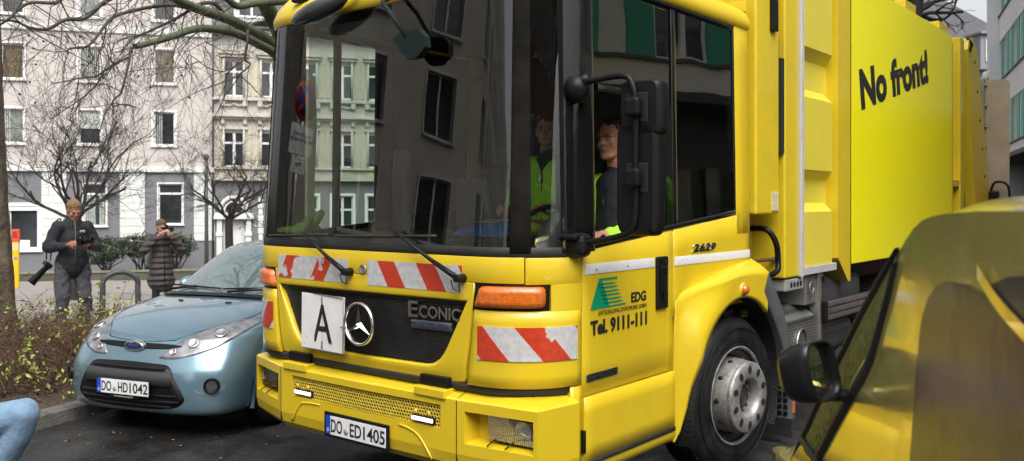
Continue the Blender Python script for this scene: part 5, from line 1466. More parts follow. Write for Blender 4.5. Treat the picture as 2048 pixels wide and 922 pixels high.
_fy = _m('SUBTRACT', _m('FRACT', _s.outputs[1]), .5); _fz = _m('SUBTRACT', _m('FRACT', _m('ADD', _s.outputs[2], _s.outputs[0])), .5)
_d = _m('LESS_THAN', _m('ADD', _m('MULTIPLY', _fy, _fy), _m('MULTIPLY', _fz, _fz)), .07)
_b = _n["Principled BSDF"]; _src = _b.inputs['Base Color'].links[0].from_socket
_x = _n.new("ShaderNodeMix"); _x.data_type = 'RGBA'; _l.new(_d, _x.inputs[0]); _l.new(_src, _x.inputs[6]); _x.inputs[7].default_value = (.02, .02, .02, 1); _l.new(_x.outputs[2], _b.inputs['Base Color'])
q = MB(); q.prism([(.88 + .0, -.02), (.98, -.16), (.98, -.6), (.30, -.6), (.30, -.02)], lambda a, b, t: (b, t, a), 3.08, 3.82)
o = q.build("exhaust_box", PERF, T)
q = MB(); q.bx(-.022, -.012, 3.08, 3.82, .865, .885); q.tube([(-.01, 3.52 + .12 * cos(t), .66 + .14 * sin(t)) for t in steps(0, pi, 12)], .012, 6); q.build("box_trim", ALU, o)
q = MB(); q.bx(-.08, .0, 3.86, 3.93, .55, 1.26, .006); q.bx(-.3, -.02, 3.62, 3.93, .98, 1.27, .01); q.bx(-.06, .004, 3.83, 3.95, 1.20, 1.24)
for k in range(8): q.lathe([(0, .003), (.006, .002), (.007, 0)], (.001, 3.895, .62 + k * .07), (1, 0, 0), 8)
q.tube([(-.0, 3.70 + .05 * cos(t), 1.12 + .05 * sin(t)) for t in steps(0, 2 * pi, 14)], .006, 5); q.build("guard_bracket", STEEL, T)
q = MB()
for z, h in ((.90, .052), (.955, .045), (.845, .05)): q.bx(.0, .045, 3.95, 6.0, z - h / 2, z + h / 2, .012)
o = q.build("side_guard_rail", ALU, T)
q = MB(); q.bx(.0, .05, 3.915, 3.955, .81, .99, .01); q.build("rail_end_cap", BLK, o)
q = MB()
q.box((-.32, 4.6, .98), (.5, 1.3, .42), bev=.12, seg=4); q.box((-.34, 4.5, .62), (.5, 1.1, .30), bev=.1, seg=4)
q.build("fuel_tank", mat("tank_grey", (.05, .052, .055), .45, var=.3, vscale=4), T)
q = MB(); q.cone((-.35, 3.3, .60), (-.20, 3.3, .60), .17, seg=20); q.cone((-.45, 3.95, 1.13), (-.45, 4.35, 1.13), .075, seg=16); q.cone((-.25, 4.1, 1.18), (-.12, 4.25, 1.18), .06, seg=14)
q.cone((-.3, 4.35, .52), (-.3, 4.9, .52), .13, seg=18); q.build("air_tank", MATS["tank_grey"], T)

# ---------------------------------------------------------------- cab interior
q = MB(); q.bx(-2.45, -.10, .32, 2.44, 1.02, 1.06); q.build("cab_floor", INT, T)
q = MB()
q.prism([(.12, 1.10), (.12, 1.55), (.30, 1.585), (.55, 1.60), (.66, 1.56), (.72, 1.40), (.62, 1.10)], lambda a, b, t: (t, a, b), -2.36, -.16)
q.build("dashboard", INTG, T)
q = MB()      # instrument cowl in front of the driver and the raised centre
rows = []
for k in range(9):
    y = .34 + .05 * k; rows.append([V((-.95 + .82 * u, y + .02 * sin(pi * u), 1.59 + .13 * sin(pi * u) ** .6 * sst(.3, .55, y) + .0)) for u in steps(0, 1, 20)])
q.grid(rows); q.build("instrument_cowl", INTG, T)
q = MB(); q.tube([(-.62 + .23 * cos(t), .86 + .10 * sin(t), 1.62 + .18 * sin(t)) for t in steps(0, 2 * pi, 40)], .016, 8); q.cone((-.62, .86, 1.62), (-.62, .60, 1.42), .04); q.tube([(-.84, .86, 1.62), (-.40, .86, 1.62)], .014, 6); q.build("steering_wheel", BLK, T)
def seat(x, y, z=1.42):
    f = MB(); f.box((x, y, z), (.46, .48, .14), bev=.05, seg=3); o = f.build("seat", INT, T)
    f = MB(); f.box((x, y + .27, z + .34), (.44, .13, .62), M.Rotation(R(-8), 4, 'X'), bev=.05, seg=3); f.box((x, y + .34, z + .76), (.28, .09, .18), bev=.04, seg=3); f.build("backrest", INT, o)
    f = MB(); f.bx(x - .15, x + .15, y - .15, y + .15, 1.06, z - .07); f.build("seat_base", BLK, o)
seat(-.42, 1.36); seat(-1.16, 1.72, 1.50); seat(-1.85, 1.65, 1.45)
q = MB(); q.box((-2.02, 1.0, 1.85), (.16, .06, .72), bev=.03); q.box((-1.55, 1.25, 1.75), (.3, .06, .5), bev=.03); q.build("grab_console", INTG, T)
q = MB(); q.bx(-2.3, -.25, .45, 2.4, 3.04, 3.10); q.build("headlining", INT, T)
q = MB(); q.lathe([(.026, 0), (.027, .0015)], V((0, 0, 0)), (0, 1, 0), 8); 
gb = MB(); gb.add([wall(-s_phi(34) + dx, 1.66 + dz, -.012) for dx, dz in ((0, 0), (.06, 0), (.062, .06), (.045, .10), (.015, .10), (-.002, .06))], [(0, 1, 2, 3, 4, 5)]); gb.build("green_emission_sticker", mat("sticker_green", (.0, .35, .24), .5), T, fix=False)
# things lying on the dashboard
TW = T.matrix_basis.copy()
TM = M.Translation(V((.138, 4.363, 0))) @ M.Rotation(atan2(-.629, .777), 4, 'Z')
def W(x, y, z): return TM @ V((x, y, z))
RZ = atan2(-.629, .777)
hv = mat("hi_vis_yellow", (.38, .85, .03), .7, var=.12, vscale=9)
LG = mat("hi_vis_green_glove", (.38, .98, .06), .7, var=.15, vscale=12)
gl_ = blob("work_gloves", [('c', (-.16, 0, .012), .016, (-.02, .01, .016), .020), ('c', (-.02, .01, .016), .03, (.10, .02, .04), .03), ('c', (.10, .02, .04), .03, (.16, .03, .095), .022), ('c', (.04, .0, .03), .02, (.12, -.03, .07), .018),
      ('c', (-.10, .03, .01), .018, (.10, .05, .02), .022), ('c', (-.16, -.02, .01), .014, (.08, -.04, .016), .018), ('c', (.08, -.04, .016), .018, (.13, -.04, .05), .018)], .006, LG, None, 2, (.008, .04))
gl_.location = W(-2.12, .16, 1.625); gl_.rotation_euler = (0, 0, RZ); gl_.scale = (1.15, 1.15, 1.3); tag(gl_, "crumpled bright green work gloves lying on the dashboard behind the windscreen", "gloves")
bag = thing("blue_packet", "blue plastic packet with white label on the dashboard behind the windscreen", "packet", W(-.56, .27, 1.635), RZ)
q = MB(); rows = []
for i in range(13):
    row = []
    for j in range(19):
        u = i / 12; v = j / 18; e = (sin(pi * u) * sin(pi * v)) ** .5; row.append(V((-.20 + .40 * v - .05 * u, -.11 + .26 * u, .006 + e * (.055 + .012 * sin(9 * v + 4 * u)) + .03 * u)))
    rows.append(row)
q.grid(rows); q.build("bag", mat("blue_plastic", (.0, .26, .85), .25, var=.15, vscale=20, bump=.3, bscale=14), bag)
q = MB(); q.add([(-.10, -.03, .075), (.08, -.05, .078), (.10, .06, .094), (-.08, .07, .094)], [(0, 1, 2, 3)]); q.build("label", mat("label_pale", (.60, .68, .60), .6), bag)
text("label_lettering", "HAYDORN", .035, frame((-.08, -.005, .088), (1, -.05, 0), (0, 1, .15)), INK, bag, .0005)
cup = MB(); cup.lathe([(0, 0), (.034, 0), (.040, .006), (.042, .12), (.0, .121)], (0, 0, 0), (-.5, -.8, .25), 20); co = cup.build("tape_roll", mat("yellow_roll", (.55, .62, .06), .5), None); co.location = W(-.255, .34, 1.665); co.rotation_euler = (0, 0, RZ)
tag(co, "pale yellow roll lying on its side beside the blue packet", "roll")
q = MB(); q.lathe([(0, .0), (.036, .0), (.036, -.004), (.0, -.0045)], (0, 0, 0), (.5, .8, -.25), 20); oo = q.build("white_end", WHT, co)
bt = thing("bottle", "clear plastic bottle leaning in the corner window of the cab", "bottle", W(-.185, .235, 1.61), RZ)
q = MB(); ax = V((.55, .20, .80)); q.lathe([(.0, 0), (.030, 0), (.036, .008), (.036, .12), (.033, .125), (.036, .13), (.035, .17), (.014, .225), (.013, .25)], (0, 0, 0), ax, 20); q.build("body", mat("pet_plastic", (.45, .62, .56), .08, spec=.9, var=.3, vscale=25, coat=.5), bt)
q = MB(); q.lathe([(.015, .24), (.016, .262), (.0, .263)], (0, 0, 0), ax, 14); q.build("cap", WHT, bt)

# ================================================================ people
SKIN = mat("skin", (.42, .22, .15), .5, spec=.4, var=.1, vscale=14)
SKINS = mat("skin_ruddy", (.46, .21, .145), .5, spec=.4, var=.12, vscale=14)
def head_el(Mh, k=1.):
    E_ = []
    def e(c, r): E_.append(('e', Mh @ V(c), tuple(x * k for x in r), Mh.to_3x3().to_4x4()))
    def c(a, r0, b, r1): E_.append(('c', Mh @ V(a), r0 * k, Mh @ V(b), r1 * k))
    e((0, .015, .040), (.075, .095, .086)); e((0, -.022, -.020), (.060, .072, .088)); e((0, -.036, -.074), (.046, .052, .036)); e((0, -.078, -.094), (.022, .018, .018))
    c((0, -.088, .016), .009, (0, -.108, -.020), .0125); e((0, -.098, -.024), (.019, .014, .010))
    for s in (-1, 1):
        e((s * .030, -.080, .026), (.026, .013, .009)); e((s * .040, -.062, -.026), (.022, .020, .022)); e((s * .077, .008, -.012), (.011, .020, .032)); c((s * .052, .0, -.06), .018, (s * .022, -.066, -.090), .018)
    e((0, -.092, -.048), (.022, .010, .0055)); e((0, -.090, -.058), (.019, .011, .006))
    c((0, .015, -.06), .053, (0, .035, -.16), .058)
    return E_
def eyes(Mh, parent):
    q = MB()
    for s in (-1, 1): q.sphere(Mh @ V((s * .030, -.079, .004)), .0125, u=12, v=8)
    o = q.build("eye", mat("eye_white", (.22, .19, .17), .2), parent)
    q = MB()
    for s in (-1, 1): q.sphere(Mh @ V((s * .029, -.0865, .004)), .0062, u=10, v=6)
    q.build("iris", mat("iris", (.03, .025, .02), .1), o)
    q = MB()
    for s in (-1, 1): q.tube([Mh @ V((s * .012, -.0925, .018)), Mh @ V((s * .030, -.0945, .026)), Mh @ V((s * .048, -.080, .020))], .0035, 5)
    q.build("eyebrow", mat("brow_hair", (.05, .03, .02), .8), parent)
def hand_el(W_, d, n, side, curl=60., k=1.):
    """palm and five bent fingers; d = finger direction, n = palm normal (towards what is gripped), side = +1/-1 for the thumb's side"""
    E_ = []; W_ = V(W_); d = V(d).normalized(); n = V(n); n = (n - d * n.dot(d)).normalized(); s = d.cross(n) * side
    E_.append(('c', W_, .026 * k, W_ + d * .03 * k, .028 * k))
    for i, u in enumerate((-.030, -.010, .010, .030)):
        base = W_ + d * (.085 - .006 * abs(i - 1.4)) * k + s * u * k
        E_.append(('c', W_ + d * .025 * k + s * u * .7 * k, .015 * k, base, .0115 * k))
        ln = (.036, .042, .040, .031)[3 - i] * k; a = R(curl * .45); p = base; dd = d
        for j in range(3):
            dd = (d * cos(a) + n * sin(a)); p2 = p + dd * ln * (1, .72, .58)[j]; E_.append(('c', p, (.0098, .0088, .0078)[j] * k, p2, (.0088, .0078, .0068)[j] * k)); p = p2; a += R(curl * .55)
    t0 = W_ + d * .03 * k + s * .028 * k; t1 = t0 + (d * .6 + s * .6 + n * .4).normalized() * .038 * k; t2 = t1 + (d * .8 + n * .55).normalized() * .032 * k
    E_ += [('c', t0, .014 * k, t1, .0115 * k), ('c', t1, .011 * k, t2, .0085 * k)]
    return E_
def limb(*pr): return [('c', pr[i][0], pr[i][1], pr[i + 1][0], pr[i + 1][1]) for i in range(len(pr) - 1)]
HAIRB = mat("brown_hair", (.10, .062, .035), .7, var=.4, vscale=40, bump=.6, bscale=90)
def hair(Mh, parent, m, extra=(), k=1.05):
    E_ = [('e', Mh @ V((0, .024, .070)), (.0785 * k, .094 * k, .075 * k), Mh.to_3x3().to_4x4()), ('e', Mh @ V((0, .048, .018)), (.077, .070, .080), Mh.to_3x3().to_4x4())] + list(extra)
    return blob("hair", E_, .006, m, parent, 1, (.024, .022))
def photo_camera(name, label, loc, mtx, tele=0., group=None, parent_scale=1.):
    """black DSLR: body, prism hump, grip, lens barrel along local -y"""
    r = thing(name, label, "camera", loc, 0, group); r.rotation_euler = mtx.to_euler()
    f = MB(); f.box((0, 0, 0), (.14, .062, .095), bev=.016, seg=3); f.box((0, -.004, .058), (.055, .055, .04), bev=.014); f.box((-.062, -.028, -.004), (.032, .04, .085), bev=.013); f.build("body", BLK, r)
    f = MB(); L = .085 + tele; f.lathe([(0, .025), (.036, .025), (.037, .06), (.034, .065), (.036 + tele * .05, .07 + L * .5), (.042 + tele * .06, L + .02), (.044 + tele * .06, L + .045), (.036 + tele * .05, L + .045), (.030, L + .02), (0, L + .015)], (0, 0, 0), (0, -1, 0), 24); f.build("lens", BLKG if tele == 0 else BLK, r)
    f = MB(); f.box((.045, 0, .052), (.028, .028, .008), bev=.003); f.lathe([(0, .012), (.008, .01), (.008, 0)], (-.055, -.025, .045), (0, 0, 1), 10); f.build("dial", STEEL, r)
    return r

# --- man with two cameras
JK = mat("black_softshell", (.016, .019, .025), .75, var=.2, vscale=5, bump=.25, bscale=25)
TR = mat("dark_trousers", (.075, .076, .092), .85, var=.25, vscale=5, bump=.4, bscale=18)
mz = math.radians(38)
p1 = thing("person", "man in black jacket and dark trousers looking down at a camera in his hands", "person", (-5.72, 11.45, .11), mz)
Mh = M.Translation(V((0, -.07, 1.60))) @ M.Rotation(R(26), 4, 'X') @ M.Rotation(R(8), 4, 'Z')
HL = V((-.07, -.36, 1.20)); HRr = V((.075, -.38, 1.20))
body = head_el(Mh) + limb(((0, -.02, 1.42), .07), ((0, 0, 1.25), .13), ((0, 0, .98), .13)) + limb(((-.19, 0, 1.40), .05), ((-.27, -.02, 1.12), .04), ((-.10, -.29, 1.17), .028)) + limb(((.19, 0, 1.40), .05), ((.27, -.03, 1.12), .04), ((.11, -.30, 1.17), .028))
body += limb(((-.10, 0, .92), .08), ((-.12, -.02, .50), .055), ((-.13, .02, .08), .04)) + limb(((.10, 0, .92), .08), ((.12, -.05, .50), .055), ((.15, .0, .08), .04))
body += hand_el((-.10, -.30, 1.175), (.25, -1, .12), (1, 0, .1), -1, 70) + hand_el((.11, -.31, 1.165), (-.2, -1, .1), (-1, .1, .2), 1, 70)
b1 = blob("body", body, .0065, SKINS, p1, 2)
eyes(Mh, p1); hair(Mh, p1, mat("sandy_hair", (.26, .16, .085), .8, var=.4, vscale=40, bump=.6, bscale=90))
jk = [('c', (0, .02, 1.40), .135, (0, .02, 1.20), .165), ('c', (0, .02, 1.20), .165, (0, .0, .90), .178), ('c', (-.13, .0, 1.38), .085, (.13, 0, 1.38), .085), ('c', (-.06, .01, .95), .145, (.06, .01, .95), .145),
      ('c', (0, .0, 1.44), .085, (0, -.02, 1.515), .072)]
jk += limb(((-.17, 0, 1.385), .088), ((-.28, .0, 1.13), .075), ((-.13, -.25, 1.155), .050)) + limb(((.17, 0, 1.385), .088), ((.28, -.02, 1.13), .075), ((.14, -.26, 1.15), .050))
j1 = blob("jacket", jk, .011, JK, p1, 2, (.03, .10))
f = MB(); f.tube([(.0, -.115, 1.50), (.0, -.160, 1.35), (.0, -.172, 1.15), (.0, -.168, .86)], .005, 5); f.build("zip", STEEL, j1)
f = MB(); f.box((.085, -.158, 1.345), (.055, .006, .010)); f.box((.085, -.158, 1.328), (.07, .006, .006)); f.build("chest_mark", WHT, j1)
tr_ = [('c', (-.07, 0, .93), .125, (.07, 0, .93), .125)] + limb(((-.10, 0, .90), .115), ((-.12, -.02, .66), .098), ((-.12, -.04, .50), .092), ((-.13, .0, .30), .078), ((-.13, .01, .10), .072)) + limb(((.10, 0, .90), .115), ((.12, -.03, .66), .098), ((.13, -.06, .50), .092), ((.15, -.01, .30), .078), ((.15, .0, .10), .072))
blob("trousers", tr_, .012, TR, p1, 2, (.045, .09))
f = MB()
for x in (-.13, .15): f.sphere((x, -.06, .045), (.05, .14, .05))
f.build("shoes", BLK, p1)
Wp = M.Translation(V((-5.72, 11.45, .11))) @ M.Rotation(mz, 4, 'Z')
cm = photo_camera("camera", "black camera held in both hands by the man in the black jacket", Wp @ V((0.02, -.40, 1.215)), M.Rotation(mz + R(45), 4, 'Z') @ M.Rotation(R(-5), 4, 'X'), .02)
cm2 = photo_camera("camera", "black camera with long lens hanging at the man's hip on a strap", Wp @ V((-.27, .06, .90)), M.Rotation(R(-62), 4, 'Z') @ M.Rotation(R(48), 4, 'X'), .17)
f = MB(); st0 = V((-.30, .05, .98))
f.tube(smooth_path([Wp @ V((-.30, .04, .97)) - cm2.location, Wp @ V((-.29, .02, 1.2)) - cm2.location, Wp @ V((-.20, -.02, 1.46)) - cm2.location, Wp @ V((-.12, .1, 1.47)) - cm2.location, Wp @ V((-.2, .16, 1.2)) - cm2.location, Wp @ V((-.24, .12, .95)) - cm2.location]), .009, 5)
so_ = f.build("strap", BLK, cm2); so_.matrix_parent_inverse = cm2.rotation_euler.to_matrix().to_4x4().inverted()

# --- woman in the quilted coat
CO_ = mat("brown_quilted_coat", (.045, .036, .034), .7, var=.2, vscale=5)
_t = CO_.node_tree; _tc = _t.nodes.new("ShaderNodeTexCoord"); _w = _t.nodes.new("ShaderNodeTexWave"); _w.bands_direction = 'Z'; _w.inputs['Scale'].default_value = 3.2; _w.inputs['Distortion'].default_value = 1.2
_t.links.new(_tc.outputs['Object'], _w.inputs['Vector']); _bp = _t.nodes.new("ShaderNodeBump"); _bp.inputs['Strength'].default_value = .9; _bp.inputs['Distance'].default_value = .03
_t.links.new(_w.outputs[0], _bp.inputs['Height']); _t.links.new(_bp.outputs[0], _t.nodes["Principled BSDF"].inputs['Normal'])
wz = math.radians(30); gz = hgt(-6.0, 15) + .11
p2 = thing("person", "woman in long dark quilted coat holding a camera to her face", "person", (-5.98, 15.0, gz - .03), wz)
Mh2 = M.Translation(V((0, -.02, 1.50))) @ M.Rotation(R(6), 4, 'X') @ M.Rotation(R(10), 4, 'Z')
body = head_el(Mh2, .95) + limb(((0, 0, 1.36), .06), ((0, 0, 1.2), .11), ((0, 0, .92), .12)) + limb(((-.17, 0, 1.32), .045), ((-.30, -.12, 1.12), .036), ((-.05, -.24, 1.40), .024)) + limb(((.17, 0, 1.32), .045), ((.30, -.14, 1.12), .036), ((.10, -.28, 1.38), .024))
body += limb(((-.09, 0, .86), .07), ((-.09, -.02, .48), .05), ((-.09, .02, .08), .036)) + limb(((.09, 0, .86), .07), ((.10, -.04, .48), .05), ((.11, .0, .08), .036))
body += hand_el((-.05, -.24, 1.395), (.5, -.6, .7), (1, .0, -.4), -1, 65, .92) + hand_el((.11, -.28, 1.375), (-.35, -.5, .8), (-.8, .1, .5), 1, 65, .92)
blob("body", body, .0065, SKIN, p2, 2); eyes(Mh2, p2)
hair(Mh2, p2, HAIRB, [('e', Mh2 @ V((0, .11, .0)), (.035, .035, .04))])
ct = [('c', (0, .01, 1.32), .13, (0, .01, 1.10), .155), ('c', (0, .01, 1.10), .155, (0, .0, .82), .19), ('c', (0, 0, .82), .19, (0, 0, .60), .205), ('c', (-.06, .0, .60), .17, (.06, 0, .60), .17), ('c', (-.12, 0, 1.31), .075, (.12, 0, 1.31), .075), ('c', (0, .04, 1.37), .10, (0, .02, 1.40), .085)]
ct += limb(((-.16, 0, 1.31), .082), ((-.30, -.12, 1.11), .073), ((-.10, -.22, 1.33), .050)) + limb(((.16, 0, 1.31), .082), ((.31, -.14, 1.11), .073), ((.13, -.26, 1.32), .050))
c2 = blob("coat", ct, .011, CO_, p2, 2, (.018, .08))
f = MB()
f.bx(-.2, .2, -.2, .2, .38, .42)
f = MB(); f.tube([(.02, -.17, 1.28), (.02, -.20, 1.0), (.02, -.205, .50)], .006, 5); f.build("zip", BLK, c2)
blob("trousers", limb(((-.09, 0, .80), .09), ((-.09, -.02, .48), .068), ((-.09, .02, .10), .055)) + limb(((.09, 0, .80), .09), ((.10, -.04, .48), .068), ((.11, 0, .10), .055)), .012, mat("navy_trousers", (.012, .016, .03), .85), p2, 2)
f = MB()
for x in (-.09, .11): f.sphere((x, -.05, .045), (.045, .12, .05))
f.build("shoes", BLK, p2)
Wp2 = M.Translation(V((-5.98, 15.0, gz - .03))) @ M.Rotation(wz, 4, 'Z')
photo_camera("camera", "black camera raised to the face of the woman in the quilted coat", Wp2 @ V((.045, -.20, 1.475)), M.Rotation(wz + R(38), 4, 'Z'), .0)
bp_ = MB(); bp_.box((0, 0, 0), (.28, .14, .42), bev=.05, seg=3); bo_ = bp_.build("backpack", mat("pale_teal_cloth", (.16, .21, .20), .8, var=.2), None); bo_.location = Wp2 @ V((-.09, .22, 1.12)); bo_.rotation_euler = (0, 0, wz)
tag(bo_, "pale grey green backpack on the back of the woman in the quilted coat", "backpack")

# --- crouching person at the lower left edge
JE = mat("light_blue_denim", (.15, .245, .35), .85, var=.2, vscale=14, bump=.25, bscale=110, dark=(.22, .34, .48), dscale=6, damt=.7)
p3 = thing("person", "crouching person in light blue jeans, only one bent knee inside the picture", "person", (-3.36, 5.40, .04), R(90))
Mh3 = M.Translation(V((0, .10, 1.10))) @ M.Rotation(R(10), 4, 'X')
body = head_el(Mh3) + limb(((0, .12, .93), .07), ((0, .14, .75), .12), ((0, .14, .42), .13)) + limb(((-.18, .12, .90), .05), ((-.26, .14, .66), .04), ((-.10, .02, .86), .027)) + limb(((.18, .12, .90), .05), ((.26, .14, .66), .04), ((.10, .02, .86), .027))
body += limb(((-.11, .08, .36), .08), ((-.16, -.46, .46), .055), ((-.13, -.16, .10), .04)) + limb(((.11, .08, .36), .08), ((.16, -.10, .18), .055), ((.13, .12, .10), .04))
body += hand_el((-.10, .02, .86), (.4, -.4, .8), (1, 0, 0), -1, 60) + hand_el((.10, .02, .86), (-.4, -.4, .8), (-1, 0, 0), 1, 60)
blob("body", body, .0075, SKIN, p3, 2); hair(Mh3, p3, HAIRB)
jn = [('c', (-.09, .10, .38), .13, (.09, .10, .38), .13)] + limb(((-.11, .08, .38), .125), ((-.15, -.20, .46), .112), ((-.16, -.455, .53), .088), ((-.15, -.42, .42), .082), ((-.14, -.32, .26), .080), ((-.13, -.20, .13), .070)) + limb(((.11, .08, .36), .12), ((.16, -.10, .20), .078), ((.13, .12, .12), .06))
blob("jeans", jn, .010, JE, p3, 3, (.006, .05))
blob("jacket", [('c', (0, .12, .88), .14, (0, .15, .50), .17), ('c', (-.14, .12, .88), .08, (.14, .12, .88), .08)] + limb(((-.17, .12, .88), .08), ((-.26, .14, .66), .07), ((-.12, .05, .81), .05)) + limb(((.17, .12, .88), .08), ((.26, .14, .66), .07), ((.12, .05, .81), .05)), .014, JK, p3, 2, (.02, .08))
f = MB()
for x, y in ((-.13, -.24), (.13, .06)): f.sphere((x, y, .05), (.05, .14, .055))
f.build("shoes", BLK, p3)

# --- driver and colleague in the cab
DKS = mat("dark_sweater", (.010, .012, .018), .85, var=.2, vscale=8)
def seated(label, lx, ly, lz, hz, yaw, vest_front, headyaw, skin, hatch=None, light=1., hk=1.):
    r = thing("person", label, "person", W(lx, ly, lz), RZ + yaw)
    Mh = M.Translation(V((0, -.03, hz))) @ M.Rotation(headyaw, 4, 'Z') @ M.Scale(hk, 4)
    h0 = hz - .26 * hk
    body = head_el(Mh, hk) + limb(((0, 0, h0 + .06), .07), ((0, .01, h0 - .1), .13), ((0, .02, .12), .13)) + limb(((-.19, 0, h0), .05), ((-.25, -.08, h0 - .28), .042), ((-.14, -.34, h0 - .30), .03)) + limb(((.19, 0, h0), .05), ((.25, -.08, h0 - .28), .042), ((.14, -.34, h0 - .30), .03))
    body += limb(((-.10, 0, .10), .085), ((-.12, -.42, .10), .06), ((-.12, -.46, -.30), .045)) + limb(((.10, 0, .10), .085), ((.12, -.42, .10), .06), ((.12, -.46, -.30), .045))
    body += hand_el((-.14, -.34, h0 - .30), (0, -1, .2), (0, .2, -1), -1, 70) + hand_el((.14, -.34, h0 - .30), (0, -1, .2), (0, .2, -1), 1, 70)
    blob("body", body, .006, skin, r, 2); eyes(Mh, r); hair(Mh, r, mat("dark_hair", (.022, .015, .012), .7, var=.3, vscale=40, bump=.5, bscale=90), k=1.03)
    sw = [('c', (0, .01, h0 - .02), .13, (0, .02, .10), .155), ('c', (-.13, 0, h0 - .01), .08, (.13, 0, h0 - .01), .08), ('c', (0, .01, h0 + .04), .078, (0, .0, h0 + .09), .066)]
    blob("sweater", sw, .010, DKS, r, 2, (.012, .06))
    ar = limb(((-.175, .0, h0 - .01), .086), ((-.25, -.08, h0 - .28), .070), ((-.15, -.30, h0 - .30), .048)) + limb(((.175, .0, h0 - .01), .086), ((.25, -.08, h0 - .28), .070), ((.15, -.30, h0 - .30), .048))
    ar += [('c', (-.12, .02, h0 - .02), .105, (-.12, .02, .15), .12), ('c', (.12, .02, h0 - .02), .105, (.12, .02, .15), .12), ('c', (-.1, .06, h0 - .03), .09, (.1, .06, h0 - .03), .09)]
    if vest_front: ar += [('c', (-.07, -.03, h0 - .05), .11, (-.07, -.03, .2), .12), ('c', (.07, -.03, h0 - .05), .11, (.07, -.03, .2), .12)]
    v = blob("hi_vis_jacket", ar, .010, hv, r, 2, (.02, .06))
    blob("trousers", [('c', (-.08, 0, .10), .12, (.08, 0, .10), .12)] + limb(((-.10, 0, .10), .10), ((-.12, -.42, .10), .08), ((-.12, -.46, -.28), .06)) + limb(((.10, 0, .10), .10), ((.12, -.42, .10), .08), ((.12, -.46, -.28), .06)), .013, TR, r, 1)
    f = MB(); f.box((0, -.145, h0 - .09), (.008, .012, .05), bev=.002); f.build("zip", CHR, r)
    f = MB()
    for x in (-.12, .12): f.sphere((x, -.52, -.34), (.05, .13, .05))
    f.build("shoes", BLK, r)
    return r
seated("driver with short dark hair at the cab's open side window, hi-vis jacket over black top", -.34, 1.24, 1.42, .79, 0, False, R(-6), SKINS, hk=1.08)
seated("colleague in bright hi-vis jacket behind the corner window, sitting beside the driver", -1.16, 1.64, 1.50, .84, R(10), True, R(14), SKIN)
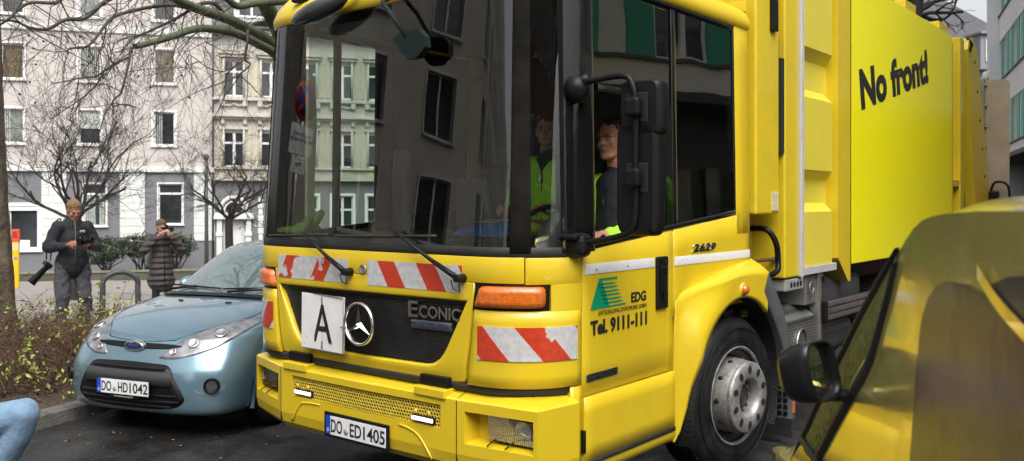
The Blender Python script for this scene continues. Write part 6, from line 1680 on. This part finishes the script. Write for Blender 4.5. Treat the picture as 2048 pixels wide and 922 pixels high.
# ================================================================ the small hatchback
def interp_st(st, sub):
    out = []
    n = len(st)
    for i in range(n - 1):
        a, b, c, d = st[max(i - 1, 0)], st[i], st[i + 1], st[min(i + 2, n - 1)]
        for k in range(sub):
            t = k / sub
            out.append([.5 * (2 * q1 + (q2 - q0) * t + (2 * q0 - 5 * q1 + 4 * q2 - q3) * t * t + (3 * q1 - q0 - 3 * q2 + q3) * t ** 3) for q0, q1, q2, q3 in zip(a, b, c, d)])
    out.append(list(st[-1])); return out
def hatchback(name, label, paint, loc, rz, txt):
    r = thing(name, label, "car", loc, rz)
    # yc zc W S n D   (centre line y and z, half width, sweep back at the side, superellipse power, drop at the side)
    ST = [(.13, .185, .74, .36, 3.2, 0), (.055, .205, .78, .40, 3.2, 0), (.015, .27, .815, .44, 3.1, 0), (0, .42, .838, .46, 2.9, 0), (.010, .52, .845, .48, 2.8, 0), (.045, .60, .845, .49, 2.7, -.01),
          (.075, .655, .838, .53, 2.6, -.035), (.115, .722, .830, .585, 2.5, -.05), (.150, .752, .822, .60, 2.5, -.05), (.25, .800, .815, .56, 2.6, -.035), (.42, .862, .800, .47, 2.8, -.01), (.66, .925, .785, .36, 3, .012), (.90, .972, .765, .30, 3, .02), (1.08, 1.0, .745, .27, 3, .02)]
    rows_s = interp_st(ST, 5); TH = steps(-pi / 2, pi / 2, 44)
    def row(s_):
        yc, zc, W_, S, n, D = s_; out = []
        for t in TH:
            e = 2 / n; sx = abs(sin(t)) ** e * (1 if t > 0 else -1); cx = abs(cos(t)) ** e
            u = abs(sx)
            out.append(V((W_ * sx, yc + S * (1 - cx), zc - D * u * u)))
        return out
    A = [row(s) for s in rows_s]
    q = MB(); q.grid(A)
    shell_v = [p for r_ in A for p in r_]; nc = len(TH)
    shell_f = [(i * nc + j, i * nc + j + 1, (i + 1) * nc + j + 1, (i + 1) * nc + j) for i in range(len(A) - 1) for j in range(nc - 1)]
    bvh = BVHTree.FromPolygons(shell_v, shell_f)
    # sides
    AX = .84; WR = .315
    topL = [r_[-1] for r_ in A if r_[-1].z > .40]
    extra = [V((.745, 1.6, .985)), V((.745, 2.2, .995)), V((.742, 2.8, 1.01)), V((.73, 3.4, 1.03)), V((.70, 3.82, 1.03))]
    top = topL + extra
    def top_at(y):
        for i in range(len(top) - 1):
            if top[i + 1].y >= y >= top[i].y and top[i + 1].y - top[i].y > 1e-6:
                f = (y - top[i].y) / (top[i + 1].y - top[i].y); return top[i] + (top[i + 1] - top[i]) * f
        return top[-1].copy() if y > top[-1].y else top[0].copy()
    ys = [.47, .475] + steps(.49, 1.21, 22) + steps(1.3, 2.95, 14) + steps(2.97, 3.68, 20) + [3.75, 3.82]
    for sg in (1, -1):
        rows = []
        for y in ys:
            t_ = top_at(y); zb = .20
            for ax_ in (AX, 3.33):
                d = abs(y - ax_)
                if d < .365: zb = max(zb, .30 + sqrt(.365 ** 2 - d * d))
            row_ = []
            for k in range(9):
                f = k / 8; z = t_.z + (zb - t_.z) * f; bul = .858 - .03 * abs(z - .55) ** 1.2 - (.03 if z < .3 else 0)
                x = t_.x + (bul - t_.x) * min(1, (f * 3.0)) ** .6 if t_.z > .6 else t_.x + (bul - t_.x) * f * min(1, max(0, (y - .47) * 4))
                row_.append(V((sg * x, y, z)))
            row_.append(V((sg * (row_[-1].x * sg - .05), y, zb + .004)))
            rows.append(row_)
        q.grid(rows)
    # tail
    q.grid([[V((x, 3.82 + .10 * (1 - (x / .75) ** 2) + .04 * sin(pi * (z - .25)), z)) for x in steps(-.80, .80, 16)] for z in (.25, .4, .6, .8, 1.0, 1.04)])
    body = q.build("body", paint, r)
    # glasshouse
    G = [(1.09, .995, .735, .26, 3, .02), (1.42, 1.20, .67, .20, 3.2, .03), (1.72, 1.375, .60, .14, 3.4, .035), (1.86, 1.425, .575, .10, 3.6, .035)]
    GR = [row(s) for s in interp_st(G, 4)]
    q = MB(); q.grid([[p for p in r_[4:-4]] for r_ in GR]); q.build("windscreen", mat("car_windscreen", (.10, .14, .14), .04, spec=1., coat=1., ior=2.2, var=.15, vscale=.7), r)
    q = MB(); q.grid([r_[:5] for r_ in GR]); q.grid([r_[-5:] for r_ in GR])
    RF = [(1.86, 1.425, .575, .10, 3.6, .035), (2.2, 1.462, .57, .02, 3.6, .04), (2.9, 1.455, .555, 0, 3.6, .045), (3.45, 1.40, .54, 0, 3.6, .045), (3.62, 1.37, .53, 0, 3.4, .045)]
    RR = [row(s) for s in interp_st(RF, 4)]; q.grid(RR)
    # pillars down to the shoulder
    for sg in (0, -1):
        edge = [r_[sg] for r_ in GR] + [r_[sg] for r_ in RR[1:]]
        s_ = 1 if sg == -1 else -1
        for y0, y1 in ((2.35, 2.42), (3.35, 3.85)):
            for e_ in ():
                pass
        q.add([V((s_ * .545, 3.30, 1.38)), V((s_ * .53, 3.62, 1.33)), V((s_ * .70, 3.84, 1.03)), V((s_ * .735, 3.35, 1.02))], [(0, 1, 2, 3)])
    q.build("roof", paint, r)
    q = MB()
    for sg in (0, -1):
        edge = [r_[sg] for r_ in GR] + [r_[sg] for r_ in RR[1:]]; s_ = 1 if sg == -1 else -1
        edge = [p for p in edge if p.y < 3.34]
        q.grid([edge, [V((s_ * top_at(max(p.y, 1.35)).x, max(1.35, p.y), top_at(max(p.y, 1.35)).z)) for p in edge]])
    q.grid([[V((x, 3.62, 1.335)) for x in (-.53, .53)], [V((x, 3.87, 1.03)) for x in (-.70, .70)]])
    q.build("side_window", mat("car_side_glass", (.02, .025, .025), .04, spec=1.), r)
    # projected pieces: points of the front view cast backwards on to the shell
    def cast(x, z, off=0.):
        h = bvh.ray_cast(V((x, -1, z)), V((0, 1, 0)))
        if h[0] is None: h = bvh.find_nearest(V((x, .2, z)))
        n = h[1]; n = n if n.y < 0 else -n
        return h[0] + n * off
    def outline_patch(name_, poly, m, off, parent=r, rings=6, inner_off=None, rim=True, n=60, mirror=True):
        """poly in the front view; concentric rings shrink to the centroid"""
        res = None
        for sg in ((1, -1) if mirror else (1,)):
            P_ = [V((a * sg, 0, b)) for a, b in poly]; L = smooth_loop(P_, n)
            c = sum(L, V((0, 0, 0))) / len(L); q = MB(); rows = []
            if rim: rows.append([cast(p.x, p.z, -.012) for p in L])
            for k in range(rings + 1):
                f = 1 - k / rings; o = off if inner_off is None else off + (inner_off - off) * min(1, k / 2)
                rows.append([cast(c.x + (p.x - c.x) * f, c.z + (p.z - c.z) * f, o) for p in L])
            q.grid(rows, close_u=True); res = q.build(name_, m, parent)
        return res
    def smooth_loop(P_, n):
        m_ = len(P_); out = []
        for i in range(n):
            t = i * m_ / n; k = int(t); f = t - k
            a, b, c, d = P_[(k - 1) % m_], P_[k % m_], P_[(k + 1) % m_], P_[(k + 2) % m_]
            # mostly straight edges with softened corners
            lin = b + (c - b) * f; cr = .5 * (2 * b + (c - a) * f + (2 * a - 5 * b + 4 * c - d) * f * f + (3 * b - a - 3 * c + d) * f ** 3)
            out.append(lin * .5 + cr * .5)
        return out
    HL_ = [(.262, .628), (.37, .728), (.49, .815), (.62, .872), (.755, .892), (.785, .868), (.755, .785), (.68, .710), (.55, .655), (.40, .622)]
    # lamp bowl is dark, bright reflectors, clear cover
    o = outline_patch("headlight", HL_, mat("lamp_interior", (.30, .30, .315), .22, .6, var=.5, vscale=14), .003)
    outline_patch("headlight_rim", [(a, b) for a, b in HL_], BLKG, .0015, n=60)
    for sg in (1, -1):
        q = MB()
        for x, z, rr_ in ((.63, .800, .052), (.50, .735, .040), (.37, .672, .026)):
            c = cast(x * sg, z, .002); hN = bvh.find_nearest(c)[1]; hN = hN if hN.y < 0 else -hN
            q.lathe([(0, .004), (rr_ * .35, .006), (rr_ * .8, .009), (rr_, .012), (rr_ * 1.05, .004)], c, hN, 24)
        q.build("headlight_reflector", mat("lamp_chrome", (.65, .66, .68), .12, 1., var=.3, vscale=30), r)
    GL_ = [(0, .725), (.30, .724), (.415, .716), (.40, .704), (.30, .690), (0, .682), (-.30, .690), (-.40, .704), (-.415, .716), (-.30, .724)]
    outline_patch("upper_grille", GL_, BLK, .004, mirror=False)
    LG_ = [(-.33, .582), (0, .592), (.33, .582), (.40, .555), (.50, .40), (.53, .325), (.47, .272), (.30, .245), (0, .238), (-.30, .245), (-.47, .272), (-.53, .325), (-.50, .40), (-.40, .555)]
    lg = outline_patch("lower_grille", LG_, BLK, .003, mirror=False, n=90)
    q = MB()
    def bar(z0, z1, x1, o_, x1b=None):
        rows = [[cast(x, z, o_ if 0 < i < 3 else .0) for x in steps(-x1, x1, 24)] for i, z in enumerate((z0 - .004, z0, z1, z1 + .004))]; q.grid(rows)
    bar(.425, .525, .425, .016); q.build("grille_crossbar", mat("satin_dark_grey", (.035, .037, .040), .32), lg)
    q = MB(); bar(.30, .312, .48, .012); bar(.345, .357, .47, .012); bar(.545, .556, .36, .010); bar(.262, .272, .42, .010); q.build("grille_slat", BLKG, lg)
    # badge
    q = MB(); c = cast(0, .700, .002)
    def ell(rx, rz_, y): return [c + V((rx * cos(t), y, rz_ * sin(t))) for t in steps(0, 2 * pi, 40)[:-1]]
    q.grid([ell(.100, .042, .03), ell(.100, .042, -.022), ell(.094, .038, -.030), ell(.080, .028, -.026)], close_u=True); bd = q.build("badge", CHR, r)
    q = MB(); q.grid([ell(.080, .028, -.026), ell(.04, .015, -.0275), ell(.0005, .0005, -.028)], close_u=True); q.build("badge_field", mat("badge_navy", (.01, .03, .16), .2, coat=1.), bd)
    if txt: text("badge_lettering", "Ford", .056, frame((c.x + .002, c.y - .0285, c.z - .013), (1, 0, 0), (0, 0, 1)), CHR, bd, .001, align='CENTER', shear=.3, sx=1.15)
    # fog lamps
    for sg in (1, -1):
        FG = [(.60, .42), (.64, .475), (.70, .49), (.76, .47), (.785, .43), (.76, .395), (.69, .375), (.62, .39)]
        P_ = [V((a * sg, 0, b)) for a, b in FG]; L = smooth_loop(P_, 40); cc = sum(L, V((0, 0, 0))) / 40; q = MB()
        rows = [[cast(p.x, p.z, .001) for p in L]] + [[cast(cc.x + (p.x - cc.x) * f, cc.z + (p.z - cc.z) * f, o_) for p in L] for f, o_ in ((.93, -.004), (.6, -.012), (.1, -.014))]
        q.grid(rows, close_u=True); fo = q.build("fog_lamp_bezel", paint, r)
        q = MB(); c2_ = cast(sg * .715, .436, .010); q.lathe([(.060, -.01), (.060, .012), (.052, .016), (.042, .004)], c2_, (sg * .6, -1, 0), 28); q.build("ring", BLK, fo)
        q = MB(); q.lathe([(.040, .006), (.02, .004), (0, .003)], c2_, (sg * .6, -1, 0), 24); q.build("lamp", mat("fog_glass", (.10, .11, .11), .08, .5), fo)
    if txt:
        plate(r, 0, -.028, .402, txt, wdt=.52, hgt_=.11, frame_w=.006)
        q = MB(); q.box((0, -.024, .328), (.30, .006, .018), bev=.003); o = q.build("plate_holder", BLK, r)
        text("dealer_lettering", "www.autohaus-gruppe.de", .017, frame((0, -.0275, .3235), (1, 0, 0), (0, 0, 1)), WHT, o, .0004, align='CENTER', sx=1.1)
    # shut lines, washers, wipers
    q = MB()
    def line(pts, wd=.0035, off=.0012):
        P2 = [bvh.find_nearest(V(p)) for p in pts]; q.tube([h[0] + (h[1] if h[1].z > 0 or h[1].y < 0 else -h[1]) * off for h in P2], wd, 5)
    for sg in (1, -1):
        line([(sg * .0, .12, .735), (sg * .2, .14, .737), (sg * .33, .17, .735)]); line([(sg * .33, .17, .735), (sg * .46, .3, .81), (sg * .60, .45, .86), (sg * .68, .65, .905), (sg * .71, .9, .95), (sg * .70, 1.18, .985)])
    q.build("bonnet_gap", DARK, r)
    q = MB()
    for sg in (1, -1): c = bvh.find_nearest(V((sg * .26, .86, 1.0)))[0]; q.box(c + V((0, 0, .006)), (.055, .018, .010), M.Rotation(R(sg * 14), 4, 'Z'), bev=.003)
    q.build("washer_nozzle", BLK, r)
    q = MB(); q.grid([[p + V((0, -.02 + d, e)) for p in A[-1]] for d, e in ((-.06, .006), (.02, .012), (.10, .02))]); q.build("cowl_panel", BLK, r)
    q = MB()
    q.tube([V((-.62, 1.14, 1.03)), V((-.50, 1.15, 1.045)), V((-.36, 1.17, 1.06))], .012, 6); q.tube([V((-.66, 1.22, 1.06)), V((-.05, 1.14, 1.052))], .008, 6)
    q.tube([V((.05, 1.10, 1.03)), V((.30, 1.14, 1.05)), V((.52, 1.24, 1.06))], .010, 6); q.tube([V((-.02, 1.13, 1.05)), V((.63, 1.30, 1.07))], .008, 6); q.build("wiper", BLK, r)
    # door mirrors
    for sg in (1, -1):
        q = MB(); q.sphere((sg * .835, 1.60, 1.035), (.060, .115, .070)); q.box((sg * .79, 1.50, .99), (.08, .06, .03), bev=.01); q.build("door_mirror", paint, r)
    # wheels
    for sg in (1, -1):
        for y in (AX, 3.33):
            q = MB(); c = V((sg * .835, y, WR)); ax = V((sg, 0, 0)); q.lathe([(.20, -.03), (.205, .0), (.25, .004), (.29, -.012), (.312, -.035), (.315, -.06), (.315, -.16), (.29, -.185), (.2, -.18)], (0, 0, 0), ax, 48)
            for k in range(48):
                t = 2 * pi * k / 48; q.box((sg * -.11, .315 * cos(t), .315 * sin(t)), (.13, .02, .008), M.Rotation(t - pi / 2, 4, 'X'))
            o = q.build("wheel", TYRE, r); o.location = c
            q = MB(); q.lathe([(.205, -.005), (.195, .0), (.185, -.02), (.16, -.035), (.05, -.01), (0, -.008)], (0, 0, 0), ax, 40)
            for k in range(7): t = 2 * pi * k / 7; q.box((sg * -.012, .11 * cos(t), .11 * sin(t)), (.014, .035, .15), M.Rotation(t - pi / 2, 4, 'X'), bev=.006)
            q.build("rim", mat("silver_rim", (.42, .42, .43), .35, .8), o)
            q = MB(); rows = [[V((sg * x, y + .36 * cos(t), .305 + .36 * sin(t))) for t in steps(R(-20), R(200), 20)] for x in (.80, .50)]; q.grid(rows); q.build("arch_liner", DARK, r)
    q = MB(); q.bx(-.70, .70, .25, 3.7, .16, .30); q.build("underbody", DARK, r)
    return r
PB = mat("blue_grey_metallic", (.16, .265, .33), .26, .5, coat=1., coat_rough=.03, var=.03, vscale=2, drops=True)
PR = mat("red_car_paint", (.32, .012, .012), .3, coat=1., coat_rough=.04)
hatchback("small_hatchback", "light blue grey metallic small hatchback parked at the kerb beside the truck", PB, (-2.985, 6.80, 0), atan2(-.376, .9265), ("DO", "HD", "1042"))
hatchback("red_hatchback", "red parked hatchback mirrored low in the truck's side window", PR, (5.7, 9.4, 0), atan2(-.40, .916) , None)

# ================================================================ the van in the right foreground
vd = R(8.4)
VN = thing("van", "parked champagne coloured van, reflections put into its paint, with dark windows filling the lower right corner, very close", "van", (.955, 2.98, 0), -vd)
# local: y forward along the van (0 = foot of the windscreen pillar), x to its right, z up
VP_ = mat("van_paint_with_reflections", (.85, .74, .22), .17, .6, coat=1., coat_rough=.05, dark=(.30, .25, .07), dscale=2.0, damt=.5, var=.12, vscale=3, bump=.12, bscale=5)  # yellow cast and dark blotches put the truck's reflections into the colour
VG = mat("van_dark_glass", (.012, .014, .014), .06, spec=1., coat=1., coat_rough=.02, bump=.02, bscale=5)
VSM = mat("van_smudged_glass", (.050, .053, .058), .22, spec=.6, var=.3, vscale=4, bump=.35, bscale=3, dark=(.11, .11, .10), dscale=3, damt=.8)
GREEN_EDGE = mat("green_windscreen_edge", (.085, .115, .035), .5, spec=.4, var=.7, vscale=34, bump=.5, bscale=60, dark=(.02, .03, .012), dscale=14, damt=.9)
Wv = 1.72
# profile of the side (y, z): pillar and roof line; cross section leans in above the waist
def xin(z): return 0 if z < 1.02 else .06 * ((z - 1.02) / .85) ** 1.25
roofline = [(1.02, .50), (1.0, .62), (.93, .74), (.72, .84), (.38, .91), (.06, .96), (-.02, 1.0), (-.45, 1.33), (-.85, 1.63), (-1.06, 1.755), (-1.14, 1.805), (-1.26, 1.836), (-1.6, 1.850), (-2.4, 1.855), (-3.0, 1.84), (-3.22, 1.78), (-3.34, 1.3), (-3.38, .9), (-3.38, .35)]
RLs = [(p.x, p.y) for p in smooth_path([V((a, b, 0)) for a, b in roofline], 4)]
def vrow(y, z):
    out = []; x0 = xin(z)
    nose = .22 * sst(.2, 1.05, y) ** 2
    for u in steps(0, 1, 20):
        e = min(u, 1 - u) / .10
        cr = (1 - min(1, e)) ** 2.2
        out.append(V((x0 + nose + (Wv - 2 * x0 - 2 * nose) * u, y - .05 * cr * (1 if y > -2 else -1), z - .035 * cr)))
    return out
q = MB(); q.grid([vrow(y, z) for y, z in RLs if y > -.03]); q.build("bonnet", VP_, VN)
q = MB(); q.grid([vrow(y, z) for y, z in RLs if -1.12 < y < -.0]); q.build("windscreen", VG, VN)
q = MB(); q.grid([vrow(y, z) for y, z in RLs if y <= -1.06]); q.build("roof", VP_, VN)
def rz_at(y):
    for (a, b), (c, d) in zip(RLs[:-1], RLs[1:]):
        if a >= y >= c and a - c > 1e-6: return b + (d - b) * (a - y) / (a - c)
    return .96
for sg in (1, -1):
    X = (lambda x: x) if sg > 0 else (lambda x: Wv - x)
    q = MB(); rows = []
    for y in steps(1.0, -3.36, 60):
        zt = min(rz_at(y) - .035, 1.06 if y < -.05 else 9); zb = .28
        for ax_ in (.42, -2.45):
            d = abs(y - ax_)
            if d < .37: zb = max(zb, .30 + sqrt(.37 ** 2 - d * d))
        nose = .22 * sst(.2, 1.05, y) ** 2
        rows.append([V((X(xin(z) + nose + (.012 if z < .4 else 0) - .02 * sin(pi * (z - .3) / .8)), y, z)) for z in steps(zb, max(zt, zb + .02), 8)])
    q.grid(rows); q.build("side_panel", VP_, VN)
    # upper side: frame and dark glass
    q = MB(); rows = []
    ys_ = steps(-.10, -3.3, 64)
    for y in ys_:
        zt = rz_at(y) - .035; zt = max(zt, 1.061)
        rows.append([V((X(xin(z)), y, z)) for z in steps(1.06, zt, 8)])
    q.grid(rows); q.build("upper_side_frame", VP_, VN)
    def vglass(name_, y0, y1, m, marg=.07, skew=0.):
        f = MB(); rows = []
        for y in steps(y0, y1, 20):
            e_ = abs(2 * (y - y0) / (y1 - y0) - 1); zt = rz_at(y) - .035 - marg - .13 * e_ ** 3; z0 = 1.10
            rows.append([V((X(xin(z) - .007), y - skew * (zt - z) * (1 if y < y0 - .01 or skew == 0 or name_ != "front_side_window" else 0) * min(1, 3 * (y0 - y) / (y0 - y1)), z)) for z in steps(z0, zt, 8)])
        f.grid(rows); return f.build(name_, m, VN)
    TC = [(-1.268, 1.58), (-1.274, 1.605), (-1.30, 1.645), (-1.34, 1.672), (-1.395, 1.685), (-1.48, 1.688), (-1.53, 1.680), (-1.551, 1.676), (-1.60, 1.700), (-1.66, 1.716), (-1.734, 1.724), (-1.9, 1.720), (-2.2, 1.715), (-2.4, 1.69), (-2.47, 1.60)]
    f = MB(); f.grid([[V((X(xin(z) - .007), y, z)) for z in steps(1.10, zt, 8)] for y, zt in TC]); wg = f.build("side_window", VSM, VN)
    f = MB(); rows = []
    for y, z in [(p.x, p.y) for p in smooth_path([V((-1.545, 1.715, 0)), V((-1.64, 1.672, 0)), V((-1.813, 1.616, 0)), V((-1.92, 1.54, 0)), V((-2.0, 1.42, 0))])]:
        rows.append([V((X(xin(z) - .011), y, z + d)) for d in (-.012, 0, .012)])
    f.grid(rows); f.build("window_divider", VP_, wg)
    f = MB(); f.tube([V((X(xin(1.075) - .010), y, 1.075)) for y in steps(-.2, -3.2, 20)], .011, 6); f.build("waist_seal", RUB, VN)
    # mottled green windscreen edge between its two rubber seals, along the pillar
    for nm, d0, d1, mm, o_ in (("outer_pillar_seal", 0, .032, RUB, .010), ("green_glass_edge", .034, .165, GREEN_EDGE, .004), ("inner_pillar_seal", .167, .225, RUB, .012)):
        f = MB(); rows = []
        for y in steps(.05, -1.06, 26):
            z0 = rz_at(y) - .025; k_ = min(1, max(.12, (-y + .10) / .35)) * min(1, max(.03, (y + 1.075) / .16)) ** .7
            rows.append([V((X(xin(z) - o_ * (1 if j not in (0, 3) else -.2)), y, z)) for j, z in enumerate(steps(z0 - d0 * k_, z0 - d1 * k_, 3))])
        f.grid(rows); f.build(nm, mm, VN)
    for ax_ in (.42, -2.45):
        f = MB(); f.lathe([(.0, .0), (.20, .0), (.24, .01), (.30, -.005), (.325, -.03), (.325, -.19), (.2, -.2)], (X(.02), ax_, .325), (-sg, 0, 0), 40); f.build("wheel", TYRE, VN)
    # door mirror, its glass turned towards the driver
    f = MB(); cm_ = V((X(-.088), -.76, 1.395)); rows = []; ry = M.Rotation(R(48) * sg, 3, 'Z') @ M.Rotation(R(-14), 3, 'X')
    for d, sc in ((.085, .25), (.08, .6), (.055, .86), (.02, .97), (-.02, 1.0), (-.055, 1.0), (-.055, .90), (-.030, .86)):
        rows.append([cm_ + ry @ V((.066 * sc * (abs(cos(t)) ** .55) * (1 if cos(t) > 0 else -1), d * .8, .076 * sc * (abs(sin(t)) ** .6) * (1 if sin(t) > 0 else -1))) for t in steps(0, 2 * pi, 36)[:-1]])
    f.grid(rows, close_u=True); f.add(rows[0], [tuple(range(36))]); f.box((X(-.01), -.74, 1.335), (.09, .04, .03), bev=.012)
    o = f.build("door_mirror", mat("mirror_black", (.010, .010, .011), .28, spec=.35), VN)
    f = MB(); f.add(rows[-1], [tuple(range(36))]); f.build("mirror_glass", MATS["mirror_glass"], o)
q = MB(); q.bx(.10, Wv - .10, -3.3, .9, .25, .45); q.build("underbody", DARK, VN)
q = MB(); q.grid([[V((x, -3.37 + .02 * sin(pi * (z - .3)), z)) for x in (0.05, Wv - .05)] for z in (.3, 1.0)]); q.build("tailgate", VP_, VN)
q = MB(); q.bx(.25, Wv - .25, -3.39, -3.365, 1.1, 1.6, .01); q.build("rear_window", VG, VN)

# ================================================================ street furniture
hp = MB(); c = V((-5.12, 11.5, .11))
pts = [V((-.19, -.10, -.1)), V((-.19, -.10, .35)), V((-.185, -.098, .60))] + [V((-.19 * cos(t), -.10 * cos(t), .63 + .17 * sin(t))) for t in steps(.15, pi - .15, 12)] + [V((.185, .098, .60)), V((.19, .10, .35)), V((.19, .10, -.1))]
hp.tube(pts, .036, 14); ho = hp.build("bike_stand", mat("galvanised_tube", (.10, .115, .11), .5, .35, var=.35, vscale=9, dark=(.04, .05, .035), dscale=6, damt=.6), None); ho.location = c
tag(ho, "grey tubular hoop bicycle stand between the hedge and the blue grey hatchback", "bike stand")
gp_ = thing("marker_post", "slim yellow gas marker post with red head beside the left tree trunk", "post", (*(U(32, 403, 29).xy), hgt(-16, 29) + .1))
q = MB(); q.box((0, 0, .75), (.20, .09, 1.5), bev=.02); q.build("post", mat("post_yellow", (.75, .45, .01), .45, var=.08, vscale=4), gp_)
q = MB(); q.box((0, -.005, 1.36), (.215, .10, .30), bev=.015); q.build("upper_plaque", mat("post_pale", (.62, .52, .20), .5, var=.3, vscale=15), gp_)
q = MB(); q.box((0, -.01, 1.72), (.24, .105, .42), bev=.02); q.build("red_head", mat("post_red", (.60, .08, .03), .45, var=.2, vscale=10), gp_)
q = MB(); q.box((.01, -.050, .98), (.09, .006, .08)); q.build("blue_sticker", mat("blue_sticker", (.08, .25, .5), .5), gp_)
q = MB(); q.box((0, -.066, 1.75), (.15, .006, .22)); q.build("red_plaque", mat("plaque_dark_red", (.35, .02, .02), .5, var=.6, vscale=18), gp_)
lp_ = thing("lamp_post", "thin dark lamp post standing before the grey and cream houses", "lamp post", (*(U(413, 403, 33).xy), hgt(-11, 33) + .1))
q = MB(); q.tube([V((0, 0, -.2)), V((0, 0, 2.2)), V((0, 0, 4.7))], [.09, .07, .055], 10); q.build("post", mat("post_dark", (.06, .065, .065), .5), lp_)
q = MB(); q.lathe([(0, .22), (.10, .16), (.09, 0), (.05, -.06), (0, -.1)], (0, 0, 4.7), (0, 0, 1), 16); q.build("lamp_head", mat("post_dark"), lp_)
# no-parking sign with plates: stands on the left pavement, mirrored in the windscreen
ns = thing("no_parking_sign", "round blue and red no parking sign with white plates, mirrored in the windscreen's left side", "sign", (-4.70, 5.95, .11), R(40))
q = MB(); q.tube([V((0, 0, -.1)), V((0, 0, 3.30))], .03, 10); q.build("pole", ALU, ns)
q = MB(); q.lathe([(0, .030), (.21, .030), (.215, .024), (0, .02)], (0, 0, 3.03), (0, -1, 0), 40); dd_ = q.build("disc", mat("sign_red", (.50, .02, .02), .4), ns)
q = MB(); q.lathe([(0, .034), (.165, .034), (.166, .029)], (0, 0, 3.03), (0, -1, 0), 40); q.build("disc_field", mat("sign_blue", (.01, .06, .30), .4), dd_)
q = MB(); q.box((0, -.037, 3.03), (.34, .004, .035), M.Rotation(R(-45), 4, 'Y')); q.box((0, -.038, 3.03), (.34, .004, .035), M.Rotation(R(45), 4, 'Y')); q.build("red_cross", MATS["sign_red"], dd_)
for z, h, tx in ((2.62, .30, "PARKEN NUR\nFÜR BEWOHNER"), (2.37, .17, "FREI")):
    q = MB(); q.box((0, -.028, z), (.42 if h > .2 else .24, .006, h), bev=.01); o = q.build("plate", WHT, ns); text("plate_lettering", tx, .055, frame((0, -.0325, z + (.03 if h > .2 else -.02)), (1, 0, 0), (0, 0, 1)), INK, o, .0006, align='CENTER')
# pale van and car parked far up the street
def far_van(name, label, cat, X, Y, L, Hh, colr, rz):
    z = hgt(X, Y); r = thing(name, label, cat, (X, Y, z), rz); m = mat("far_" + name, colr, .4, coat=.5)
    prof = [(0, .35), (0, .85), (.15, .98), (.75, 1.08), (1.35, Hh - .08), (1.6, Hh), (L - .25, Hh), (L - .05, Hh - .3), (L, .9), (L, .35)]
    q = MB(); q.prism(prof, lambda a, b, t: (t, a, b), -.9, .9); q.build("body", m, r)
    q = MB(); q.prism([(.80, 1.1), (1.38, Hh - .12), (L - .5, Hh - .12), (L - .4, 1.12)], lambda a, b, t: (t, a, b), -.91, .91); q.prism([(.78, 1.12), (1.34, Hh - .12), (1.36, Hh - .12), (.8, 1.12)], lambda a, b, t: (t, a, b), -.78, .78); q.build("window", VG, r)
    for y in (.8, L - .8):
        for s in (-.9, .9): f = MB(); f.cone((s, y, .33), (s * .78, y, .33), .33, seg=20); f.build("wheel", TYRE, r)
    return r
far_van("parked_van", "pale white van parked at the far end before the yellow shop", "van", 23.8, 43, 4.6, 1.95, (.6, .6, .62), R(70))
far_van("silver_car", "silver car parked at the far end beside the canopy", "car", 25.6, 42.5, 4.2, 1.45, (.4, .42, .45), R(60))
